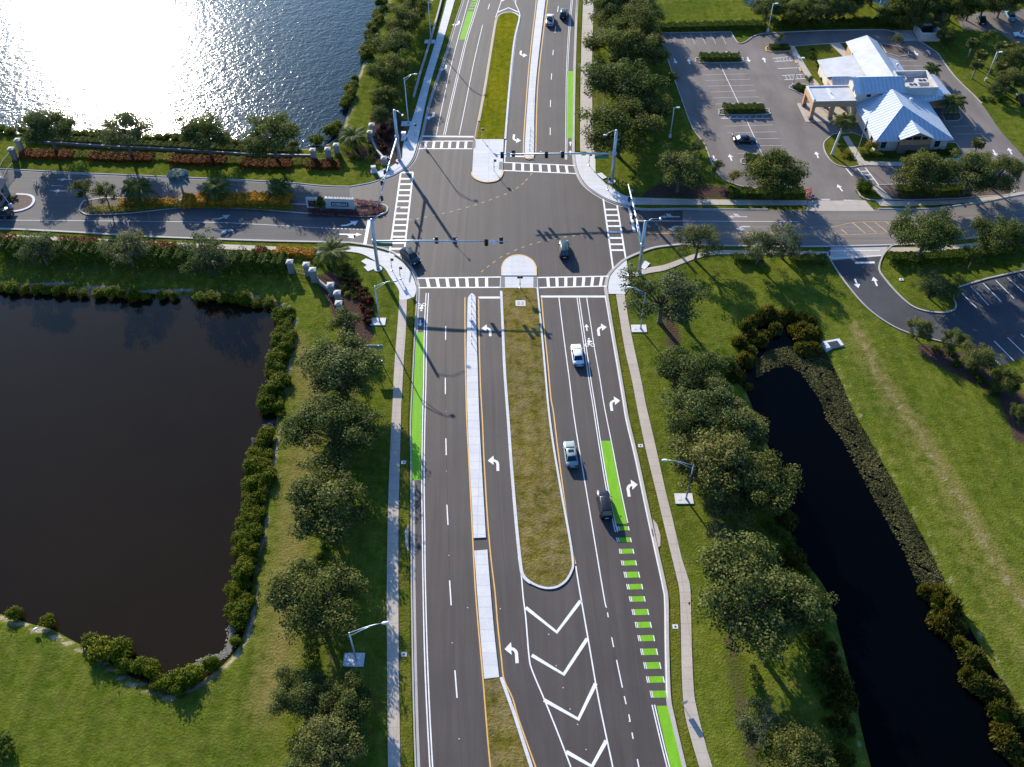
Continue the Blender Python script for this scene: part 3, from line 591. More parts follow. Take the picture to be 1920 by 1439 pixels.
for x0, x1, y0, y1 in ((1156, 1179, 988, 995.5), (1155, 1183, 1009, 1017.5), (1160, 1187.5, 1030, 1039), (1164, 1192.5, 1052, 1061), (1169, 1198, 1073, 1084), (1174, 1204, 1096, 1106), (1179, 1208.5, 1119, 1129), (1184, 1215, 1143, 1154), (1190, 1220, 1167, 1178), (1195, 1226, 1192, 1203), (1200, 1231.5, 1217, 1229), (1206, 1237.5, 1242.5, 1255), (1211, 1244, 1269, 1281), (1218, 1250, 1296, 1309)):
    h_ = y1 - y0; sl = 0.21
    mark('bike_lane_dash', [(x0 + 5.2, y0), (x1 - 2.2, y0 - .8), (x1 - 2.2 + sl * h_, y1 - .8), (x0 + 5.2 + sl * h_, y1)], 'green paint')
    for xx, w_ in ((x0, 1.6), (x0 + 3, 1.7), (x1 - 1.9, 1.9)): mark('lane_line', [(xx, y0 - .3), (xx + w_, y0 - .3), (xx + w_ + sl * h_, y1 - .3), (xx + sl * h_, y1 - .3)])
for l, a, r in (((985.6, 1139.6), (1044, 1186), (1088.6, 1127)), ((997, 1229), (1057, 1265), (1101, 1198)), ((1020, 1313), (1084.5, 1349), (1117, 1282)), ((1061.5, 1410), (1110, 1437.5), (1137, 1389)), ((1098, 1505), (1150, 1535), (1162, 1480))):
    line('chevron', [l, a, r], 0.46, sm=False)
# crosswalks
def crosswalk(l0, l1, m0, m1, bars, w_=0.6, rows=False):
    o = line('crosswalk', [l0, l1], 0.30); q = line('crosswalk', [m0, m1], 0.30)
    mb = MB()
    for t in bars:
        a = (l0[0] + (l1[0] - l0[0]) * t, l0[1] + (l1[1] - l0[1]) * t); b_ = (m0[0] + (m1[0] - m0[0]) * t, m0[1] + (m1[1] - m0[1]) * t)
        if rows: a, b_ = ((l0[0] + (l1[0] - l0[0]) * (t - l0[1]) / (l1[1] - l0[1]), t), (m0[0] + (m1[0] - m0[0]) * (t - m0[1]) / (m1[1] - m0[1]), t))
        mb.strip(G([a, b_]), w_, MZ + 0.003)
    mb.build('crosswalk', 'white paint', road)
crosswalk((779, 522.3), (937.5, 520), (784, 540), (937, 539.3), [0.135 + 0.1175 * i for i in range(7)], 0.55)
crosswalk((1008.5, 521), (1141, 518.5), (1011, 539.8), (1137, 537), [0.14 + 0.128 * i for i in range(7)], 0.52)
crosswalk((787, 265.5), (889, 265), (784.5, 279.2), (887.5, 279.5), [0.12 + 0.147 * i for i in range(6)], 0.55)
crosswalk((943.5, 305), (1078, 311), (942.5, 320), (1081, 326), [0.15 + 0.121 * i for i in range(7)], 0.55)
crosswalk((751.5, 324), (730, 478), (774.5, 324), (756, 490), [324, 335.8, 346, 357, 367, 378, 389.6, 400.8, 412, 422.7, 433.4, 444.5, 456, 467, 478], 0.55, True)
crosswalk((1131, 372.5), (1149.5, 504), (1157, 385), (1173, 484), [393.5, 404, 414.6, 424.6, 435.7, 446.9, 458.7, 469.6], 0.5, True)
line('stop_line', [(791, 256), (888, 257)], 0.55); line('stop_line', [(692.5, 412.5), (684, 459)], 0.6); line('stop_line', [(1180, 391), (1189.5, 435)], 0.5)
line('stop_line', [(948, 293), (983, 294)], 0.45)
# guide dashes through the junction
def zr(x0, y0, s_, pts): return [(x0 + a / s_, y0 + b_ / s_) for a, b_ in pts]
for seq in ([(996, 327)] + zr(840, 180, 3.998, [(590, 630), (560, 660), (520, 690), (475, 715), (430, 738), (370, 760), (318, 780), (262, 800), (205, 818), (148, 835), (85, 852), (25, 868)]) + zr(440, 180, 3.998, [(1565, 882), (1500, 895), (1430, 910), (1370, 922), (1320, 930)]),
            zr(840, 180, 3.998, [(258, 1315), (300, 1280), (345, 1247), (397, 1210), (452, 1183), (508, 1157), (562, 1135), (620, 1115), (682, 1098), (748, 1083), (815, 1070), (880, 1058), (943, 1050), (1005, 1043), (1070, 1036), (1135, 1030)])):
    for i in range(len(seq)):
        a = seq[max(i - 1, 0)]; b_ = seq[min(i + 1, len(seq) - 1)]
        d = Vector((b_[0] - a[0], b_[1] - a[1])).normalized() * 3.1
        line('guide_dash', [(seq[i][0] - d.x, seq[i][1] - d.y), (seq[i][0] + d.x, seq[i][1] + d.y)], 0.18, 'faded yellow paint')
# upper road
line('lane_line', [(818, 254), (828, 205), (843, 135), (858, 75.5), (872, 25), (884, -20)], 0.13)
for dx in (0, 3.2): line('lane_line', [(831.5 + dx, 254), (842 + dx, 205), (857 + dx, 140), (872.5 + dx, 76), (889.5 + dx, 22), (902 + dx, -20)], 0.13)
line('lane_line', [(861, 254), (874, 190), (889, 115), (905, 47)], 0.14)
for a, b_ in (((915, 18), (918, 8)), ((1031.6, 254), (1031.7, 240)), ((1032, 201), (1032.3, 188)), ((1033.6, 150), (1034.4, 138)), ((1036.5, 104), (1037.5, 94)), ((1040.5, 62), (1042, 50)), ((1045.4, 23), (1047, 12))): line('lane_line', [a, b_], 0.17)
line('lane_line', [(889.5, 262), (896, 226), (907, 168), (922, 75), (929, 36)], 0.13, 'yellow paint')
for pts in ([(981, 290), (983, 242), (992, 121), (1003.5, 20), (1006, -10)], [(1004.5, 290), (1008, 166), (1018, 70), (1024.5, 18), (1028, -10)]): line('lane_line', pts, 0.2, 'yellow paint')
line('lane_line', [(946, 305), (949, 262), (957, 169), (966, 82), (975, 34), (967, 8), (963, -5)], 0.2)
for dx in (0, 2.6): line('lane_line', [(1060 + dx, 300), (1060.5 + dx, 262), (1061 + dx, 200), (1062 + dx, 133), (1066 + dx, 57), (1071 + dx, 0)], 0.12)
mark('bike_lane', [(861.5, 75), (871.5, 75), (888.5, 22), (877, 22), (868, 50)], 'green paint')
mark('bike_lane', [(1064.3, 134), (1075, 134), (1074, 200), (1073.6, 260), (1063, 260), (1063.4, 200)], 'green paint')
for y0, x0 in ((15.5, 878.5), (9.5, 880.5), (4.5, 882.5), (-1, 884.5)): mark('bike_lane_dash', [(x0, y0 + 3.2), (x0 + 11, y0 + 3.2), (x0 + 12.5, y0), (x0 + 1.2, y0)], 'green paint')
line('chevron', [(933, 23.5), (953.5, 15), (972.5, 23.5)], 0.4, sm=False); line('chevron', [(939, 3), (955, -4), (968, 3)], 0.4, sm=False)
line('lane_line', [(929, 34), (936, 14), (943, -8)], 0.17)
# side roads
for dy in (0, 2.6): line('lane_line', [(1214, 436 + dy), (1280, 436 + dy), (1400, 436.5 + dy), (1520, 438 + dy)], 0.12, 'yellow paint')
line('lane_line', [(1195, 414.6), (1280, 415), (1380, 415.5), (1500, 416)], 0.13)
line('lane_line', [(1520, 438), (1600, 418), (1690, 416), (1810, 410), (1920, 392)], 0.13, 'faded yellow paint'); line('lane_line', [(1520, 439), (1590, 440.5), (1690, 435.5), (1810, 426), (1920, 408)], 0.13, 'faded yellow paint')
for i in range(9):
    x0 = 1556 + 21 * i
    line('hatching', [(x0, 431 - 0.9 * i if i < 2 else 418.5 - .4 * i), (x0 + (11 if i < 2 else 24), 439 if i < 2 else 439.5 - .9 * i)], 0.25, 'faded yellow paint')
line('lane_line', [(-20, 413), (355, 416.5), (480, 421), (600, 428)], 0.13, 'white paint worn')
for i in range(12): line('lane_line', [(602 + i * 7.4, 428 + i * .27), (606 + i * 7.4, 428.2 + i * .27)], 0.16)
for y_, x0 in ((336.5, 107), (348.5, 95), (358, 93)): line('lane_line', [(x0, y_), (x0 + 24, y_ + .6)], 0.13, 'white paint worn')
# arrows and symbols: flat outlines in metres (+y is the way the arrow points), laid on the ground
def glyph(name, outline_list, at_px, head, size=1.0, mat='white paint', parent=None, z=None):
    a = V(*at_px); h = V(*head); d = Vector((h.x - a.x, h.y - a.y)).normalized(); r = Vector((d.y, -d.x))
    _mk[0] += 1; mb = MB()
    for ol in outline_list:
        mb.prism([(a.x + r.x * x * size + d.x * y * size, a.y + r.y * x * size + d.y * y * size) for x, y in ol], None, (z or MZ) + 0.0005 * (_mk[0] % 5))
    return mb.build(name, mat, parent or road)
def turn_arrow(s):
    arc = [(0.65 - 0.95 * math.cos(t) , 0.1 + 0.95 * math.sin(t)) for t in [i * R(78) / 8 for i in range(9)]]
    inn = [(0.65 - 0.55 * math.cos(t), 0.1 + 0.55 * math.sin(t)) for t in [i * R(78) / 8 for i in range(9)]]
    ol = [(-0.30, -1.15)] + arc + [(0.50, 1.72), (1.35, 0.82), (0.5, 0.0), (0.54, 0.62)] + inn[::-1][1:] + [(0.10, -1.15)]
    return [[(x * s, y) for x, y in ol]]
STRAIGHT = [[(-0.13, -1.0), (0.13, -1.0), (0.13, 0.2), (0.48, 0.2), (0, 1.1), (-0.48, 0.2), (-0.13, 0.2)]]
for x_, y_, hx, s_, z_ in ((918, 622, 917, -1, 1.0), (932, 872, 930, -1, 1.0), (967, 1228, 963, -1, 1.0), (1123, 621, 1114, 1, 1.05), (1147, 760, 1138, 1, 1.05), (1179, 919, 1169, 1, 1.05)):
    glyph('turn_arrow', turn_arrow(s_), (x_, y_), (hx, y_ - 60), z_)
for x_, y_, hx in ((811.5, 217, 800), (835, 127, 822), (859, 44, 847)): glyph('turn_arrow', turn_arrow(1), (x_, y_), (hx, y_ + 60), 1.1)
for x_, y_ in ((964, 259), (977, 100.5)): glyph('turn_arrow', turn_arrow(-1), (x_, y_), (x_ - 9, y_ + 60), 1.15)
for x_, y_, hx, hy in ((1100, 615, 1093, 560), (788, 606, 787, 650), (1069.5, 270, 1069.5, 200), (1069.3, 287, 1069.3, 200)): glyph('straight_arrow', STRAIGHT, (x_, y_), (hx, hy), 0.8)
def ringpts(cx, cy, r0, r1): 
    o_ = [(cx + r1 * math.cos(t), cy + r1 * math.sin(t)) for t in [i * R(350) / 14 for i in range(15)]]
    return o_ + [(cx + r0 * math.cos(t), cy + r0 * math.sin(t)) for t in [i * R(350) / 14 for i in range(15)]][::-1]
BIKE = [ringpts(-0.42, -0.5, 0.2, 0.34), ringpts(0.42, -0.5, 0.2, 0.34), [(-0.2, -0.3), (0.1, -0.62), (0.25, -0.5), (0.0, -0.2), (0.2, 0.15), (0.45, 0.1), (0.45, 0.25), (0.15, 0.45), (-0.12, 0.55), (-0.32, 0.3), (-0.2, 0.0)], [(-0.12, 0.66), (0.1, 0.62), (0.16, 0.85), (-0.02, 0.98), (-0.18, 0.85)]]
glyph('bike_symbol', BIKE, (1105, 643), (1098, 580), 1.15); glyph('bike_symbol', BIKE, (790, 576), (789, 640), 1.15)
SIDE_S = [[(-0.14, -1.5), (0.14, -1.5), (0.14, -0.4), (0.5, 0.1), (0.75, -0.15), (0.95, 0.85), (-0.0, 0.6), (0.25, 0.35), (0.14, 0.2), (0.14, 1.0), (0.42, 1.0), (0, 1.9), (-0.42, 1.0), (-0.14, 1.0)]]
TURN_L = [[(0.3, -1.4), (0.55, -1.3), (0.45, -0.3), (-0.1, 0.45), (0.35, 0.85), (-0.95, 1.2), (-0.75, -0.1), (-0.4, 0.2), (0.1, -0.5)]]
glyph('straight_turn_arrow', SIDE_S, (655, 440), (700, 441), 1.25); glyph('turn_arrow', TURN_L, (656, 421), (700, 422), 1.2)
glyph('straight_turn_arrow', SIDE_S, (418, 432), (470, 434), 1.1, 'white paint worn'); glyph('turn_arrow', TURN_L, (416, 409), (470, 411), 1.1, 'white paint worn')
for x_ in (1258, 1385): glyph('straight_turn_arrow', [[(-x, y) for x, y in SIDE_S[0]][::-1]] if False else [[(x * 1, y) for x, y in SIDE_S[0]]], (x_, 407), (x_ - 40, 407), 1.1, 'white paint worn'); glyph('turn_arrow', turn_arrow(-1), (x_ + 10, 426), (x_ - 40, 426), 1.0, 'white paint worn')
for x_, y_, hx, hy in ((123, 337, 60, 336), (112, 358.5, 50, 358)): glyph('straight_arrow', STRAIGHT, (x_, y_), (hx, hy), 1.3, 'white paint worn')
asphalt('asphalt wheel path', (0.037, 0.0305, 0.0283), (0.0515, 0.0425, 0.0392), (0.9, 0.02, 1), 0.68, 0.27)
for pts, n_ in (([(815, 560), (812, 740), (811, 900), (815, 1080), (824, 1270), (838, 1500)], 1), ([(853, 560), (854, 740), (859, 900), (867, 1080), (881, 1270), (903, 1500)], 1), ([(914, 580), (925, 800), (945, 1080), (967, 1240), (1020, 1430)], 1), ([(1034, 570), (1056, 760), (1083, 930), (1110, 1080), (1150, 1290), (1190, 1470)], 1), ([(1066, 570), (1093, 760), (1123, 930), (1150, 1080), (1190, 1290), (1226, 1470)], 1), ([(847, 280), (818, 520)], 1), ([(874, 280), (855, 520)], 1), ([(1015, 320), (1035, 515)], 1), ([(1045, 320), (1066, 515)], 1), ([(1016, 250), (1026, 60)], 1), ([(1046, 250), (1053, 60)], 1), ([(965, 240), (990, 20)], 1), ([(876, 245), (915, 60)], 1), ([(847, 245), (885, 60)], 1)):
    g = G(smooth(pts))
    for sg in (-.85, .85):
        _mk[0] += 1; MB().strip(g, .62, .0212 + .0002 * (_mk[0] % 4), None, False, sg).build('wheel_path', 'asphalt wheel path', road)
M('asphalt seam', (0.030, 0.027, 0.027), (0.038, 0.034, 0.034), 2, .9)
for pts in ([(835.5, 600), (835, 740), (837, 860), (841, 1000), (846, 1150), (857, 1320), (872, 1500)], [(916, 600), (930, 860), (948, 1080), (975, 1270)], [(1031, 580), (1052, 760), (1080, 930), (1105, 1080), (1140, 1290)], [(880, 345), (868, 510)], [(1058, 330), (1075, 510)], [(1004, 345), (1010, 470)]): line('paving_seam', pts, .07, 'asphalt seam', None, .0225)
for x, y in ((836.5, 772), (837, 884), (842, 1042), (848, 1206), (861, 1386), (973, 565), (1029, 1190), (1043, 1249), (1056, 1290), (1069, 1330), (1083, 1359), (1099, 1406), (1147, 1196), (1180, 1353), (877, 1140), (938, 1142)):
    a = P(x, y); MB().frustum(a[0] - .06, a[0] + .06, a[1] - .06, a[1] + .06, .021, a[0] - .04, a[0] + .04, a[1] - .04, a[1] + .04, .04).build('road_stud', 'white paint', road)
# bank parking lot markings
LZ = 0.017
def lot_line(pts, w_=0.11, mat='white paint worn'): return line('stall_line', pts, w_, mat, lot, LZ, False)
lot_line([(1350, 121), (1389, 203)], 0.13, 'white paint'); lot_line([(1399, 224), (1429.5, 291)], 0.13, 'white paint')
for a, b_ in (((1312, 130), (1393, 128.5)), ((1317, 141), (1400.6, 139)), ((1322, 151.5), (1406, 149)), ((1327, 162), (1412, 160)), ((1332, 173), (1417, 170.6)), ((1337, 184), (1423, 182)), ((1341.5, 195.6), (1429, 193)), ((1359, 237), (1449, 234.5)), ((1364, 249.5), (1456, 247.5)), ((1417, 261), (1461, 260)), ((1376, 274.6), (1467.7, 273)), ((1382.6, 288), (1472.7, 287.6))): lot_line([a, b_])
for x_ in (1257, 1276, 1294, 1314, 1333, 1352): lot_line([(x_, 64), (x_ + 9, 83)])
lot_line([(1352, 222.5), (1392.5, 222)], 0.2, 'white paint'); lot_line([(1352, 222.5), (1444, 222.5)], 0.16, 'white paint')
for i in range(7): lot_line([(1360 + i * 12, 217), (1356 + i * 12, 222)], 0.16)
for a, b_ in (((1449, 110), (1477, 107)), ((1452, 116), (1486, 114)), ((1458, 129), (1497, 127.5)), ((1466, 142), (1505, 140)), ((1471, 150), (1510, 147.5))): lot_line([a, b_], 0.17, 'white paint')
for i in range(5): lot_line([(1456 + i * 6, 109.5), (1459 + i * 6, 115.5)], 0.16); lot_line([(1472 + i * 7, 142), (1476 + i * 7, 149)], 0.16)
lot_line([(1363, 97), (1369, 106)], 0.7, 'white paint'); lot_line([(1540, 374.8), (1556, 374.8)], 0.5); lot_line([(1582, 376), (1620, 377)], 0.3, 'white paint'); lot_line([(1592, 389.5), (1620, 389.5)], 0.4, 'white paint')
for x_, y_, hx, hy in ((1292, 116, 1286, 100), (1266, 115, 1275, 135), (1403, 112, 1409, 130), (1433, 113, 1427, 98), (1532, 291, 1523, 268), (1370, 296, 1363, 275), (1339, 298, 1345, 318), (1575, 353, 1562, 335), (1741, 98, 1732, 84), (1717, 100, 1724, 110), (1894, 284, 1885, 268), (1865, 287, 1875, 305)): glyph('straight_arrow', STRAIGHT, (x_, y_), (hx, hy), 1.15, 'white paint', lot, LZ)
for a, b_ in (((1608, 316), (1632, 346)), ((1622, 314), (1647, 347)), ((1612, 322), (1627, 321)), ((1618, 329), (1634, 328)), ((1624, 337), (1640, 336)), ((1586, 316), (1598, 330))): lot_line([a, b_], 0.22, 'white paint')
for a, b_ in (((1680, 114.5), (1720, 114.5)), ((1690, 124), (1735, 124)), ((1785, 238), (1835, 236)), ((1790, 252), (1843, 251))): lot_line([a, b_])
for a, b_ in (((1796, 543), (1831, 577.5)), ((1820, 537), (1854, 573)), ((1843, 531), (1878, 567)), ((1867, 526), (1901, 560)), ((1889, 521), (1925, 553)), ((1910, 512), (1945, 540)), ((1864, 640), (1901, 677)), ((1889, 633), (1925, 668)), ((1914, 627), (1950, 660)), ((1866, 675), (1876, 685))): line('stall_line', [a, b_], 0.13, 'white paint', None, 0.018)
line('stop_line', [(1603, 493.5), (1640, 492.5)], 0.5, 'white paint', None, 0.018); line('stop_line', [(1557, 485), (1652, 479.5)], 0.22, 'white paint', None, 0.031); line('lane_line', [(1555, 471), (1650, 470)], 0.18, 'white paint', None, 0.031)
glyph('straight_arrow', STRAIGHT, (1606, 531.5), (1611, 545), 1.2, 'white paint', None, 0.018); glyph('straight_arrow', STRAIGHT, (1641, 528.5), (1634, 512), 1.2, 'white paint', None, 0.018)

# ------------------------------------------------------------ vegetation
nrng = np.random.default_rng(5)
def leaf_mesh(name, pos, nrm, size, aspect, var, mat, droop=0.0):
    """many small leaf blades: pos, nrm (n,3); size (n,); var (n,) shade of each leaf"""
    n = len(pos)
    nrm = nrm / (np.linalg.norm(nrm, axis=1, keepdims=True) + 1e-9)
    t = nrng.normal(size=(n, 3)); t[:, 2] -= droop
    t -= nrm * (t * nrm).sum(1, keepdims=True); t /= np.linalg.norm(t, axis=1, keepdims=True) + 1e-9
    b = np.cross(nrm, t); s = size[:, None]
    v = np.stack([pos - t * s * .5, pos + b * s * aspect * .5 + nrm * s * .06, pos + t * s * .5, pos - b * s * aspect * .5 + nrm * s * .06], 1).reshape(-1, 3)
    me = bpy.data.meshes.new(name)
    me.vertices.add(4 * n); me.vertices.foreach_set('co', v.reshape(-1).astype(np.float32))
    me.loops.add(4 * n); me.loops.foreach_set('vertex_index', np.arange(4 * n, dtype=np.int32))
    me.polygons.add(n); me.polygons.foreach_set('loop_start', np.arange(0, 4 * n, 4, dtype=np.int32)); me.polygons.foreach_set('loop_total', np.full(n, 4, np.int32))
    me.update(calc_edges=True)
    a = me.attributes.new('var', 'FLOAT', 'FACE'); a.data.foreach_set('value', np.clip(var, 0, 1).astype(np.float32))
    me.materials.append(MATS[mat]); return me
def cloud(centers, radii, per, size, aspect=0.55, flat=0.75, up=0.5):
    P_, N_, S_, V_ = [], [], [], []
    for (c, r) in zip(centers, radii):
        k = int(per * r * r)
        d = nrng.normal(size=(k, 3)); d /= np.linalg.norm(d, axis=1, keepdims=True)
        rr = r * (0.38 + 0.80 * nrng.random(k) ** 0.8)
        p = d * rr[:, None]; p[:, 2] *= flat
        P_.append(p + np.array(c)); nn = d + nrng.normal(size=(k, 3)) * 0.55; nn[:, 2] += up; N_.append(nn)
        S_.append(size * (0.65 + 0.7 * nrng.random(k))); V_.append(np.full(k, nrng.normal(0.46, 0.07)) + nrng.normal(0, 0.24, k))
    return np.concatenate(P_), np.concatenate(N_), np.concatenate(S_), np.concatenate(V_)
def oak_parts(seed, rad=4.5, zc=4.2, vr=3.2, clumps=100, per=225, leaf=0.25, mat='oak leaves', trunk_r=0.22, gap=0.16, rz=(0.65, 1.25)):
    global nrng
    nrng = np.random.default_rng(seed); r_ = random.Random(seed)
    cs, rs = [], []
    nb = int(nrng.integers(7, 10)); BO = []
    for i in range(nb):
        a_ = 6.28 * i / nb + nrng.uniform(-.35, .35); q_ = rad * nrng.uniform(.42, .74); BO.append((math.cos(a_) * q_, math.sin(a_) * q_, zc + vr * nrng.uniform(-.45, .45), rad * nrng.uniform(.22, .36)))
    BO += [(nrng.normal() * .15 * rad, nrng.normal() * .15 * rad, zc + vr * .62, rad * .36), (nrng.normal() * .3 * rad, nrng.normal() * .3 * rad, zc + vr * .5, rad * .3)]
    lob = [(nrng.uniform(0, 6.28), nrng.uniform(0.8, 1.18)) for _ in range(6)]
    while len(cs) < clumps:
        d = nrng.normal(size=3); d /= np.linalg.norm(d)
        if d[2] < -0.55: continue
        az = math.atan2(d[1], d[0]); k = 1.0 + sum(0.20 * (l[1] - 0.55) * math.cos((i + 2) * (az - l[0])) for i, l in enumerate(lob)) + nrng.normal(0, .07)
        q = (0.42 + 0.58 * nrng.random() ** 0.5) * k
        c = (d[0] * q * (rad - 0.9), d[1] * q * (rad - 0.9), zc + d[2] * q * (vr - 0.5))
        if nrng.random() < .72:            # most foliage gathers in uneven boughs
            L_ = BO[nrng.integers(len(BO))]; o_ = nrng.normal(size=3); o_ /= np.linalg.norm(o_); o_ *= nrng.random() ** .45 * L_[3]
            c = (L_[0] + o_[0], L_[1] + o_[1], L_[2] + o_[2] * .72)
            if c[2] < zc - vr * .75: continue
        if gap and nrng.random() < gap * (d[2] < 0.2): continue
        cs.append(c); rs.append(nrng.uniform(*rz) * (0.78 if q > 0.85 else 1.0))
    crown = leaf_mesh('crown', *cloud(cs, rs, per, leaf)[:2], *(lambda t: (t[2], 0.55, t[3]))(cloud(cs, rs, per, leaf)), mat) if False else None
    p, n, s, v = cloud(cs, rs, per, leaf)
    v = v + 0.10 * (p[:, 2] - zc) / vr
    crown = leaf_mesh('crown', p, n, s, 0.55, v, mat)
    mb = MB()
    top = zc - vr * 0.45
    mb.tube([(0, 0, -0.1), (0.02, 0.03, 0.35), (0.08, -0.05, top * .6), (0.1, 0.02, top)], [trunk_r * 1.5, trunk_r * 1.08, trunk_r * .92, trunk_r * .8], 9)
    for c in sorted(cs, key=lambda c: r_.random())[:13]:
        mid = ((c[0]) * .45 + 0.1, c[1] * .45, top + (c[2] - top) * .42 + .2)
        mb.tube([(0.1, 0.02, top - 0.3 * r_.random() - .1), mid, c], [trunk_r * .55, trunk_r * .33, 0.03], 6)
    return crown, mb.mesh('trunk', 'bark', True)
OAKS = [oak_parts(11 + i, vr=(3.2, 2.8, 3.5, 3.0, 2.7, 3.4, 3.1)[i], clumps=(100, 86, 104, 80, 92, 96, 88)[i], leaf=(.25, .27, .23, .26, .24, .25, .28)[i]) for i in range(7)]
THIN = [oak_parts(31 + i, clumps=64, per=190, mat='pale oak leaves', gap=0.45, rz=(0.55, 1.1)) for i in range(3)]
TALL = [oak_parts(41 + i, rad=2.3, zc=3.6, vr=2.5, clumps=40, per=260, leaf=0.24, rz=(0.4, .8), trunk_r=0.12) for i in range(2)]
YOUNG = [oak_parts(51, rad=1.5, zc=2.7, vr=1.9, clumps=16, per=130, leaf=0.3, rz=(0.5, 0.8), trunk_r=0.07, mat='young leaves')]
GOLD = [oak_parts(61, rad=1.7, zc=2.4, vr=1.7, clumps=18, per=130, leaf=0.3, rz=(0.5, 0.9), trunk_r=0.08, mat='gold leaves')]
CSHAPE = {'oak': (OAKS, 4.5, 4.2), 'thin': (THIN, 4.5, 4.2), 'tall': (TALL, 2.3, 3.6), 'young': (YOUNG, 1.5, 2.7), 'gold': (GOLD, 1.7, 2.4)}
_t = [0]
def tree(kind, cx, cy, wpx, label, group=None, name='oak_tree', zs=1.0):
    var, rad, zc = CSHAPE[kind]; _t[0] += 1
    s_ = wpx * scale_at(cx, cy, zc) / (2 * rad) * {GR: 1.30, GN: 1.22, GL: 1.34, GU: 1.22, GB: 1.26, 'oaks on the lakeside strip above the entrance road': 1.3, 'oaks between the entrance road and the left pond': 1.3}.get(group, 1.07)
    zs *= {GL: .73, GR: .80, GN: .84, GU: .9, GB: .9}.get(group, .92)
    a = P(cx, cy, zc * s_ * zs)
    root = thing(name, label, 'tree', (a[0], a[1], 0.0), rnd.uniform(0, 6.28), group)
    root.scale = (s_, s_, s_ * zs)
    cr, tr = var[_t[0] % len(var)]
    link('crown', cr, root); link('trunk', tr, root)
    return root
GL, GR, GN, GU, GB = 'oaks between the left pond and the sidewalk', 'oaks between the right sidewalk and the canal', 'trees between the upper sidewalk and the bank lot', 'oaks between the lake and the upper road', 'trees along the top edge'
for k, x, y, w_, l in (('oak', 636, 688, 128, 'dark oak topmost of the row between left pond and sidewalk, below the sign frame'), ('oak', 622, 803, 138, 'broad dark oak second from the top in the row between left pond and sidewalk'),
    ('oak', 612, 945, 142, 'broad dark oak third from the top in the row between left pond and sidewalk'), ('oak', 592, 1132, 150, 'big dark oak fourth in the row right of the left pond, above the shaded pad'),
    ('oak', 562, 1300, 92, 'dark oak left of the shaded lamp pad, left one of a touching pair'), ('oak', 646, 1312, 96, 'dark oak just below the shaded lamp pad, right one of a touching pair'),
    ('oak', 622, 1392, 120, 'dark oak below the touching pair at the lower left'), ('oak', 585, 1475, 110, 'dark oak cut by the bottom edge left of the sidewalk')): tree(k, x, y, w_, l, GL)
tree('tall', 643, 604, 52, 'compact glossy tree between the red planting bed and the first oak', GL, 'holly_tree')
for k, x, y, w_, l in (('thin', 1245, 555, 138, 'open pale oak by the corner walk whose crown hides a street lamp'), ('oak', 1300, 708, 118, 'round grey green oak topmost of the row right of the lower right sidewalk'), ('oak', 1322, 780, 128, 'dark oak second in the row beside the canal head'),
    ('oak', 1376, 800, 112, 'dark oak overhanging the left edge of the canal head'), ('oak', 1352, 872, 150, 'dark oak behind the street lamp on the right sidewalk'), ('oak', 1425, 905, 128, 'dark oak right of the street lamp, leaning over the canal'),
    ('oak', 1372, 940, 90, 'small dark oak just right of the street lamp base'), ('thin', 1356, 1000, 62, 'thin brownish young tree below the right street lamp'), ('oak', 1405, 1125, 196, 'largest pale green oak beside the canal, right of the walk bend'),
    ('oak', 1482, 1130, 116, 'pale green oak touching the largest oak on its canal side'), ('thin', 1432, 1358, 92, 'small yellowish topped oak near the bottom edge beside the canal'), ('oak', 1505, 1415, 122, 'dark oak at the bottom edge beside the canal')): tree(k, x, y, w_, l, GR)
for k, x, y, w_, l in (('oak', 1150, 12, 96, 'oak at the top edge right of the upper sidewalk'), ('oak', 1185, 48, 104, 'second oak from the top edge right of the upper sidewalk'), ('oak', 1160, 95, 108, 'oak beside the upper sidewalk level with the hedged island'),
    ('oak', 1168, 160, 128, 'large oak behind the small street lamp right of the upper sidewalk'), ('oak', 1163, 240, 124, 'large oak nearest the upper right signal pole'), ('oak', 1212, 95, 82, 'oak in the second row towards the bank parking lot'), ('oak', 1206, 25, 80, 'oak in the second row near the top edge'),
    ('oak', 1218, 205, 84, 'oak between the signal pole oak and the parking lot light')): tree(k, x, y, w_, l, GN)
tree('young', 1256, 150, 34, 'yellowish young tree by the left kerb of the bank lot', None, 'young_tree')
tree('oak', 1276, 320, 104, 'round oak at the lower left corner of the bank lot', None); tree('thin', 1312, 272, 34, 'small grey tree touching the round oak at the lot corner', None)
tree('young', 1343, 313, 30, 'green sapling beside the lot kerb right of the round oak', None, 'sapling'); tree('gold', 1377, 330, 24, 'slender yellow sapling before the lot kerb', None, 'sapling')
tree('oak', 1457, 325, 122, 'large dark oak at the parking lot entrance'); 
for k, x, y, w_, l in (('thin', 1310, 453, 98, 'open oak on the near side of the side road, nearest the junction'), ('thin', 1425, 462, 92, 'pale oak on the near side of the side road, left of a touching pair'), ('thin', 1476, 452, 92, 'pale oak on the near side of the side road, right of a touching pair'),
    ('oak', 1740, 440, 132, 'big dark oak right of the black driveway mouth'), ('oak', 1878, 444, 104, 'dark oak on the right edge below the side road'), ('thin', 1752, 532, 76, 'round grey oak on the grass nose beside the lower lot'),
    ('oak', 1730, 322, 108, 'dark oak in front of the bank entrance gable'), ('oak', 1822, 325, 104, 'dark oak before the bank drive, left of a touching pair'), ('oak', 1875, 320, 92, 'dark oak before the bank drive, right of a touching pair')): tree(k, x, y, w_, l, 'oaks along the side road')
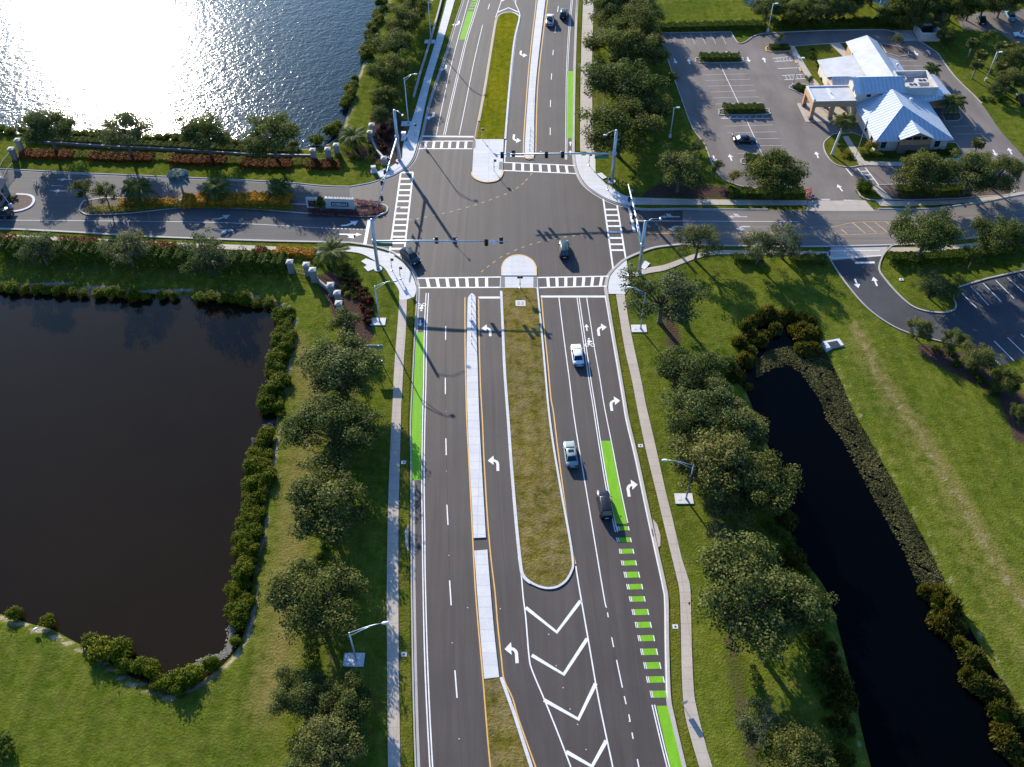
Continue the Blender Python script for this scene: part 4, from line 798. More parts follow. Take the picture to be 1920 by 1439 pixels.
for x, y, w_, l in ((1726, 617, 52, 'round dark tree at the start of the mulch bed by the lower lot'), (1790, 637, 52, 'second round tree in the mulch bed by the lower lot'), (1836, 672, 70, 'third tree in the mulch bed by the lower lot'), (1888, 714, 62, 'fourth tree in the mulch bed near the right edge'), (1918, 775, 46, 'tree cut by the right edge below the lower lot')): tree('oak', x, y, w_, l, 'trees in the mulch bed by the lower lot', zs=1.15)
tree('young', 1828, 478, 42, 'bright green bushy tree between two dark oaks at the right', None, 'bushy_tree')
for x, y, w_, l in ((772, 8, 66, 'oak at the top edge between lake and upper sidewalk'), (757, 42, 72, 'oak second from the top between lake and upper sidewalk'), (741, 84, 74, 'oak third from the top between lake and upper sidewalk'), (731, 134, 76, 'oak left of the upper left street lamp'), (722, 182, 56, 'dark oak above the upper left signal pole'), (713, 214, 44, 'lowest dark tree of the lakeside row near the stone pillars')): tree('oak', x, y, w_, l, GU)
for x, y, w_, l in ((88, 243, 84, 'dark oak against the glare at the far left lakeside'), (232, 246, 94, 'open oak in front of the brightest glare on the lake'), (385, 254, 84, 'oak at the right edge of the lake glare'), (510, 254, 92, 'rounded oak against blue lake water above the entrance road')): tree('thin' if x == 232 else 'oak', x, y, w_, l, 'oaks on the lakeside strip above the entrance road', zs=1.05)
for x, y, w_, l in ((154, 352, 42, 'dense dark tree at the left tip of the planted island'), (195, 360, 44, 'twiggy dark tree second from the left on the planted island')): tree('tall', x, y, w_, l, None, 'holly_tree')
for x, y, w_, l in ((75, 466, 72, 'pale oak below the entrance road, leftmost of three'), (238, 464, 82, 'pale oak below the entrance road, middle of three'), (392, 474, 94, 'pale oak below the entrance road, rightmost of three')): tree('thin', x, y, w_, l, 'oaks between the entrance road and the left pond')
for k, x, y, w_, l in (('oak', 1440, 16, 58, 'oak on the grass bank at the top, left end of the tree line'), ('oak', 1487, 24, 50, 'tree in the top tree line left of centre'), ('oak', 1520, 14, 50, 'tree in the top tree line behind the lot light'), ('oak', 1560, 8, 54, 'tree in the top tree line near the small pond'), ('oak', 1700, 14, 70, 'tall tree behind the waste enclosure'), ('oak', 1735, 8, 66, 'tree at the top edge right of the waste enclosure'), ('oak', 1790, 2, 70, 'tree at the top edge above the shaded corner lot'), ('oak', 1850, 0, 70, 'tree at the top edge above the parked corner cars'), ('oak', 1910, -4, 60, 'tree in the top right corner'), ('oak', 1600, -8, 60, 'tree at the top edge above the bank'), ('oak', 1640, -20, 60, 'tree at the top edge beyond the small pond'), ('thin', 1766, 38, 42, 'tree beside the waste enclosure, upper one'), ('oak', 1774, 72, 36, 'round tree beside the bank drive below the enclosure'),
    ('oak', 1462, 4, 44, 'tree at the top edge behind the first grass bank oak'), ('oak', 1541, 26, 44, 'tree above the long hedge right of the lot light'), ('oak', 1585, 18, 46, 'tree above the hedge left of the top light pole'), ('oak', 1668, 28, 40, 'tree above the hedge left of the waste enclosure'), ('oak', 1722, 34, 46, 'tree just behind the waste enclosure gate end'), ('oak', 1758, 14, 56, 'tree right behind the waste enclosure'), ('oak', 1822, 10, 56, 'tree above the left end of the corner lot'), ('oak', 1880, 8, 50, 'tree above the light blue corner car'),
    ('oak', 1895, 150, 52, 'dark tree near the right edge above the hatched shadow'), ('thin', 1870, 168, 36, 'grey tree below the tall white light pole'), ('oak', 1905, 110, 50, 'dark tree in the right edge thicket'), ('young', 1855, 68, 24, 'small upright tree in the right thicket')): tree(k, x, y, w_, l, GB)
tree('young', 1464, 70, 15, 'thin young tree on the hedged lot corner', None, 'young_tree', 1.3); tree('thin', 1682, 72, 30, 'round tree behind the bank by the waste enclosure'); tree('gold', 1632, 273, 27, 'yellow leaved small tree at the front corner of the bank', None, 'small_tree'); tree('gold', 1586, 292, 24, 'bronze small tree on the flagpole island', None, 'small_tree'); tree('young', 1519, 150, 20, 'small tree by the disabled parking bays', None, 'small_tree')

def palm_parts(seed, fronds=26, length=2.3, h=3.2, mat='palm leaves', rise=0.9, droop=1.6, leaflets=20, lw=0.11, ll=0.55, tr=0.17, tmat='palm bark', lean=0.0, fan=False):
    r_ = random.Random(seed); P_, N_, S_, V_ = [], [], [], []
    rach = MB()
    for k in range(fronds):
        az = k * 2.39996 + r_.uniform(-.15, .15); el = rise * (1 - 1.5 * (k / fronds)) + r_.uniform(-.1, .1); L = length * r_.uniform(.85, 1.08)
        d = Vector((math.cos(az), math.sin(az), 0)); pts = []
        for j in range(9):
            t = j / 8; pts.append(Vector((lean, 0, h)) + d * (L * t * math.cos(el * (1 - t * .4))) + Vector((0, 0, L * (math.sin(el) * t - droop * .33 * t * t))))
        rach.tube(pts, [0.03 - 0.0025 * j for j in range(9)], 3, False)
        side = Vector((-d.y, d.x, 0)); shade = r_.uniform(.2, .75)
        for j in range(leaflets):
            t = (0.12 if not fan else 0.45) + (0.88 if not fan else 0.5) * j / leaflets; f = t * 8; i = min(int(f), 7); c = pts[i].lerp(pts[i + 1], f - i); dv = (pts[i + 1] - pts[i]).normalized()
            l_ = ll * (0.55 + 0.9 * math.sin(math.pi * min(t * .9 + .1, 1))) 
            for sg in (-1, 1):
                tip = c + (side * sg * .85 + dv * .55 + Vector((0, 0, -0.30))).normalized() * l_
                up = Vector((0, 0, 1)); P_.append((c, tip, dv)); V_.append(shade + r_.uniform(-.2, .25))
    vs, fs = [], []
    for (c, tip, dv) in P_:
        n = len(vs); m = (c + tip) / 2 + Vector((0, 0, .05)); vs += [tuple(c), tuple(m + dv * lw * .5), tuple(tip), tuple(m - dv * lw * .5)]; fs.append((n, n + 1, n + 2, n + 3))
    nf = len(fs); rv = len(vs); vs += rach.v; fs += [tuple(i + rv for i in f) for f in rach.f]
    me = bpy.data.meshes.new('crown'); me.from_pydata(vs, [], fs); a = me.attributes.new('var', 'FLOAT', 'FACE'); a.data.foreach_set('value', V_ + [0.5] * (len(fs) - nf)); me.materials.append(MATS[mat])
    mb = MB(); mb.tube([(0, 0, -.1), (0.02, 0, .3), (lean * .45, .02, h * .5), (lean, 0, h)], [tr * 1.35, tr * 1.05, tr, tr * 1.1], 9)
    for i in range(int(h / .3)): mb.tube([(lean * (i * .3 / h), 0, .25 + i * .3), (lean * (i * .3 / h), 0, .33 + i * .3)], [tr * 1.12, tr * 1.06], 9)
    return me, mb.mesh('trunk', tmat, True)
DATE = palm_parts(3, 40, 3.0, 2.6, 'palm leaves', 1.05, 1.5, 26, .10, .55, .30)
QUEEN = palm_parts(4, 16, 2.7, 3.3, 'palm leaves', 1.15, 2.0, 22, .17, .75, .13)
SILVER = palm_parts(5, 30, 1.7, 4.0, 'silver palm leaves', 1.1, 1.5, 14, .2, .8, .17, fan=True)
GOLDP = palm_parts(6, 30, 2.1, 7.6, 'golden palm leaves', 0.9, 2.0, 20, .14, .6, .17, 'pole white', lean=1.0)
CABB = palm_parts(8, 30, 1.5, 4.6, 'golden palm leaves', 1.1, 1.6, 12, .16, .75, .17, fan=True)
def palm(parts, crown_px, h, label, s_=1.0, rz=0.0, lean=0.0, name='palm_tree', group=None):
    a = P(*crown_px, h * s_); root = thing(name, label, 'palm', (a[0] - lean * math.cos(rz) * s_, a[1] - lean * math.sin(rz) * s_, 0.0), rz, group); s_ *= 1.0; root.scale = (s_ * 1.18, s_ * 1.18, s_)
    link('crown', parts[0], root); link('trunk', parts[1], root); return root
palm(DATE, (663, 256), 2.6, 'spreading date palm by the stone pillars above the entrance road', 1.0); palm(DATE, (622, 470), 2.6, 'spreading date palm at the lower left corner, below the stop line', 1.0, 1.0)
palm(QUEEN, (254, 349), 3.3, 'drooping green palm on the planted island, left of the silver palm', 1.1, .4); palm(QUEEN, (404, 348), 3.3, 'drooping green palm on the planted island, right of the silver palm', 1.05, 1.9); palm(QUEEN, (523, 347), 3.3, 'drooping green palm near the entrance sign wall', .85, 2.7)
palm(SILVER, (333, 329), 4.0, 'silver blue palm rising from the planted island', 1.0, .2); palm(GOLDP, (1585, 224), 7.6, 'tall golden palm with pale leaning trunk before the bank', 1.05, .5, 1.0)
palm(QUEEN, (1790, 188), 3.3, 'small palm beside the bank drive through', 1.0, .3); palm(QUEEN, (1749, 127), 3.3, 'small palm behind the white roof enclosure', .8, 2.0); palm(CABB, (1836, 266), 4.6, 'palm between the front oaks and the bank drive', .75, 1.0); palm(QUEEN, (1787, 545), 2.6, 'young yellowish palm on the grass nose', .55, 1.0)
for i, (x, y, l) in enumerate(((1826, 78, 'upper'), (1842, 100, 'middle'), (1834, 118, 'lowest'), (1880, 84, 'upper right'), (1905, 85, 'rightmost'), (1880, 122, 'lower right'))): palm(CABB, (x, y), 4.6, l + ' cabbage palm of the clump near the corner lot', .85, i * 1.1, 0, 'palm_tree', 'cabbage palms near the corner lot')

# shrubs: one mesh per kind, copied
def bush_mesh(seed, rad, h, per, leaf, mat, clumps=9, aspect=.5, up=.5):
    global nrng
    nrng = np.random.default_rng(seed); cs = []
    for _ in range(clumps):
        a, q = nrng.uniform(0, 6.28), rad * .8 * nrng.random() ** .5; cs.append((math.cos(a) * q, math.sin(a) * q, h * (.28 + .42 * nrng.random() * (1 - q / rad * .5))))
    p, n, s, v = cloud(cs, nrng.uniform(.26, .55, clumps) * rad, per * 1.35, leaf, aspect, .9, up)
    k = nrng.integers(0, len(p), len(p) // 6); p[k] *= nrng.uniform(1.0, 1.28, (len(k), 1))
    ok = p[:, 2] > 0.02
    return leaf_mesh('shrub', p[ok], n[ok], s[ok], aspect, v[ok], mat)
SHORE = [bush_mesh(70 + i, 1.25, 1.9, 560, .25, 'shore leaves', 20, .5, .7) for i in range(4)]
TWIG = [bush_mesh(80, 1.0, 1.2, 130, .42, 'dry twigs', 8, .12, .2)]
CROT = [bush_mesh(90 + i, .62, .75, 500, .26, 'croton leaves', 6) for i in range(2)]
OCROT = [bush_mesh(94 + i, 1.0, 1.25, 300, .30, 'orange croton leaves', 8) for i in range(2)]
MAROON = [bush_mesh(98, .9, 1.2, 300, .3, 'maroon leaves', 8)]
LIME = [bush_mesh(100 + i, .9, .55, 420, .24, 'lime leaves', 9) for i in range(2)]
PINK = [bush_mesh(104 + i, .5, .4, 560, .16, 'pink flowers', 6) for i in range(2)]
LOWG = [bush_mesh(108 + i, .8, .8, 360, .24, 'hedge leaves', 8) for i in range(2)]
GREEN = [bush_mesh(112 + i, .85, 1.0, 330, .26, 'young leaves', 8) for i in range(2)]
def reed_mesh(seed, rad, h, n, mat):
    r_ = np.random.default_rng(seed); q = rad * r_.random(n) ** .8; a = r_.uniform(0, 6.28, n); hh = h * r_.uniform(.45, 1.15, n) * (1.1 - .5 * q / rad)
    p = np.stack([np.cos(a) * q, np.sin(a) * q, hh * .5], 1)
    b = np.stack([r_.normal(size=n) * .28, r_.normal(size=n) * .28, np.ones(n)], 1); b /= np.linalg.norm(b, axis=1, keepdims=True)
    sd = np.stack([np.cos(a * 7), np.sin(a * 7), np.zeros(n)], 1); wv = .13
    v = np.stack([p - b * hh[:, None] * .5 - sd * wv * .5, p - b * hh[:, None] * .5 + sd * wv * .5, p + b * hh[:, None] * .5 + sd * wv * .35, p + b * hh[:, None] * .5 - sd * wv * .35], 1).reshape(-1, 3)
    me = bpy.data.meshes.new('reeds'); me.from_pydata(v.tolist(), [], np.arange(4 * n).reshape(n, 4).tolist())
    at = me.attributes.new('var', 'FLOAT', 'FACE'); at.data.foreach_set('value', np.clip(r_.normal(.45, .22, n), 0, 1).astype(np.float32)); me.materials.append(MATS[mat]); return me
REED = [reed_mesh(120 + i, 1.5 - .3 * i, 1.3 + .35 * i, 620, 'reed leaves') for i in range(3)]
def put(name, meshes, x, y, z, s_, label, cat, group):
    o = link(name, meshes[rnd.randrange(len(meshes))], None, (x, y, z), rnd.uniform(0, 6.28), (s_, s_, s_ * rnd.uniform(.85, 1.12)))
    return tag(o, label, cat, group)
def strip_of(name, meshes, pts, step, width, label, cat, group, z=-0.35, smin=.75, smax=1.15, keep=1.0):
    g = G(smooth(pts, 4)); acc = 0.0; nxt = 0.0
    for i in range(len(g) - 1):
        a, b_ = Vector(g[i]), Vector(g[i + 1]); L = (b_ - a).length
        if L < 1e-6: continue
        nn = Vector((-(b_ - a).y, (b_ - a).x)) / L
        while nxt <= acc + L:
            p = a.lerp(b_, (nxt - acc) / L) + nn * rnd.uniform(-width / 2, width / 2)
            if rnd.random() < keep: put(name, meshes, p.x, p.y, z, rnd.uniform(smin, smax), label, cat, group)
            nxt += step * rnd.uniform(.75, 1.25)
        acc += L
for half, sg in (('inner', 1), ('outer', -1)):
    o_ = 8 if sg > 0 else 0
    strip_of('shore_shrub', SHORE, [(535 - o_, 590), (532 - o_, 625), (523 - o_, 685), (515 - o_, 745), (508 - o_, 782)] if sg > 0 else [(541, 585), (540, 625), (531, 685), (524, 745), (517, 790)], 1.3, 1.3, 'bright leafy shrub, ' + half + ' row, right bank of the left pond, upper stretch', 'shrub', half + ' shrubs on the right pond bank', smin=.5, smax=1.08)
    strip_of('shore_shrub', SHORE, [(492 - o_, 830), (487 - o_, 880), (475 - o_, 935), (466 - o_, 1000), (458 - o_, 1070), (446 - o_, 1140), (436 - o_, 1175)] if sg > 0 else [(501, 815), (496, 880), (485, 940), (475, 1000), (466, 1070), (456, 1140), (448, 1175)], 1.3, 1.3, 'bright leafy shrub, ' + half + ' row, right bank of the left pond, lower stretch', 'shrub', half + ' shrubs on the right pond bank', smin=.5, smax=1.08)
strip_of('shore_shrub', SHORE, [(175, 1200), (205, 1225), (240, 1245), (285, 1268), (330, 1275), (360, 1268), (400, 1250)], 1.9, 1.6, 'leafy shrub along the near bank of the left pond', 'shrub', 'shrubs on the near pond bank', smin=.8, smax=1.3)
for x, y, s_, l in ((28, 1155, .75, 'round green shrub in the water at the far left near bank'), (92, 1170, .7, 'green shrub beside the white egret'), (443, 1205, .55, 'lone low shrub in the pond corner by the pale foam')): put('shore_shrub', SHORE, *P(x, y, -.3), -.3, s_, l, 'shrub', None)
strip_of('shore_shrub', SHORE, [(-20, 541), (60, 542), (140, 548), (250, 554), (335, 557)], 2.3, .7, 'olive shrub on the far bank of the left pond, left stretch', 'shrub', 'shrubs on the far pond bank', smin=.6, smax=.95)
strip_of('shore_shrub', SHORE, [(375, 560), (430, 562), (480, 567), (520, 575)], 2.0, .9, 'olive shrub on the far bank of the left pond, right stretch', 'shrub', 'shrubs on the far pond bank', smin=.7, smax=1.0)
strip_of('twiggy_shrub', TWIG, [(500, 800), (482, 800), (470, 960), (445, 1160)], 5, 1.5, 'dry pale twigs at the water edge of the shrub strip', 'shrub', 'dry twigs along the pond', -.5, .5, .9)
strip_of('shore_shrub', SHORE, [(722, 5), (706, 45), (694, 80), (683, 112)], 2.0, 2.2, 'green shrub in the thick strip on the lake bank near the top edge', 'shrub', 'upper lake bank shrubs', smin=.8, smax=1.2)
strip_of('shore_shrub', SHORE, [(664, 148), (656, 172), (648, 195), (638, 208)], 2.4, 1.4, 'green shrub in the thinner strip halfway down the lake bank', 'shrub', 'middle lake bank shrubs', smin=.6, smax=1.1)
for x, y, s_, l in ((620, 250, 1.35, 'large bright shrub at the lake corner above the date palm'), (594, 266, 1.1, 'green shrub at the lake corner left of the large bright one'), (632, 238, .9, 'small bright shrub at the upper side of the lake corner')): put('shore_shrub', SHORE, *P(x, y), -.3, s_, l, 'shrub', None)
strip_of('shore_shrub', SHORE, [(-25, 247), (60, 250), (160, 255), (260, 259), (340, 265), (440, 271), (560, 279)], 2.3, 1.2, 'green shrub along the near lake shore behind the oaks', 'shrub', 'near lake shore shrubs', -.25, .75, 1.1)
# canal edge: reeds, shrubs and a floating mat
for pts, l, st, wd in (([(1384, 720), (1388, 680), (1400, 645)], 'olive brown reed clump at the left shoulder of the canal', 1.5, 2.6), ([(1405, 635), (1425, 610), (1455, 598), (1490, 600), (1515, 612)], 'rust brown reed clump round the head of the canal', 1.15, 3.6), ([(1497, 622), (1515, 638), (1535, 655)], 'olive reed clump beside the concrete headwall', 1.0, 3.4),
    ([(1745, 1105), (1790, 1180), (1840, 1270), (1885, 1350), (1925, 1430)], 'olive reed clump on the right bank low in the picture', 1.35, 2.6), ([(1478, 1050), (1510, 1110), (1538, 1200), (1560, 1300), (1582, 1430)], 'shaded brown reed clump on the left bank of the canal', 1.5, 2.0), ([(1440, 880), (1458, 930), (1468, 985)], 'brown reed clump on the left bank beneath the leaning oak', 1.4, 1.6)):
    strip_of('reed_clump', REED, pts, st * .55, wd * 1.3, l, 'reeds', 'reed clumps round the canal', -.6, .5, 1.35)
strip_of('shore_shrub', SHORE, [(1765, 1130), (1810, 1220), (1870, 1330), (1915, 1420)], 3.2, 2.0, 'olive shrub among the reeds on the right canal bank', 'shrub', 'canal bank shrubs', -.5, .55, .95)
def mat_of(outline, inner, n):
    r_ = np.random.default_rng(9); og, ig = G(outline), G(inner)
    xs_ = [p[0] for p in og]; ys_ = [p[1] for p in og]
    x = r_.uniform(min(xs_), max(xs_), n); y = r_.uniform(min(ys_), max(ys_), n)
    din = seg_dist(x, y, ig, False); ok = inside(x, y, og) & (r_.random(n) < np.clip(.25 + din / 2.2, 0, 1)) & (np.sin(x * 1.7 + np.sin(y * 1.3) * 2) * np.sin(y * 1.1 + x * .4) > -.93 + .25 * r_.random(n))
    p = np.stack([x, y, np.full(n, -.53) + r_.uniform(0, .06, n)], 1)[ok]; nn = r_.normal(size=p.shape) * .35; nn[:, 2] += 1; k = len(p)
    return leaf_mesh('pond_weed', p, nn, r_.uniform(.2, .42, k), .8, r_.normal(.45, .2, k) + .22 * np.sin(p[:, 0] * .8) * np.sin(p[:, 1] * .5), 'algae leaves')
AO = [(1418, 676), (1440, 655), (1480, 645), (1520, 655), (1552, 655), (1568, 672), (1588, 712), (1613, 768), (1640, 815), (1670, 868), (1700, 920), (1749, 1013), (1785, 1088), (1762, 1112), (1736, 1124), (1697, 1032), (1638, 928), (1573, 810), (1549, 782), (1541, 750), (1525, 728), (1502, 696), (1480, 682), (1448, 688), (1418, 708)]
tag(link('pond_weed', mat_of(AO, G and [(1418, 708), (1448, 688), (1480, 682), (1502, 696), (1525, 728), (1541, 750), (1549, 782), (1573, 810), (1638, 928), (1697, 1032), (1736, 1124)], 72000)), 'olive floating weed along the canal head and right bank', 'water weed', None, 'stuff')

FO = G(smooth([(432, 1172), (431, 1195), (427, 1212), (418, 1224), (402, 1230), (385, 1233), (366, 1243)], 4)); FP = np.array(FO)[nrng.integers(0, len(FO), 900)] + nrng.normal(0, .22, (900, 2)); FN = nrng.normal(0, .1, (900, 3)); FN[:, 2] += 1
tag(link('pond_foam', leaf_mesh('pond_foam', np.column_stack([FP, np.full(900, -.53)]), FN, nrng.uniform(.15, .35, 900), .7, nrng.uniform(.2, .9, 900), 'dry twigs')), 'pale foam drifting in the near corner of the left pond', 'foam', None, 'stuff')
# hedges and planted beds
def hedge(pts, w_, h, label, mat='hedge leaves', per=180, leaf=.22, name='hedge', dens=1.0, z=0.0, cat='hedge'):
    global nrng
    nrng = np.random.default_rng(int(pts[0][0]) + 17); g = G(pts); Pn, Nn = [], []
    for i in range(len(g) - 1):
        a, b_ = np.array(g[i]), np.array(g[i + 1]); L = np.linalg.norm(b_ - a); d = (b_ - a) / L; n = np.array([-d[1], d[0]])
        k = int(L * (w_ + 2 * h) * per * dens); t = nrng.random(k) * L; u = nrng.random(k) * (w_ + 2 * h)
        lump = 1 + .10 * np.sin(t * 2.1 + i) + .08 * np.sin(t * 4.7)
        off = np.where(u < h, -w_ / 2, np.where(u < h + w_, u - h - w_ / 2, w_ / 2)) * lump; zz = np.where(u < h, u, np.where(u < h + w_, h, w_ + 2 * h - u)) * lump + nrng.normal(0, .06, k)
        nn = np.stack([np.where(u < h, -1, np.where(u < h + w_, 0, 1)) * n[0], np.where(u < h, -1, np.where(u < h + w_, 0, 1)) * n[1], np.where((u >= h) & (u < h + w_), 1, .2)], 1)
        p = a + np.outer(t, d) + np.outer(off + nrng.normal(0, .06, k), n); Pn.append(np.column_stack([p, np.maximum(zz, .03) + z])); Nn.append(nn + nrng.normal(0, .45, nn.shape))
    p, n = np.concatenate(Pn), np.concatenate(Nn); k = len(p)
    return tag(link(name, leaf_mesh(name, p, n, leaf * nrng.uniform(.7, 1.3, k), .6, nrng.normal(.45, .2, k), mat)), label, cat)
hedge([(1232, 57), (1300, 55), (1370, 53), (1434, 52)], 2.6, 1.3, 'long clipped hedge along the top of the bank lot, left of the lot light'); hedge([(1446, 52), (1500, 50), (1560, 49), (1690, 46)], 2.6, 1.3, 'clipped hedge along the top of the bank lot, behind the bank')
hedge([(1311, 112.5), (1386, 112.5)], 2.3, 1.1, 'hedge filling the farther island of the bank lot', z=.12); hedge([(1355, 209), (1432, 208.5)], 2.3, 1.1, 'hedge filling the nearer island of the bank lot', z=.12); hedge([(1396, 303), (1424, 303)], 2.2, 1.0, 'short hedge on the island half hidden by the large dark oak', z=.12)
for pts, l in (([(1306, 114), (1311, 109.5), (1386, 109), (1391, 113), (1388, 117.5), (1312, 118)], 'farther'), ([(1350, 211), (1356, 205.5), (1434, 205), (1440, 210), (1437, 215), (1356, 216)], 'nearer'), ([(1390, 303), (1396, 299), (1430, 299), (1430, 307), (1396, 308)], 'hidden'), ([(1437, 92), (1443, 88), (1482, 88), (1482, 95.5), (1443, 97)], 'corner'), ([(1480, 165), (1488, 161), (1515, 161), (1512, 180), (1490, 170)], 'bay end')):
    mo = struct(MB().prism(G(pts), 0.0, .12), 'planted_island', 'mulch', None, l + ' planted island in the bank lot'); struct(MB().strip(G(smooth(pts, 3, True)), .25, .15, 0, True, .1), 'kerb', 'yellow paint' if l == 'corner' else 'concrete curb', mo)
hedge([(1442, 91.5), (1478, 91.5)], 1.6, .6, 'low hedge on the yellow kerbed corner island', z=.12); hedge([(1490, 164), (1512, 172)], 1.8, .6, 'low dark planting at the end of the disabled bays', z=.12)
hedge([(1365, 366), (1440, 368), (1505, 366)], 2.0, 1.2, 'dark hedge beneath the oak beside the shaded sidewalk'); hedge([(1680, 363), (1750, 364), (1815, 359)], 2.0, 1.3, 'bright hedge below the bank oaks'); put('round_bush', [bush_mesh(140, 1.7, 2.0, 420, .24, 'hedge leaves', 14)], *P(1619, 355), .1, 1.0, 'clipped round bush on the island at the lot entrance', 'bush', None)
hedge([(1480, 491), (1548, 491)], 1.8, 1.1, 'bright hedge left of the black driveway', 'young leaves'); hedge([(1375, 489), (1430, 491)], 1.6, 1.0, 'shaded hedge under the pale oaks', 'hedge leaves'); hedge([(1664, 489), (1720, 490), (1800, 484), (1880, 473), (1940, 464)], 2.0, 1.2, 'long hedge under the oaks right of the driveway')
hedge([(0, 476), (140, 482), (320, 494), (420, 500), (540, 506)], 2.8, 2.5, 'long clipped hedge between low wall and left pond', 'hedge leaves'); hedge([(52, 262), (130, 266.5), (217, 272), (330, 278), (450, 284), (560, 287)], 1.6, .9, 'hedge behind the low wall on the lakeside strip', 'young leaves')
hedge([(1612, 291), (1680, 294)], 1.3, .7, 'low hedge under the left bank windows', 'young leaves', cat='hedge'); hedge([(1700, 293), (1790, 288)], 1.3, .7, 'low hedge under the right bank windows')
for i, (x0, x1, y0, y1) in enumerate(((42, 138, 291, 293), (170, 288, 296, 299), (320, 424, 302, 304), (453, 548, 309, 310.5), (577, 640, 311, 312))):
    o = ['leftmost', 'second', 'middle', 'fourth', 'rightmost'][i]
    hedge([(x0, y0), ((x0 + x1) / 2, (y0 + y1) / 2 + 1), (x1, y1)], 2.6, .7, o + ' of five red croton beds above the entrance road', 'croton leaves', 150, .25, 'croton_bed', 1.0, 0.0, 'flower bed')
for i, (x, y, w_) in enumerate(((155, 291, 46), (305, 296, 40), (440, 302, 36), (562, 305, 30))): hedge([(x - w_ / 2, y), (x + w_ / 2, y + .8)], 2.4, .35, ['first', 'second', 'third', 'fourth'][i] + ' lime groundcover patch from the left between the red croton beds', 'lime leaves', 160, .22, 'groundcover_bed', 1.0, 0.0, 'flower bed')
for i, (x0, x1, y0, y1) in enumerate(((-5, 28, 450, 452), (110, 180, 455, 457.5), (268, 330, 464, 467), (372, 395, 471, 472), (478, 500, 474, 475), (518, 592, 472, 478))):
    hedge([(x0, y0), (x1, y1)], 2.0, .7, ['first', 'second', 'third', 'fourth', 'fifth', 'sixth'][i] + ' rust croton bed from the left below the entrance road', 'croton leaves' if i < 5 else 'orange croton leaves', 90, .27, 'croton_bed', 1.0, 0.0, 'flower bed')
for i, (x0, x1, y0, y1) in enumerate(((28, 60, 457, 459), (172, 215, 463, 465), (318, 362, 472, 475), (468, 520, 481, 484), (525, 545, 479, 482))): hedge([(x0, y0), (x1, y1)], 3.0, .45, ['first', 'second', 'third', 'fourth', 'fifth'][i] + ' lime groundcover bed from the left below the entrance road', 'lime leaves', 160, .22, 'groundcover_bed', 1.0, 0.0, 'flower bed')
hedge([(345, 384), (400, 381), (450, 381), (500, 379), (548, 383)], 2.9, 1.3, 'bright orange croton hedge on the planted island', 'orange croton leaves', 130, .3, 'croton_bed', 1.0, .1, 'flower bed'); hedge([(225, 385), (285, 384), (335, 384)], 1.8, .8, 'small orange shrubs left of the silver palm', 'orange croton leaves', 70, .3, 'croton_bed', .8, .1, 'flower bed')
hedge([(165, 396), (230, 395), (290, 389), (350, 386), (450, 388), (550, 393)], 1.6, .5, 'yellow green edging along the near side of the planted island', 'lime leaves', 80, .24, 'groundcover_bed', .9, .1, 'flower bed')
hedge([(665, 383), (690, 384), (712, 387)], 1.6, .4, 'upper arm of the pink flower bed at the island tip', 'pink flowers', 110, .2, 'flower_bed', 1.0, .1, 'flower bed'); hedge([(580, 402), (640, 404), (690, 403), (712, 398), (718, 392)], 1.3, .4, 'lower arm of the pink flower bed along the sign wall', 'pink flowers', 110, .2, 'flower_bed', 1.0, .1, 'flower bed')
for pts, meshes, st, wd, l, grp, nm in (([(708, 285), (722, 262), (728, 240)], MAROON, 1.2, 3.0, 'maroon leaved shrub beside the upper left signal pole', 'maroon shrubs by the upper left corner', 'maroon_shrub'), ([(652, 520), (672, 545), (690, 580), (680, 610)], MAROON, 1.1, 2.2, 'maroon shrub in the corner bed below the date palm', 'maroon shrubs by the lower left corner', 'maroon_shrub'), ([(600, 492), (628, 505), (642, 530), (655, 560)], LIME, 1.8, 2.6, 'lime shrub among the stone pillars at the lower left', 'lime shrubs by the lower pillars', 'lime_shrub'),
    ([(655, 500), (662, 530), (672, 565)], LOWG, 1.5, 2.0, 'dark green shrub in the bed below the date palm', 'green shrubs below the date palm', 'green_shrub'), ([(640, 290), (668, 302), (702, 292), (690, 272)], LIME, 2.4, 2.0, 'lime shrub round the upper date palm', 'lime shrubs round the upper date palm', 'lime_shrub'), ([(655, 640), (640, 700), (632, 780), (625, 860), (615, 960), (605, 1040), (585, 1160), (580, 1250), (590, 1400)], LOWG, 1.5, 2.6, 'dark shrub beneath the oaks beside the left pond', 'dark shrubs beneath the left oaks', 'green_shrub'),
    ([(1290, 770), (1310, 870), (1350, 990), (1365, 1060)], GREEN, 2.6, 2.0, 'green shrub in the mulch under the right oaks', 'shrubs under the right oaks', 'green_shrub'), ([(1755, 655), (1800, 678), (1840, 705), (1885, 745)], LOWG, 1.8, 2.4, 'low shrub in the mulch bed by the lower lot', 'low shrubs in the mulch bed', 'green_shrub'), ([(1400, 1260), (1420, 1330), (1440, 1420)], GREEN, 2.2, 2.0, 'shrub near the bottom edge below the largest oak', 'shrubs below the largest oak', 'green_shrub'),
    ([(1448, 985), (1470, 1010), (1505, 1075), (1528, 1160), (1548, 1260), (1568, 1360), (1585, 1430)], LOWG, 1.4, 3.2, 'dark shrub added to deepen the shade between the right oaks and the canal', 'dark shrubs added to darken the left canal bank', 'green_shrub'), ([(1842, 187), (1880, 190)], LOWG, 1.8, 1.0, 'dark low shrub on the lawn right of the bank drive', 'lawn shrubs right of the bank', 'green_shrub'), ([(1570, 275), (1580, 290), (1600, 300)], LOWG, 1.6, 1.2, 'shrub at the foot of the tall golden palm', 'shrubs at the golden palm', 'green_shrub'), ([(1522, 95), (1545, 155)], LOWG, 2.2, 1.0, 'shrub beside the bank side walk', 'shrubs beside the bank walk', 'green_shrub')):  # dark shrub row by the canal is added to imitate the bank's deep shade
    strip_of(nm, meshes, pts, st, wd, l, 'shrub', grp, .05, .75, 1.15)
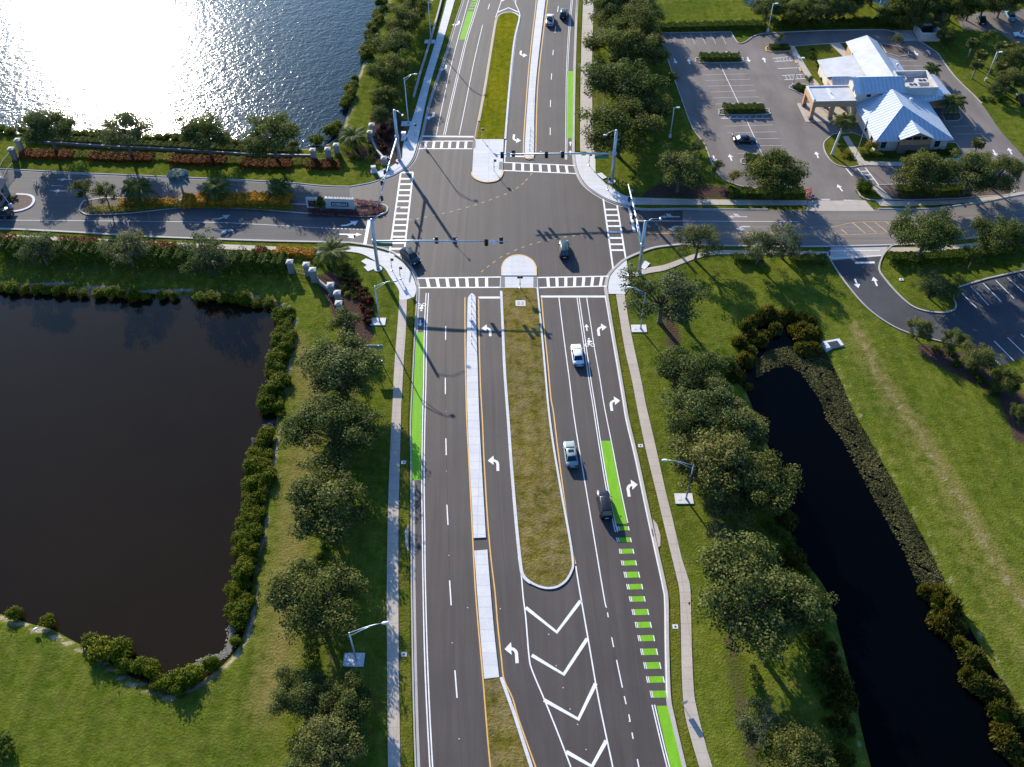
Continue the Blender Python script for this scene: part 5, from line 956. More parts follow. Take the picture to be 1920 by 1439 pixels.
put('green_shrub', GREEN, *P(8, 1415), 0, 2.2, 'large shrub in the lower left corner of the lawn', 'shrub', None); put('green_shrub', GREEN, *P(28, 374), .1, .7, 'small shrub on the guardhouse island', 'shrub', None)

# ------------------------------------------------------------ signals, lamps, signs
def dirv(a, b): d = Vector(b) - Vector(a); return d.normalized()
_head = {}
def signal_head(parent, p, face):
    """three-section head on a back plate; face = the way its lenses look"""
    if 'b' not in _head:
        mb = MB().box(-.33, .33, .02, .06, -.72, .72).box(-.18, .18, -.14, .02, -.55, .55)
        for k in (-1, 0, 1):
            mb.tube([(0, -.14, k * .36 + .0), (0, -.36, k * .36 - .03)], [.165, .175], 10, False)
        mb.box(-.05, .05, .06, .2, -.1, .1)
        _head['b'] = mb.mesh('signal_head', 'black metal'); _head['l'] = [MB().tube([(0, -.141, k * .36), (0, -.165, k * .36)], [.14, .12], 10).mesh('lens', 'dark lens') for k in (1, 0, -1)]
    o = link('signal_head', _head['b'], parent, p, face)
    for l in _head['l']: link('lens', l, o)
    return o
def mast(label, base, top_y, arm_y, tip, heads, green=None, whites=(), yellow=None, lamp=None, rad=.34):
    b = P(*base); H_ = height_at(base, top_y); ha = height_at(base, arm_y); root = thing('traffic_signal_mast', label, 'traffic signal', (b[0], b[1], 0))
    t = P(*tip, ha + .45); d = Vector((t[0] - b[0], t[1] - b[1])); L = d.length; d.normalize(); ang = math.atan2(d.y, d.x)
    root.rotation_euler = (0, 0, ang)      # local +X runs along the arm
    MB().tube([(0, 0, 0), (0, 0, H_ * .5), (0, 0, H_)], [rad, rad * .86, rad * .72], 14).tube([(0, 0, H_), (0, 0, H_ + .12)], [rad * .74, rad * .3], 14).build('pole', 'galvanised steel', root, sm=True)
    MB().tube([(0, 0, 0), (0, 0, .12)], .75, 14).build('footing', 'concrete pad', root)
    MB().tube([(0, 0, ha), (L * .3, 0, ha + .25), (L, 0, ha + .45)], [.21, .17, .09], 10).tube([(-.05, 0, ha - .35), (-.05, 0, ha + .35)], rad * 1.12, 14).build('mast_arm', 'galvanised steel', root, sm=True)
    za = lambda x: ha + .45 * min(x / L, 1) ** .8
    def along(px, py):
        best = min(range(200), key=lambda i: (Q(b[0] + d.x * L * i / 199, b[1] + d.y * L * i / 199, za(L * i / 199))[0] - px) ** 2 + (Q(b[0] + d.x * L * i / 199, b[1] + d.y * L * i / 199, za(L * i / 199))[1] - py) ** 2)
        return L * best / 199
    for px, py, f in heads:
        x = along(px, py); face = R(f) - ang; n = Vector((math.sin(face), -math.cos(face)))
        signal_head(root, (x, n.y * .32, za(x) - .05), face)
    if green:
        x = along(*green[:2]); o = MB().box(x - 1.35, x + 1.35, -.14, .14, za(x) - 1.0, za(x) - .28).build('street_sign', 'black metal', root)
        sg = green[2]; MB().box(x - 1.3, x + 1.3, sg * .141, sg * .155, za(x) - .96, za(x) - .32).build('sign_face', 'sign green', o)
    for px, py, sg in whites:
        x = along(px, py); MB().box(x - .38, x + .38, sg * .2, sg * .22, za(x) - .5, za(x) + .42).box(x - .04, x + .04, sg * .0, sg * .2, za(x) - .05, za(x) + .05).build('lane_sign', 'sign white', root)
    if yellow: x = along(*yellow); MB().box(x - .4, x + .4, -.2, -.18, za(x) - .5, za(x) + .4).build('warning_sign', 'sign yellow', root)
    for k in (.45, .62): MB().tube([(L * k, 0, za(L * k)), (L * k, 0, za(L * k) + .45)], .03, 6).box(L * k - .12, L * k + .12, -.1, .1, za(L * k) + .4, za(L * k) + .55).build('detector', 'sign white', root)
    if lamp:
        lp = P(*lamp, H_ + .4); q = Matrix.Rotation(-ang, 2) @ Vector((lp[0] - b[0], lp[1] - b[1]))
        MB().tube([(0, 0, H_ - .2), (q.x * .4, q.y * .4, H_ + .45), (q.x * .85, q.y * .85, H_ + .5)], [.05, .045, .04], 8).build('lamp_arm', 'galvanised steel', root, sm=True)
        MB().ball((q.x, q.y, H_ + .46), (.42, .20, .13)).build('lamp_head', 'sign white', root, sm=True)
    return root
mast('signal mast at the lower left corner with a green street sign near its pole', (709, 505), 412, 453, (951, 453), [(818, 453, 180), (853, 453, 180), (912, 453, 0), (940, 453, 180)], (721, 452, -1), [(925, 453, -1)], None, (747, 390))
mast('signal mast at the upper right corner reaching left over the upper road', (1147, 341), 245, 289, (929, 289.5), [(941, 290, 0), (963, 290, 180), (1025, 290, 0), (1055, 290, 0)], (1128, 290, 1), [(953, 290, 1)], (1095, 290), (1135, 254), .36)
mast('signal mast at the lower right corner reaching away over the side road', (1198, 512), 415, 460, (1178, 346), [(1187, 361, 90), (1181, 374, -90), (1184, 390, -90), (1188, 407, -90)], (1199, 446, 1), [(1190, 424, 1), (1193, 431, 1)], None, (1238, 411))
mast('signal mast at the upper left corner reaching towards the entrance sign', (749, 302), 207, 258, (707, 388), [(730, 299, -90), (724, 322, -90), (719, 342, -90), (711, 371, 90)], None, [(713, 364, 1)], None, (755, 217), .38)
def lamp_post(label, base, top_y, lamp_px, pad=True, slim=.11, group=None, double=True):
    b = P(*base); H_ = height_at(base, top_y); root = thing('street_lamp', label, 'street lamp', (b[0], b[1], 0), 0, group)
    if pad: MB().box(-1.55, 1.0, -.9, .9, 0, .13).box(-1.15, -.65, -.28, .28, .13, .16).build('base_pad', 'concrete pad', root)
    MB().tube([(0, 0, .1), (0, 0, .5), (0, 0, H_)], [slim * 1.9, slim * 1.25, slim * .8], 10).build('pole', 'galvanised steel', root, sm=True)
    l = P(*lamp_px, H_ + .9); x, y = l[0] - b[0], l[1] - b[1]
    mb = MB().tube([(0, 0, H_ - .05), (x * .45, y * .45, H_ + .62), (x * .72, y * .72, H_ + .86), (x * .9, y * .9, H_ + .9)], [.065, .055, .05, .045], 8)
    if double: mb.tube([(0, 0, H_ - .75), (x * .4, y * .4, H_ + .25), (x * .66, y * .66, H_ + .78)], [.05, .045, .04], 8)
    mb.build('lamp_arm', 'galvanised steel', root, sm=True)
    n = Vector((x, y)).normalized(); hd = MB().ball((0, 0, 0), (.46, .21, .15)).build('lamp_head', 'sign white', root, (x, y, H_ + .86), math.atan2(y, x), True); return root
lamp_post('double arm street lamp on a sunlit pad left of the lower left sidewalk', (712, 604), 537, (741, 527)); lamp_post('street lamp whose pad lies in oak shade beside the left pond row', (668, 1238), 1187, (722, 1168)); lamp_post('street lamp on the lawn right of the lower right sidewalk', (1286, 936), 873, (1247, 863))
lamp_post('street lamp half hidden by the open oak at the lower right corner', (1201, 617), 550, (1180, 539)); lamp_post('street lamp beside the sidewalk just above the upper left signal mast', (766, 233), 147, (779, 139)); lamp_post('street lamp at the top beside the low concrete wall', (808, 79), 5, (819, -2)); lamp_post('small street lamp among the oaks right of the upper sidewalk', (1130, 210), 174, (1108, 168), False, .09, None, False); lamp_post('thin street lamp near the top among the oaks right of the upper sidewalk', (1121, 78), 30, (1112, 25), False, .09, None, False)
def lot_light(label, base, top):
    b = P(*base); H_ = height_at(base, top[1]); t = P(*top, H_); root = thing('lot_light', label, 'light pole', (b[0], b[1], 0)); lx, ly = 0, 0
    MB().tube([(0, 0, 0), (0, 0, .7)], .3, 10).build('footing', 'concrete pad', root); MB().tube([(0, 0, .6), (lx, ly, H_)], [.12, .09], 8).build('pole', 'pole white', root, sm=True)
    MB().box(lx - .05, lx + 1.0, ly - .05, ly + .05, H_ - .12, H_).box(lx + .5, lx + 1.15, ly - .2, ly + .2, H_ - .06, H_ + .1).build('lamp_head', 'pole white', root)
lot_light('pale lot light standing on the shaded grass left of the bank lot', (1256, 258), (1264, 202)); lot_light('lot light rising from the hedge at the top of the bank lot', (1439, 60), (1451, 7)); lot_light('lot light at the end of the disabled parking bays', (1486, 163), (1501, 109)); lot_light('tall white light pole on the lawn right of the bank', (1848, 152), (1874, 98)); lot_light('light pole at the top edge beside the tree line', (1640, 42), (1650, -8)); lot_light('pale light pole at the far left behind the iron gate', (2, 338), (12, 300))
def ped(label, base, top_y, two=False):
    b = P(*base); H_ = max(height_at(base, top_y), 2.9); root = thing('pedestrian_signal', label, 'pedestrian signal', (b[0], b[1], 0)); MB().tube([(0, 0, 0), (0, 0, .12)], .26, 8).tube([(0, 0, .1), (0, 0, H_)], .055, 8).build('pole', 'galvanised steel', root, sm=True)
    for sg in ((-1, 1) if two else (1,)): o = MB().box(sg * .28 - .22, sg * .28 + .22, -.13, .13, H_ - .55, H_ - .08).build('signal_head', 'black metal', root); MB().box(sg * .28 - .16, sg * .28 + .16, -.145, -.131, H_ - .5, H_ - .13).build('lens', 'dark lens', o)
    MB().box(-.12, .12, -.1, -.03, 1.0, 1.3).build('push_button_box', 'sign yellow', root)
for base, ty, l, tw in (((735, 508), 487, 'pedestrian signal on the lower left corner, farther from camera', 0), ((751, 524), 503, 'pedestrian signal on the lower left corner, nearer camera', 0), ((1179, 518), 495, 'pedestrian signal on the lower right corner walk', 0), ((1104, 311), 290, 'pedestrian signal on the upper right corner walk, left one', 0), ((1139, 357), 339, 'pedestrian signal on the upper right corner walk by the mast', 0), ((904, 263), 243, 'pedestrian signal at the grass end of the farther median', 0), ((926.5, 322), 302, 'pedestrian signal on the farther concrete median nose', 0), ((975, 541), 522, 'twin pedestrian signal on the nearer median by the grass', 1), ((778, 255), 236, 'pedestrian signal on the shaded upper left corner walk', 0)): ped(l, base, ty, tw)
def box_thing(name, label, cat, px, w_, d_, h_, mat, rz=0.0, group=None):
    a = P(*px); r = thing(name, label, cat, (a[0], a[1], 0), rz, group); MB().box(-w_ / 2, w_ / 2, -d_ / 2, d_ / 2, .08, h_).build('body', mat, r); MB().box(-w_ / 2 - .25, w_ / 2 + .25, -d_ / 2 - .25, d_ / 2 + .25, 0, .1).build('base_pad', 'concrete pad', r); MB().box(-w_ / 2 - .03, w_ / 2 + .03, -d_ / 2 - .03, d_ / 2 + .03, h_, h_ + .06).build('lid', mat, r); MB().box(-.04, .04, -d_ / 2 - .02, -d_ / 2, h_ * .35, h_ * .6).build('handle', 'black metal', r); return r
box_thing('signal_cabinet', 'white signal cabinet behind the shaded upper left corner walk', 'cabinet', (758, 262), .9, .7, 1.7, 'sign white'); box_thing('signal_cabinet', 'squat pale utility cabinet at the upper left kerb', 'cabinet', (701, 322), .9, .7, 1.2, 'wall white', .2)
def flat_pad(label, pts, mat='concrete pad'): return tag(MB().prism(G(pts), 0, .14).build('utility_pad', mat), label, 'concrete pad')
o = flat_pad('square pale utility pad in the long grass median', [(966.5, 564.5), (985, 564.5), (985.5, 575), (967, 575)]); MB().box(*(lambda a, b_: (a[0], b_[0], b_[1], a[1]))(P(969.5, 567), P(975, 572.5)), .14, .16).build('hatch', 'concrete curb', o); MB().box(*(lambda a, b_: (a[0], b_[0], b_[1], a[1]))(P(977, 567), P(982, 572.5)), .14, .16).build('hatch', 'concrete curb', o)
flat_pad('pale pad on the grass beside the lower right signal mast', [(1209, 490), (1219, 495), (1209, 507), (1201, 503)]); flat_pad('pale paving pad by the upper left kerb, larger one', [(728, 317), (742, 308), (750, 314), (736, 325)]); flat_pad('pale paving slab at the upper left kerb, smaller one', [(706, 324), (724, 316), (730, 327), (712, 335)]); flat_pad('small pale slab on the grass behind the upper right mast', [(1118, 327), (1128, 325), (1138, 334), (1130, 337)])
for x, y, l in ((757, 868, 'small square drain lid in the left verge, upper one'), (757.5, 1228, 'small square drain lid in the left verge, lower one'), (1201, 837, 'small square drain lid in the right verge, upper one'), (1266, 1176, 'small square drain lid in the right verge, lower one'), (1690, 525, 'pale valve lid on the grass nose')):
    a = P(x, y); o = tag(MB().box(a[0] - .35, a[0] + .35, a[1] - .3, a[1] + .3, .0, .12).build('drain_lid', 'concrete pad'), l, 'drain lid'); MB().box(a[0] - .12, a[0] + .12, a[1] - .12, a[1] + .12, .12, .14).build('handle', 'black metal', o)
for pts, ms, l in (([(766, 1035), (761, 1025), (758.5, 1000), (763, 990), (766, 985)], [(768, 1028), (772, 1028), (772, 1044), (768, 1044)], 'left'), ([(1224, 975), (1232, 985), (1238, 1005), (1238, 1025), (1234, 1028)], [(1221, 992), (1226, 992), (1229, 1006), (1224, 1006)], 'right')):
    o = tag(MB().prism(G(pts), 0, .16).build('storm_inlet', 'concrete walk'), 'tan concrete kerb inlet on the ' + l + ' side of the lower road', 'storm drain'); MB().prism(G(ms), None, .05).build('grate', 'black metal', o)
a = P(1563, 647); o = tag(MB().frustum(-1.7, 1.7, -1.0, 1.0, -.6, -1.5, 1.5, -.6, 1.0, .22).build('headwall', 'concrete pad', None, (a[0], a[1], 0), .25), 'pale concrete drain headwall at the canal head', 'headwall'); MB().box(-.9, .9, -.75, .6, .18, .235).build('grate', 'black metal', o)
def posts(label_fn, pts, group):
    pr = None
    for i, p in enumerate(pts):
        a = P(*p)
        if pr is None:
            pr = thing('delineator_post', label_fn, 'bollard', (a[0], a[1], .15), 0, group); MB().tube([(0, 0, 0), (0, 0, .05)], .11, 8).build('base', 'black metal', pr); MB().tube([(0, 0, .05), (0, 0, .95)], [.045, .04], 8).build('post', 'sign white', pr); MB().tube([(0, 0, .7), (0, 0, .85)], .05, 8).build('reflector', 'yellow paint', pr)
        else: copy_tree(pr, (a[0], a[1], .15))
posts('slim white flexible post on the tip of the nearer narrow separator', [(884.5, 562 + i * 14) for i in range(7)], 'flexible posts on the nearer separator'); posts('slim white flexible post on the near end of the farther narrow separator', [(992.5 + .5 * i, 291 - i * 9) for i in range(6)], 'flexible posts on the farther separator'); posts('white tubular post standing in the entrance road', [(66 + i * 6.4, 348 + .3 * i) for i in range(5)], 'five white posts in the entrance road')
# guide signs seen from behind
def two_post_sign(label, l, r, top_y, w_, h_, mat='galvanised steel'):
    a, b_ = P(*l), P(*r); H_ = height_at(l, top_y); m = ((a[0] + b_[0]) / 2, (a[1] + b_[1]) / 2); root = thing('guide_sign', label, 'road sign', (m[0], m[1], 0), math.atan2(b_[1] - a[1], b_[0] - a[0])); s_ = (Vector(b_) - Vector(a)).length / 2
    for sg in (-1, 1): MB().tube([(sg * s_, 0, 0), (sg * s_, 0, H_)], .07, 8).tube([(sg * s_, 0, 0), (sg * s_, 0, .1)], .3, 10).build('post', mat, root)
    MB().box(-w_ / 2, w_ / 2, .08, .11, H_ - h_, H_).build('sign_panel', 'galvanised steel', root); MB().box(-w_ / 2, w_ / 2, .02, .08, H_ - .3, H_ - .22).box(-w_ / 2, w_ / 2, .02, .08, H_ - h_ + .2, H_ - h_ + .28).build('stiffener', 'galvanised steel', root); MB().box(-w_ / 2 + .05, w_ / 2 - .05, .111, .118, H_ - h_ + .05, H_ - .05).build('sign_face', 'sign green', root)
two_post_sign('wide two legged guide sign seen from behind on the left lawn', (694, 677), (713.5, 677), 648, 3.1, .9)
def post_sign(label, base, top_y, face_w, face_h, mat='sign white', turn=0.0):
    b = P(*base); H_ = height_at(base, top_y); root = thing('road_sign', label, 'road sign', (b[0], b[1], 0), turn); MB().tube([(0, 0, 0), (0, 0, H_)], .035, 6).build('post', 'galvanised steel', root); MB().box(-face_w / 2, face_w / 2, -.06, -.035, H_ - face_h, H_).build('sign_panel', mat, root)
post_sign('small bluish sign on the lower right sidewalk edge', (1281, 1325), 1314, .7, .9, 'galvanised steel', .3); post_sign('small pale blue sign left of the black driveway mouth', (1555, 491), 480, .5, .6, 'sign white'); post_sign('small white sign at the bank lot corner walk', (1700, 392), 380, .4, .5); post_sign('thin sign post on the grass at the upper right walk', (1086, 128), 120, .5, .6)
b = P(1603, 299); H_ = height_at((1603, 299), 222) ; root = thing('flagpole', 'thin flagpole with a limp flag before the bank', 'flagpole', (b[0], b[1], 0)); MB().tube([(0, 0, 0), (0, 0, .15)], .3, 10).build('base', 'concrete pad', root); MB().tube([(0, 0, .1), (0, 0, H_)], [.07, .04], 8).ball((0, 0, H_ + .08), .1).build('pole', 'pole white', root, sm=True)
fm = MB(); 
for st in range(7): fm.add([(.05 + .1 * math.sin(k * 1.3) * .3 + k * .05, .12 * math.sin(k * 1.1), H_ - .4 - k * .1 - st * .22 + dz) for k in range(6) for dz in (0, -.215)], [(2 * k, 2 * k + 2, 2 * k + 3, 2 * k + 1) for k in range(5)])
fo = fm.build('flag', 'red emblem', root); fo.data.materials.append(MATS['sign white'])
for i, p in enumerate(fo.data.polygons): p.material_index = (i // 5) % 2

# ------------------------------------------------------------ walls, pillars, gate, entrance sign
def pillar(label, base, h=2.5, w_=.95, group=None):
    h *= .86
    a = P(*base); root = thing('stone_pillar', label, 'pillar', (a[0], a[1], 0), 0, group); MB().box(-w_ / 2, w_ / 2, -w_ / 2, w_ / 2, 0, h).build('shaft', 'pillar stone', root); MB().box(-w_ / 2 - .08, w_ / 2 + .08, -w_ / 2 - .08, w_ / 2 + .08, 0, .35).build('plinth', 'pillar stone', root); MB().box(-w_ / 2 - .15, w_ / 2 + .15, -w_ / 2 - .15, w_ / 2 + .15, h, h + .14).frustum(-w_ / 2 - .15, w_ / 2 + .15, -w_ / 2 - .15, w_ / 2 + .15, h + .14, -.1, .1, -.1, .1, h + .34).build('cap', 'cap stone', root)
for base, l, h in (((547, 510), 'stone pillar at the right end of the lower low wall', 2.6), ((578, 515), 'second stone pillar from the wall end below the entrance road', 2.6), ((590, 527), 'tallest stone pillar in the lower pillar row', 2.9), ((623, 553), 'stone pillar fourth in the lower row, beside the lime shrubs', 2.6), ((635, 565), 'stone pillar fifth in the lower row', 2.2), ((638, 586), 'stone pillar nearest the camera in the lower row', 2.4), ((589, 299), 'stone pillar at the right end of the upper low wall', 2.5), ((617, 297), 'stone pillar just right of the upper wall end', 2.5), ((633, 290), 'stone pillar left of the upper date palm', 2.6), ((695, 266), 'stone pillar right of the upper date palm', 2.6), ((699, 252), 'stone pillar farthest up beside the maroon shrubs', 2.6), ((721, 308), 'short stone pillar at the upper left kerb', 1.6), ((41, 282), 'stone pillar farther from the camera at the iron gate', 2.8), ((29, 299), 'stone pillar nearer the camera at the iron gate', 2.8)): pillar(l, base, h)
def low_wall(label, pts, h, w_=.35, mat='wall white', cap='cap stone', name='low_wall'):
    g = G(pts); o = tag(MB().strip(g, w_, h, 0).build(name, mat), label, 'wall'); MB().strip(g, w_ + .06, h + .07, h).build('cap', cap, o); return o
low_wall('long low wall with pale cap on the lakeside strip', smooth([(48, 268), (125, 272.5), (217, 278.5), (297, 282), (380, 287), (480, 293), (584, 295)]), .55, .22, 'ledge stone'); low_wall('long low wall with pale cap between entrance road and left pond', smooth([(-30, 463), (0, 465), (140, 473), (322, 486), (480, 494), (542, 497)]), .7, .18, 'ledge stone')
low_wall('short low wall stepping down between the lower stone pillars', [(594, 528), (610, 541), (621, 551)], .8, .3, 'pillar stone', 'pillar stone'); low_wall('short stone wall between the upper pillars and the kerb', smooth([(698, 268), (706, 285), (718, 300)]), .8, .35, 'pillar stone')
def fence(label, pts, h, step=.3, name='iron_fence'):
    g = G(pts); root = thing(name, label, 'fence'); mb = MB(); k = 0
    for i in range(len(g) - 1):
        a, b_ = Vector(g[i]), Vector(g[i + 1]); n = max(int((b_ - a).length / step), 1)
        for j in range(n): q = a.lerp(b_, j / n); mb.box(q.x - .02, q.x + .02, q.y - .02, q.y + .02, 0, h)
    mb.build('pickets', 'iron', root)
    for z in (.15, h - .15): MB().strip(g, .05, z + .05, z).build('rail', 'iron', root)
fence('black iron fence between the upper stone pillars', [(593, 299), (617, 299), (632, 292)], 1.5); fence('black iron gate beside the far left pillars', [(28, 302), (14, 318), (6, 334)], 2.4, .3, 'iron_gate'); fence('black iron rail between two lower stone pillars', [(551, 511), (576, 516)], 1.1)
def sign_wall():
    root = thing('entrance_sign_wall', 'white entrance sign wall with a dark name panel facing camera', 'sign wall', (0, 0, 0)); a, b_ = Vector(P(612.5, 392)), Vector(P(664, 394)); L = (b_ - a).length; root.location = (a.x, a.y, 0); root.rotation_euler = (0, 0, math.atan2(b_.y - a.y, b_.x - a.x)); Hh = 2.35
    MB().box(0, L, 0, .55, 0, Hh).box(-.1, .35, -.06, .62, 0, Hh + .12).box(L - .35, L + .1, -.06, .62, 0, Hh + .12).build('wall', 'wall white', root)
    c = MB(); n = 4
    for i in range(n): c.box(.4 + i * (L - .8) / n + .03, .4 + (i + 1) * (L - .8) / n - .03, -.05, .6, Hh, Hh + .1)
    c.build('cap', 'cap stone', root); r = MB()
    for i in range(9): r.box(.4 + i * (L - .8) / 8 - .025, .4 + i * (L - .8) / 8 + .025, .55, .6, Hh + .1, Hh + .5)
    r.build('cap_spikes', 'iron', root)
    p = MB().box(L * .2, L * .82, -.05, -.001, Hh * .30, Hh * .72).build('name_panel', 'panel dark', root); f = MB().box(L * .185, L * .835, -.03, -.0005, Hh * .27, Hh * .75).build('panel_frame', 'cap stone', root)
    tx = bpy.data.curves.new('lettering', 'FONT'); tx.body = 'ROSEDALE'; tx.size = 1.0; tx.align_x = 'CENTER'; tx.align_y = 'CENTER'; tx.extrude = .012; tx.offset = .012
    to = bpy.data.objects.new('lettering', tx); C.objects.link(to); bpy.context.view_layer.update(); mm = bpy.data.meshes.new_from_object(to.evaluated_get(bpy.context.evaluated_depsgraph_get())); bpy.data.objects.remove(to)
    xs_ = [v.co.x for v in mm.vertices]; ys_ = [v.co.y for v in mm.vertices]; fx = L * .54 / (max(xs_) - min(xs_)); fy = Hh * .26 / (max(ys_) - min(ys_)); cx, cy = (max(xs_) + min(xs_)) / 2, (max(ys_) + min(ys_)) / 2
    for v in mm.vertices: v.co = Vector(((v.co.x - cx) * fx + L * .51, -.062 - v.co.z, (v.co.y - cy) * fy + Hh * .51))
    mm.name = 'lettering'; mm.materials.clear(); mm.materials.append(MATS['sign white']); link('lettering', mm, p)
    root2 = thing('emblem_sign_wall', 'short white wall with a red flower emblem on black', 'sign wall', (0, 0, 0), root.rotation_euler[2]); a2 = P(577, 391); root2.location = (a2[0], a2[1], 0); W2 = 2.0
    MB().box(0, W2, 0, .5, 0, 2.2).box(-.08, .2, -.05, .56, 0, 2.3).box(W2 - .2, W2 + .08, -.05, .56, 0, 2.3).build('wall', 'wall white', root2); MB().box(-.05, W2 + .05, -.05, .55, 2.2, 2.32).build('cap', 'cap stone', root2); p2 = MB().box(.28, W2 - .28, -.04, -.001, .45, 1.85).build('emblem_panel', 'panel dark', root2)
    e = MB(); r_ = random.Random(2)
    for k in range(16): ang, q = k * 2.4, .07 * math.sqrt(k); e.prism([(math.cos(t) * .16, math.sin(t) * .12) for t in [i * math.pi / 4 for i in range(8)]], None, 0); e.v[-8:] = [(W2 / 2 + math.cos(ang) * q * 1.7 + v[0], -.045 - .001 * k, 1.25 + math.sin(ang) * q + v[1]) for v in e.v[-8:]]
    e.build('emblem', 'red emblem', p2)
sign_wall(); put('climbing_bush', [bush_mesh(150, 1.0, 2.4, 420, .28, 'hedge leaves', 12)], *P(603, 390), .1, 1.25, 'tall leafy bush between the two entrance sign walls', 'bush', None)
# guardhouse at the left edge
a = P(-4, 392); root = thing('guardhouse', 'small guardhouse cut by the left edge of the picture', 'guardhouse', (a[0] - 1.4, a[1], 0)); MB().box(-2, 2, 0, 5, 0, 3.2).build('wall', 'pillar stone', root); MB().frustum(-2.6, 2.6, -.6, 5.6, 3.2, -.3, .3, 2, 3, 4.9).build('roof', 'ledge stone', root); MB().box(2.0, 2.04, 1, 3.4, 1.0, 2.4).build('window', 'glass dark', root); MB().box(2.0, 2.06, 3.8, 4.6, 0, 2.2).build('door', 'teal frame', root)
a = P(22, 391); root = thing('barrier_arm', 'white barrier arm at the guardhouse island', 'barrier', (a[0], a[1], 0)); MB().box(-.25, .25, -.25, .25, 0, 1.0).build('housing', 'sign white', root); MB().tube([(0, 0, .9), (-1.6, 1.2, 3.6)], .05, 6).build('boom', 'sign white', root)

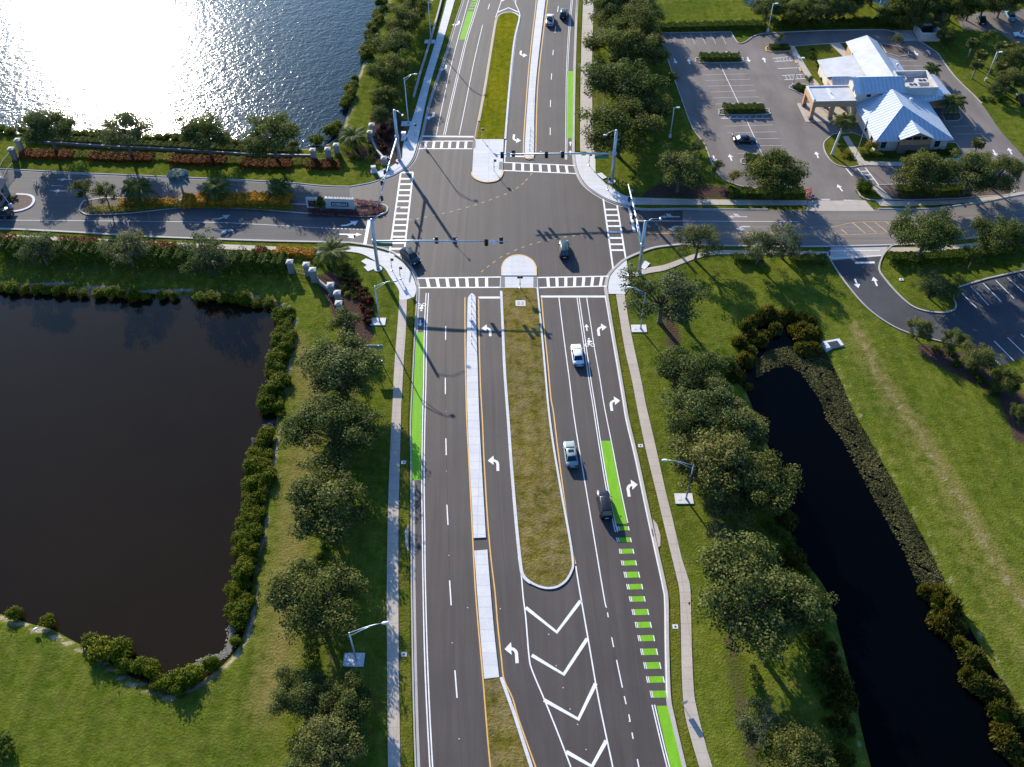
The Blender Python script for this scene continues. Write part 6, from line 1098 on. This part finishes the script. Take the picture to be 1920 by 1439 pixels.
# ------------------------------------------------------------ bank
def bank():
    ox, oy = 74.9, 166.6; root = thing('bank_building', 'bank with white metal roofs, tan portico and stone entrance gable', 'building', (ox, oy, 0), R(2.2)); E_ = 2.9
    MB().box(.7, 15.7, .8, 14.4, 0, E_).build('wall', 'stucco pale', root)
    ax, ay, az = 7.3, 8.0, 6.3
    def hip(name, c, apex0, apex1, z, matx, maty):
        x0, y0, x1, y1 = c; t = .14
        o = MB().add([(x0, y0, z), (x1, y0, z), apex0], [(0, 1, 2)]).build('roof', matx, root)
        MB().add([(x0, y1, z), (x0, y0, z), apex0, apex1], [(0, 1, 2, 3)]).add([(x1, y0, z), (x1, y1, z), apex1, apex0], [(0, 1, 2, 3)]).build('roof_slope', maty, o)
        MB().add([(x1, y1, z), (x0, y1, z), apex1], [(0, 1, 2)]).build('roof_slope', matx, o)
        MB().box(x0, x1, y0, y0 + .12, z - .18, z - .003).box(x0, x1, y1 - .12, y1, z - .18, z - .003).box(x0, x0 + .12, y0 + .12, y1 - .12, z - .18, z - .003).box(x1 - .12, x1, y0 + .12, y1 - .12, z - .18, z - .003).add([(x0, y0, z - .1), (x0, y1, z - .1), (x1, y1, z - .1), (x1, y0, z - .1)], [(0, 1, 2, 3)]).build('eave', 'trim white', o); return o
    hip('roof', (0, 0, 16.4, 15.0), (ax, ay, az), (ax, 14.8, az), E_, 'metal roof seams X', 'metal roof seams Y')
    for p_, q_, n in (((0, 0), (ax, ay), 'hip'), ((16.4, 0), (ax, ay), 'hip')): MB().tube([(p_[0], p_[1], E_ + .02), (q_[0], q_[1], az + .03)], .07, 6).build('ridge_cap', 'trim white', root)
    # entrance gable
    gx0, gx1, gm, gz = 4.9, 12.0, 8.4, 5.0
    MB().add([(gx0, -.5, E_ + .55), (gm, -.5, gz), (gm, 6.4, gz), (gx0, 2.6, E_ + .55)], [(0, 1, 2, 3)]).add([(gm, -.5, gz), (gx1, -.5, E_ + .55), (gx1, 2.6, E_ + .55), (gm, 6.4, gz)], [(0, 1, 2, 3)]).build('gable_roof', 'metal roof seams Y', root)
    MB().add([(gx0 + .3, -.1, 0), (gx1 - .3, -.1, 0), (gx1 - .3, -.1, E_ + .5), (gm, -.1, gz - .15), (gx0 + .3, -.1, E_ + .5)], [(0, 1, 2, 3, 4)]).box(gx0 + .3, gx0 + .5, -.09, 2, 0, E_ + .3).box(gx1 - .5, gx1 - .3, -.09, 2, 0, E_ + .3).build('gable_wall', 'stucco tan', root)
    MB().box(gx0 + .25, gx1 - .25, -.2, -.12, 0, 1.95).build('stone_base', 'ledge stone', root)
    for x0, x1, z0, z1, k in ((gx0 + 1.3, gx0 + 2.5, 3.15, 3.55, .3), (gm - .8, gm + .8, 3.15, 4.0, 0), (gx1 - 2.5, gx1 - 1.3, 3.15, 3.55, -.3)): MB().add([(x0, -.13, z0), (x1, -.13, z0), (x1, -.13, z1 - k * .8 if k < 0 else z1 + k), (x0, -.13, z1 if k >= 0 else z1 + .3)], [(0, 1, 2, 3)]).build('gable_window', 'glass dark', root)
    MB().tube([(gx0, -.52, E_ + .56), (gm, -.52, gz + .01), (gx1, -.52, E_ + .56)], .11, 6).build('gable_trim', 'trim white', root)
    for x in (2.3, 13.6):
        o = MB().box(x - .55, x + .55, .74, .79, .8, 2.5).build('window', 'teal frame', root); MB().box(x - .45, x - .04, .70, .735, .9, 1.6).box(x + .04, x + .45, .70, .735, .9, 1.6).box(x - .45, x - .04, .70, .735, 1.68, 2.4).box(x + .04, x + .45, .70, .735, 1.68, 2.4).build('pane', 'glass dark', o)
    for y in (3.5, 7.5): o = MB().box(.64, .69, y - .6, y + .6, .8, 2.4).build('window', 'teal frame', root); MB().box(.60, .635, y - .5, y + .5, .9, 2.3).build('pane', 'glass dark', o)
    # raised monitor with the blue looking shed roof
    MB().box(-.2, 10.0, 14.9, 20.2, 0, 5.6).add([(-.2, 14.9, 5.6), (-.2, 20.2, 5.6), (-.2, 18.2, 7.3)], [(0, 1, 2)]).add([(10, 20.2, 5.6), (10, 14.9, 5.6), (10, 18.2, 7.3)], [(0, 1, 2)]).build('monitor_wall', 'stucco pale', root)
    MB().add([(.6, 14.4, 5.55), (10.4, 14.4, 5.55), (10.4, 18.2, 7.45), (.6, 18.2, 7.45)], [(0, 1, 2, 3)]).add([(10.4, 20.5, 6.3), (-.6, 20.5, 6.3), (-.6, 18.2, 7.45), (10.4, 18.2, 7.45)], [(0, 1, 2, 3)]).build('monitor_roof', 'metal roof seams X', root); MB().add([(-.7, 14.3, 5.5), (.6, 14.3, 5.5), (.6, 18.2, 7.4), (-.7, 18.2, 7.4)], [(0, 1, 2, 3)]).build('monitor_roof', 'trim white', root)
    for x in (2.6, 5.3): MB().box(x - .45, x + .45, 14.84, 14.89, 4.55, 5.15).build('monitor_window', 'glass dark', root)
    MB().box(-.24, -.205, 16.6, 17.4, 4.7, 5.7).build('monitor_window', 'glass dark', root)
    # long north block
    MB().box(5.6, 11.6, 20.3, 39.6, 0, 4.6).add([(5.6, 39.6, 4.6), (11.6, 39.6, 4.6), (9.6, 39.6, 5.9)], [(0, 1, 2)]).build('north_wall', 'stucco pale', root); MB().box(5.55, 5.6, 37, 39.7, 0, 3.6).build('north_corner', 'stucco tan', root)
    MB().add([(4.9, 40.0, 4.55), (4.9, 20.4, 4.55), (9.6, 20.4, 6.1), (9.6, 40, 6.1)], [(0, 1, 2, 3)]).build('north_roof', 'membrane roof', root); MB().add([(12.4, 20.4, 4.55), (12.4, 40, 4.55), (9.6, 40, 6.1), (9.6, 20.4, 6.1)], [(0, 1, 2, 3)]).build('north_roof_slope', 'metal roof seams Y', root)
    for i in range(6): MB().box(5.52, 5.555, 22 + i * 2.6, 23.2 + i * 2.6, 3.5, 4.2).build('clerestory_window', 'glass dark', root)
    # north west wing
    MB().box(-2.2, 5.5, 20.3, 34.0, 0, 2.9).build('wing_wall', 'stucco pale', root); MB().add([(-2.8, 34.6, 2.95), (-2.8, 20.4, 2.95), (5.5, 20.4, 4.1), (5.5, 34.6, 4.1)], [(0, 1, 2, 3)]).box(-2.8, -2.68, 20.4, 34.6, 2.72, 2.93).build('wing_roof', 'membrane roof', root)
    MB().box(-2.6, -.3, 21.4, 26.2, 0, 2.95).add([(-2.6, 26.2, 2.95), (-2.6, 21.4, 2.95), (-2.6, 23.8, 4.5)], [(0, 1, 2)]).build('wing_gable', 'stucco tan', root); MB().add([(-2.9, 21.1, 2.9), (.4, 21.1, 2.9), (2.6, 23.8, 4.6), (-2.9, 23.8, 4.6)], [(0, 1, 2, 3)]).build('wing_gable_roof', 'metal roof seams X', root); MB().add([(1.0, 26.5, 2.95), (-2.9, 26.5, 2.95), (-2.9, 23.8, 4.6), (2.6, 23.8, 4.6)], [(0, 1, 2, 3)]).build('wing_gable_slope', 'membrane roof', root); o = MB().box(-2.65, -2.61, 23.2, 24.4, .9, 2.6).build('window', 'teal frame', root); MB().box(-2.69, -2.655, 23.3, 24.3, 1.0, 2.5).build('pane', 'glass dark', o)
    # parapet enclosure with plant, and the skirt roof round it
    for b_ in ((10.4, 18.0, 16.0, 16.35), (10.4, 18.0, 23.15, 23.5), (10.4, 10.75, 16.36, 23.14), (17.65, 18.0, 16.36, 23.14)): MB().box(*b_, 2.9, 5.9).build('parapet', 'wall white', root)
    MB().box(10.76, 17.64, 16.36, 23.14, 4.2, 4.4).build('flat_roof', 'membrane roof', root)
    for x, y, w_, d_, h_ in ((11.6, 21.4, 2.2, 1.5, 1.0), (13.0, 17.9, 2.8, 1.6, 1.2), (15.6, 19.6, 2.6, 1.8, 1.2)): o = MB().box(x - w_ / 2, x + w_ / 2, y - d_ / 2, y + d_ / 2, 4.4, 4.4 + h_).build('air_conditioner', 'wall white', root); MB().tube([(x - .4, y, 4.4 + h_), (x - .4, y, 4.5 + h_)], .4, 12).tube([(x + .5, y, 4.4 + h_), (x + .5, y, 4.5 + h_)], .4, 12).build('fan_grille', 'black metal', o)
    MB().box(15.0, 21.4, 17.5, 26.0, 0, 2.7).build('east_wall', 'stucco tan', root); MB().add([(9.5, 16.0, 4.0), (8.5, 13.2, 2.95), (22.6, 16.6, 2.95), (18.02, 19.5, 4.4), (18.02, 15.99, 4.0)], [(0, 1, 2, 4), (4, 2, 3)]).build('skirt_roof', 'metal roof seams X', root); MB().add([(22.6, 16.6, 2.95), (21.9, 27.0, 2.95), (18.02, 24.0, 4.6), (18.02, 19.5, 4.4)], [(0, 1, 2, 3)]).add([(21.9, 27, 2.95), (12.4, 27.5, 2.95), (12.4, 23.52, 4.4), (18.02, 24, 4.6)], [(0, 1, 2, 3)]).build('skirt_roof_slope', 'metal roof seams Y', root)
    MB().box(12.5, 15.5, 26, 34, 0, 2.7).build('north_annex', 'stucco pale', root); MB().add([(15.9, 25.5, 2.75), (15.9, 34.4, 2.75), (12.42, 34.4, 3.9), (12.42, 25.5, 3.9)], [(0, 1, 2, 3)]).build('annex_roof', 'metal roof seams Y', root)
    for x, y, z in ((10.7, 12.0, 4.9), (14.2, 30, 3.3)): MB().tube([(x, y, z - .5), (x, y, z + .55)], .16, 8).ball((x, y, z + .6), (.4, .4, .25)).build('roof_vent', 'trim white', root)
    # portico
    px0, px1, py0, py1 = -9.6, -.3, 13.6, 20.0; Z0, Z1 = 3.6, 4.5
    MB().box(px0, px1, py0, py1, Z1 - .5, Z1 - .1).build('portico_roof', 'membrane roof', root)
    MB().box(px0, px0 + .3, py0 + .3, py1 - .3, Z0 + .55, Z1 + .25).box(px0, px1, py0, py0 + .3, Z0 + .65, Z1).box(px0, px1, py1 - .3, py1, Z0 + .2, Z1 + .1).build('portico_parapet', 'trim white', root)
    MB().box(px0 - .06, px0 + .25, py0 + .26, py1 - .26, 3.1, Z0 + .54).box(px0 - .06, px1, py0 - .06, py0 + .25, 3.1, Z0 + .64).box(px0 - .06, px1, py1 - .25, py1 + .06, 3.1, Z0 + .2).build('portico_fascia', 'stucco tan', root)
    for x, y in ((px0 + .35, py0 + .35), (px0 + .35, py1 - .35), (px0 + 4.6, py0 + .35), (px0 + 4.6, py1 - .35)): o = MB().box(x - .38, x + .38, y - .38, y + .38, .08, 3.15).build('column', 'stucco tan', root); MB().box(x - .5, x + .5, y - .5, y + .5, .05, .6).build('plinth', 'ledge stone', o)
    MB().box(px0 + 4.1, px0 + 4.9, py0 + .8, py1 - .8, Z1 - .1, Z1 - .08).tube([(px0 + 4.6, 16.9, Z1 - .1), (px0 + 4.6, 16.9, Z1 + .25)], .15, 8).build('roof_drain', 'trim white', root)
    MB().box(px0 - .9, px1 + .6, py0 - .8, py1 + .6, 0, .07).build('portico_slab', 'concrete walk', root)
    return root
bank()
BI = [(1529, 160), (1480, 88), (1560, 82), (1650, 80), (1680, 88), (1700, 97), (1703, 104), (1690, 107), (1670, 108), (1640, 110)]
for pts, l, mt in (([(1480, 88), (1562, 82), (1600, 80), (1600, 118), (1552, 165), (1530, 162)], 'lawn behind the portico of the bank', 'verge grass'), ([(1650, 82), (1685, 88), (1703, 97), (1703, 104), (1685, 107), (1662, 100)], 'planted bed behind the bank', 'mulch'), (smooth([(1562, 252), (1549, 263), (1544, 272), (1548, 288), (1560, 304), (1575, 312), (1598, 314), (1612, 311), (1640, 310), (1790, 304), (1806, 294), (1800, 280), (1792, 268)], 3) + [(1640, 266), (1600, 250)], 'lawn and beds in front of the bank', 'verge grass'), ([(1765, 212), (1799, 212), (1803, 222), (1796, 227), (1772, 228)], 'planted bed beside the drive through', 'mulch'), (smooth([(1604, 351), (1612, 349), (1632, 352), (1662, 374), (1628, 375), (1613, 368)], 3), 'small grass island at the lot entrance', 'verge grass'), ([(1646, 348), (1692, 346), (1800, 345), (1888, 343), (1902, 360), (1890, 366), (1790, 373), (1700, 376), (1668, 374)], 'mulched bed under the bank oaks', 'mulch')):
    mo = struct(MB().prism(G(pts), 0.0, .06), 'lawn' if 'grass' in mt else 'planted_bed', mt, None, l); struct(MB().strip(G(pts), .22, .12, 0, True, .0), 'kerb', 'concrete curb', mo)
walk('walkway', [(1481, 89), (1487, 105), (1512, 145), (1529, 163)], [(1489, 87), (1500, 107), (1524, 146), (1537, 160)], 'concrete walk along the disabled bays', z=.10); walk('walkway', [(1556, 83), (1586, 112)], [(1574, 81), (1597, 108)], 'concrete walk across the lawn behind the bank', z=.10)
walk('walkway', [(1580, 257), (1612, 312)], [(1590, 256), (1626, 311)], 'concrete walk past the flagpole', 'concrete walk', .10); walk('walkway', [(1614, 303), (1700, 305), (1795, 297), (1806, 288)], [(1622, 311), (1700, 312), (1792, 304), (1812, 293)], 'concrete walk along the bank front', 'concrete walk', .11); walk('walkway', [(1634, 350), (1656, 374)], [(1646, 348), (1676, 376)], 'concrete walk from the lot to the shaded sidewalk', 'concrete walk', .10)
for x, y in ((1481.5, 98), (1492, 116), (1500, 131)): a = P(x, y); MB().box(a[0] - .15, a[0] + .15, a[1] - .9, a[1] + .9, .02, .15).build('wheel_stop', 'yellow paint', None); o = bpy.context.scene.objects[-1]; tag(C.objects[-1], 'yellow wheel stop at a disabled bay', 'wheel stop', 'yellow wheel stops at the disabled bays')
def enclosure():
    a = P(1723, 78); root = thing('waste_enclosure', 'roofless pale block enclosure in the upper right of the bank lot', 'enclosure', (a[0], a[1], 0), R(-1)); X0, Y0 = 5.0, 5.6
    for b_ in ((0, .25, 0, Y0), (X0 - .25, X0, 0, Y0), (.251, X0 - .251, 0, .25), (.251, X0 - .251, Y0 - .25, Y0)): MB().box(*b_, 0, 2.1).build('wall', 'stucco pale', root)
    for s_ in (1.4, 4.2): MB().box(-.07, -.01, s_ - 1.2, s_ + 1.2, .1, 2.0).build('gate', 'wall white', root)
    return root
enclosure(); a = P(1723, 78); struct(MB().box(a[0] - 4.6, a[0] - .1, a[1] + .2, a[1] + 6, 0, .03), 'concrete_apron', 'concrete walk', None, 'pale concrete apron before the waste enclosure')
a = P(1741, 62); root = thing('waste_container', 'dark metal waste container inside the pale enclosure', 'dumpster', (a[0] - .5, a[1] + .6, 0)); MB().frustum(-1, 1, -.8, .8, .15, -1.1, 1.1, -.9, .9, 1.4).build('bin', 'iron', root); MB().box(-1.15, 1.15, -.95, .95, 1.4, 1.48).build('lid', 'black metal', root)
for i, (x, y) in enumerate(((1514, 362), (1516, 368), (1519, 374))): a = P(x, y); r_ = thing('barricade', ['farthest', 'middle', 'nearest'][i] + ' orange barricade piece at the lot entrance', 'barricade', (a[0], a[1], .02), .3 + i * .4); MB().box(-.7, .7, -.04, .04, .75, 1.0).box(-.7, .7, -.04, .04, .35, .55).build('board', 'barrier orange', r_); MB().box(-.6, -.52, -.3, .3, 0, .08).box(.52, .6, -.3, .3, 0, .08).box(-.6, -.52, -.035, .035, .08, 1.1).box(.52, .6, -.035, .035, .08, 1.1).build('legs', 'barrier orange', r_)

# ------------------------------------------------------------ vehicles (local +Y is the front)
def paint(name, c): return M(name, c, tuple(x * .96 for x in c), 2, .3, 0, 0, .12, .3)
for n, c in (('paint white', (.66, .67, .68)), ('paint silver green', (.24, .30, .29)), ('paint black', (.010, .012, .018)), ('paint dark teal', (.010, .035, .042)), ('paint dark green', (.012, .026, .03)), ('paint light blue', (.12, .3, .42)), ('paint pearl', (.55, .56, .56))): paint(n, c)
WHEEL = {}
def make_vehicle(kind, mat, label, cat, loc, rz, name=None):
    Sd = kind in ('sedan',); L, W, Hh = {'sedan': (4.85, 1.84, 1.46), 'suv': (4.75, 1.90, 1.74), 'pickup': (5.6, 1.98, 1.88)}[kind]; wr = .33 if Sd else .38
    root = thing(name or kind, label, cat, loc, rz); belt = .93 if Sd else 1.06; hood = .84 if Sd else 1.02; h2 = L / 2
    st = [(-h2, .74, .34, belt - .22), (-h2 + .10, .90, .26, belt - .08), (-h2 + .5, .985, .22, belt + (.02 if Sd else 0)), (-h2 + 1.2, 1, .2, belt), (-.3, 1, .2, belt), (.75, 1, .2, belt - .02), (h2 - 1.1, .99, .2, hood + .03), (h2 - .45, .95, .22, hood - .06), (h2 - .12, .82, .26, hood - .16), (h2, .62, .34, hood - .3)]
    vs, fs = [], []; prof = [(.86, 0), (1.0, .22), (1.0, .55), (.965, .84), (.86, .97), (.5, 1.0)]
    for (y, kw, zb, zt) in st:
        ring = [(kw * W / 2 * a, y, zb + (zt - zb) * t) for a, t in prof]; ring = ring + [(-x, y_, z) for x, y_, z in ring[::-1]]; vs += ring
    n = 12
    for i in range(len(st) - 1):
        for k in range(n): fs.append((i * n + k, i * n + (k + 1) % n, (i + 1) * n + (k + 1) % n, (i + 1) * n + k))
    fs.append(tuple(range(n))); fs.append(tuple(range((len(st) - 1) * n, len(st) * n))[::-1])
    mb = MB().add(vs, [f[::-1] for f in fs])
    # greenhouse: base ring at the belt, roof ring
    fb, ft, rt, rb = {'sedan': (1.15, .32, -1.05, -1.75), 'suv': (1.25, .62, -1.85, -2.22), 'pickup': (1.25, .6, -.75, -.95)}[kind]; wb, wt = W / 2 * .90, W / 2 * .70; zb, zt = belt - .05, Hh
    A = [(-wb, rb, zb), (wb, rb, zb), (wb, fb, zb), (-wb, fb, zb)]; B = [(-wt, rt, zt - .05), (wt, rt, zt - .05), (wt, ft, zt - .05), (-wt, ft, zt - .05)]; Cc = [(-wt * .86, rt + .12, zt), (wt * .86, rt + .12, zt), (wt * .86, ft - .14, zt), (-wt * .86, ft - .14, zt)]
    o4 = [0, 1, 2, 3]; gl = [(i, (i + 1) % 4, 4 + (i + 1) % 4, 4 + i) for i in range(4)] + [(4 + i, 4 + (i + 1) % 4, 8 + (i + 1) % 4, 8 + i) for i in range(4)] + [(8, 9, 10, 11)]
    mb.add(A + B + Cc, gl)
    if kind == 'pickup': pass
    body = mb.build('body', mat, root, sm=False)
    bm_ = bmesh.new(); bm_.from_mesh(body.data); bmesh.ops.bevel(bm_, geom=[e for e in bm_.edges if len(e.link_faces) == 2 and e.calc_face_angle(0) > .45], offset=.035, segments=2, affect='EDGES'); bm_.to_mesh(body.data); bm_.free(); body.data.polygons.foreach_set('use_smooth', [True] * len(body.data.polygons))
    def pane(nm, q, inset, off=.014):
        c = sum((Vector(v) for v in q), Vector()) / 4; nn = (Vector(q[1]) - Vector(q[0])).cross(Vector(q[3]) - Vector(q[0])).normalized(); vv = []
        for v in q: d = Vector(v) - c; vv.append(c + d * inset + nn * off)
        return MB().add(vv, [(0, 1, 2, 3)]).build(nm, 'glass dark', root)
    pane('windshield', [A[2], A[3], B[3], B[2]], .88); pane('rear_window', [A[0], A[1], B[1], B[0]], .86); m1 = lambda P1, P2, t: tuple(P1[i] + (P2[i] - P1[i]) * t for i in range(3))
    for a_, b_ in ((1, 2), (3, 0)):
        for t0, t1 in ((.0, .5), (.5, 1.0)): pane('side_window', [m1(A[a_], A[b_], t0), m1(A[a_], A[b_], t1), m1(B[a_], B[b_], t1), m1(B[a_], B[b_], t0)], .86)
    if 'w%.2f' % wr not in WHEEL: WHEEL['w%.2f' % wr] = (MB().tube([(-.11, 0, 0), (-.1, 0, 0), (.1, 0, 0), (.11, 0, 0)], [wr * .9, wr, wr, wr * .9], 18).mesh('tyre', 'tyre'), MB().tube([(-.118, 0, 0), (.118, 0, 0)], wr * .62, 14).mesh('rim', 'rim'))
    for sx in (-1, 1):
        for y in (-h2 + .95, h2 - .92):
            e = link('wheel', WHEEL['w%.2f' % wr][0], root, (sx * (W / 2 - .09), y, wr + .02)); link('rim', WHEEL['w%.2f' % wr][1], e)
        MB().box(min(sx * W * .27, sx * W * .41), max(sx * W * .27, sx * W * .41), h2 - .22, h2 - .05, hood - .3, hood - .17).build('headlight', 'headlamp', root); MB().box(min(sx * W * .27, sx * W * .43), max(sx * W * .27, sx * W * .43), -h2 - .005, -h2 + .14, belt - .28, belt - .12).build('tail_light', 'tail lamp', root); MB().ball((sx * (W / 2 + .09), .95, belt + .03), (.11, .07, .075), 8, 5).build('mirror', mat, root, sm=True)
    MB().box(-W * .25, W * .25, h2 - .06, h2 + .012, .42, .56).build('grille', 'black metal', root); MB().box(-.26, .26, -h2 - .02, -h2 + .02, .52, .66).build('licence_plate', 'sign white', root)
    if kind == 'suv':
        for sx in (-1, 1): MB().tube([(sx * wt * .8, rt + .25, zt + .05), (sx * wt * .8, ft - .2, zt + .05)], .025, 6).build('roof_rail', 'black metal', root)
    if kind == 'pickup': MB().box(-W * .37, W * .37, -h2 + .2, -.98, belt - .02, belt + .012).build('bed_cover', 'black metal', root)
    return root
def car(kind, mat, label, cat, px, head, name=None):
    a = P(*px); h = P(*head); return make_vehicle(kind, mat, label, cat, (a[0], a[1], .022), math.atan2(-(h[0] - a[0]), h[1] - a[1]), name)
car('sedan', 'paint white', 'white sedan waiting in the lane beside the bicycle symbol', 'car', (1082, 670), (1071, 600)); o = car('sedan', 'paint silver green', 'silver green sedan with a dark sunroof beside the grass median', 'car', (1069.5, 856), (1058, 780)); MB().box(-.42, .42, -.45, .1, 1.462, 1.475).build('sunroof', 'glass dark', o)
car('suv', 'paint black', 'black utility vehicle beside the green bike lane', 'car', (1133, 951), (1119, 870)); car('suv', 'paint dark teal', 'dark teal utility vehicle with roof rails crossing the junction', 'car', (1057.5, 473), (1055, 430)); car('suv', 'paint dark green', 'dark green car turning at the lower left corner of the junction', 'car', (770, 487), (786, 500))
car('pickup', 'paint white', 'white pickup driving away on the upper road', 'pickup', (1031, 42), (1034, 10)); car('suv', 'paint dark teal', 'dark utility vehicle driving away right of the white pickup', 'car', (1056.5, 30), (1060, 0)); car('sedan', 'paint black', 'black sedan parked in the bank lot beside a person', 'car', (1395, 267), (1430, 267))
car('sedan', 'paint black', 'dark car parked in the shaded corner lot, left one', 'car', (1839, 41), (1835, 30)); car('sedan', 'paint light blue', 'light blue car parked in the shaded corner lot', 'car', (1893, 34), (1886, 22)); car('sedan', 'paint pearl', 'pale car at the right edge of the corner lot', 'car', (1918, 70), (1895, 68)); car('suv', 'paint dark green', 'dark vehicle at the right edge beyond the bank lawn', 'car', (1916, 192), (1906, 178)); car('suv', 'paint black', 'black car in shade beside the guardhouse at the left edge', 'car', (2, 406), (-40, 404))

# ------------------------------------------------------------ a person and an egret
def skinned(name, verts, edges, radii, mat, parent, root_i=0, sub=1):
    me = bpy.data.meshes.new(name); me.from_pydata(verts, edges, []); o = bpy.data.objects.new(name, me); C.objects.link(o)
    o.modifiers.new('s', 'SKIN'); sv = me.skin_vertices[0].data
    for i, r in enumerate(radii): sv[i].radius = (r, r) if not isinstance(r, tuple) else r
    sv[root_i].use_root = True; m = o.modifiers.new('u', 'SUBSURF'); m.levels = sub; m.render_levels = sub
    bpy.context.view_layer.update(); me2 = bpy.data.meshes.new_from_object(o.evaluated_get(bpy.context.evaluated_depsgraph_get())); bpy.data.objects.remove(o); me2.materials.clear(); me2.materials.append(MATS[mat]); me2.polygons.foreach_set('use_smooth', [True] * len(me2.polygons)); return link(name, me2, parent)
M('skin', (.42, .24, .16), (.38, .21, .14), 4, .5); M('shirt cloth', (.55, .58, .62), (.48, .5, .55), 5, .9); M('trouser cloth', (.06, .075, .11), (.05, .06, .09), 5, .9); M('hair', (.03, .02, .014), (.02, .014, .01), 9, .6); M('feather', (.75, .75, .73), (.66, .66, .64), 6, .8); M('beak', (.5, .32, .04), (.45, .28, .03), 5, .5)
def person():
    a = P(1372.5, 262.5); root = thing('person', 'person in a pale shirt and dark trousers standing behind the parked black sedan', 'person', (a[0], a[1], .015), R(-90))
    v, e, r = [], [], []
    def add(p, rad, par=None):
        v.append(p); r.append(rad)
        if par is not None: e.append((par, len(v) - 1))
        return len(v) - 1
    pel = add((0, 0, .95), (.15, .11)); sp = add((0, .01, 1.18), (.15, .10), pel); ch = add((0, 0, 1.38), (.18, .11), sp); nk = add((0, .01, 1.52), .055, ch); hd = add((0, .03, 1.64), (.085, .10), nk); add((0, .02, 1.74), (.06, .07), hd)
    for s_ in (-1, 1):
        sh = add((s_ * .19, 0, 1.42), .065, ch); el = add((s_ * .27, .03, 1.14), .043, sh); wr_ = add((s_ * .25, .2, .96), .03, el); pm = add((s_ * .24, .27, .92), (.035, .02), wr_)
        for k in range(4): f1 = add((s_ * .24 + (k - 1.5) * .018, .325 + (.006 if k in (1, 2) else 0), .895), .009, pm); add((s_ * .24 + (k - 1.5) * .018, .36 + (.008 if k in (1, 2) else 0), .872), .008, f1)
        t1 = add((s_ * .205, .285, .925), .011, pm); add((s_ * .195, .315, .91), .009, t1)
        hp = add((s_ * .09, 0, .88), .092, pel); kn = add((s_ * .105, .02 if s_ > 0 else -.02, .49), .06, hp); an = add((s_ * .11, -.01 if s_ > 0 else -.06, .08), .04, kn); add((s_ * .12, .14 if s_ > 0 else .09, .035), .035, an)
    b = skinned('body', v, e, r, 'skin', root, 0, 1); skinned('shirt', [v[0], v[1], v[2], (-.19, 0, 1.42), (-.24, .015, 1.24), (.19, 0, 1.42), (.24, .015, 1.24)], [(0, 1), (1, 2), (2, 3), (3, 4), (2, 5), (5, 6)], [(.175, .135), (.175, .125), (.2, .13), .085, .068, .085, .068], 'shirt cloth', root)
    skinned('trousers', [(0, 0, .93), (-.09, 0, .86), (-.105, -.02, .49), (-.11, -.06, .11), (.09, 0, .86), (.105, .02, .49), (.11, -.01, .11)], [(0, 1), (1, 2), (2, 3), (0, 4), (4, 5), (5, 6)], [(.165, .125), .108, .078, .06, .108, .078, .06], 'trouser cloth', root); MB().ball((0, .0, 1.70), (.10, .115, .105), 12, 8).build('hair', 'hair', root, sm=True)
    for s_ in (-1, 1): MB().ball((s_ * .035, .125, 1.66), .012, 8, 6).build('eye', 'hair', b)
    MB().frustum(-.014, .014, .11, .135, 1.60, -.006, .006, .115, .128, 1.65).build('nose', 'skin', b); MB().box(-.026, .026, .118, .126, 1.565, 1.575).build('mouth', 'red emblem', b)
    for s_ in (-1, 1): MB().ball((s_ * .12, .1 if s_ > 0 else .05, .04), (.05, .14, .045), 10, 6).build('shoe', 'tyre', root, sm=True); MB().ball((s_ * .098, .03, 1.64), (.012, .025, .035), 8, 6).build('ear', 'skin', b)
person()
def egret():
    a = P(71, 1183); root = thing('egret', 'white egret standing on the near bank of the left pond', 'bird', (a[0], a[1], .02), R(-60)); sv = [(0, -.22, .42), (0, 0, .5), (0, .2, .56), (0, .3, .68), (0, .24, .82), (0, .3, .95), (0, .36, .99), (0, -.42, .36)]
    b = skinned('body', sv, [(0, 1), (1, 2), (2, 3), (3, 4), (4, 5), (5, 6), (0, 7)], [(.09, .1), (.13, .15), (.09, .1), .04, .033, .035, .042, .03], 'feather', root, 1, 2); MB().tube([(0, .38, .99), (0, .54, .965)], [.018, .004], 8).build('beak', 'beak', root); MB().ball((0, -.08, .56), (.15, .3, .1), 12, 8).build('wing', 'feather', root, sm=True)
    for s_ in (-1, 1): MB().tube([(s_ * .05, 0, .42), (s_ * .055, -.05, .22), (s_ * .055, 0, .0)], [.014, .011, .01], 6).tube([(s_ * .055, -.02, .012), (s_ * .06, .1, .008)], .009, 5).build('leg', 'black metal', root)
egret()
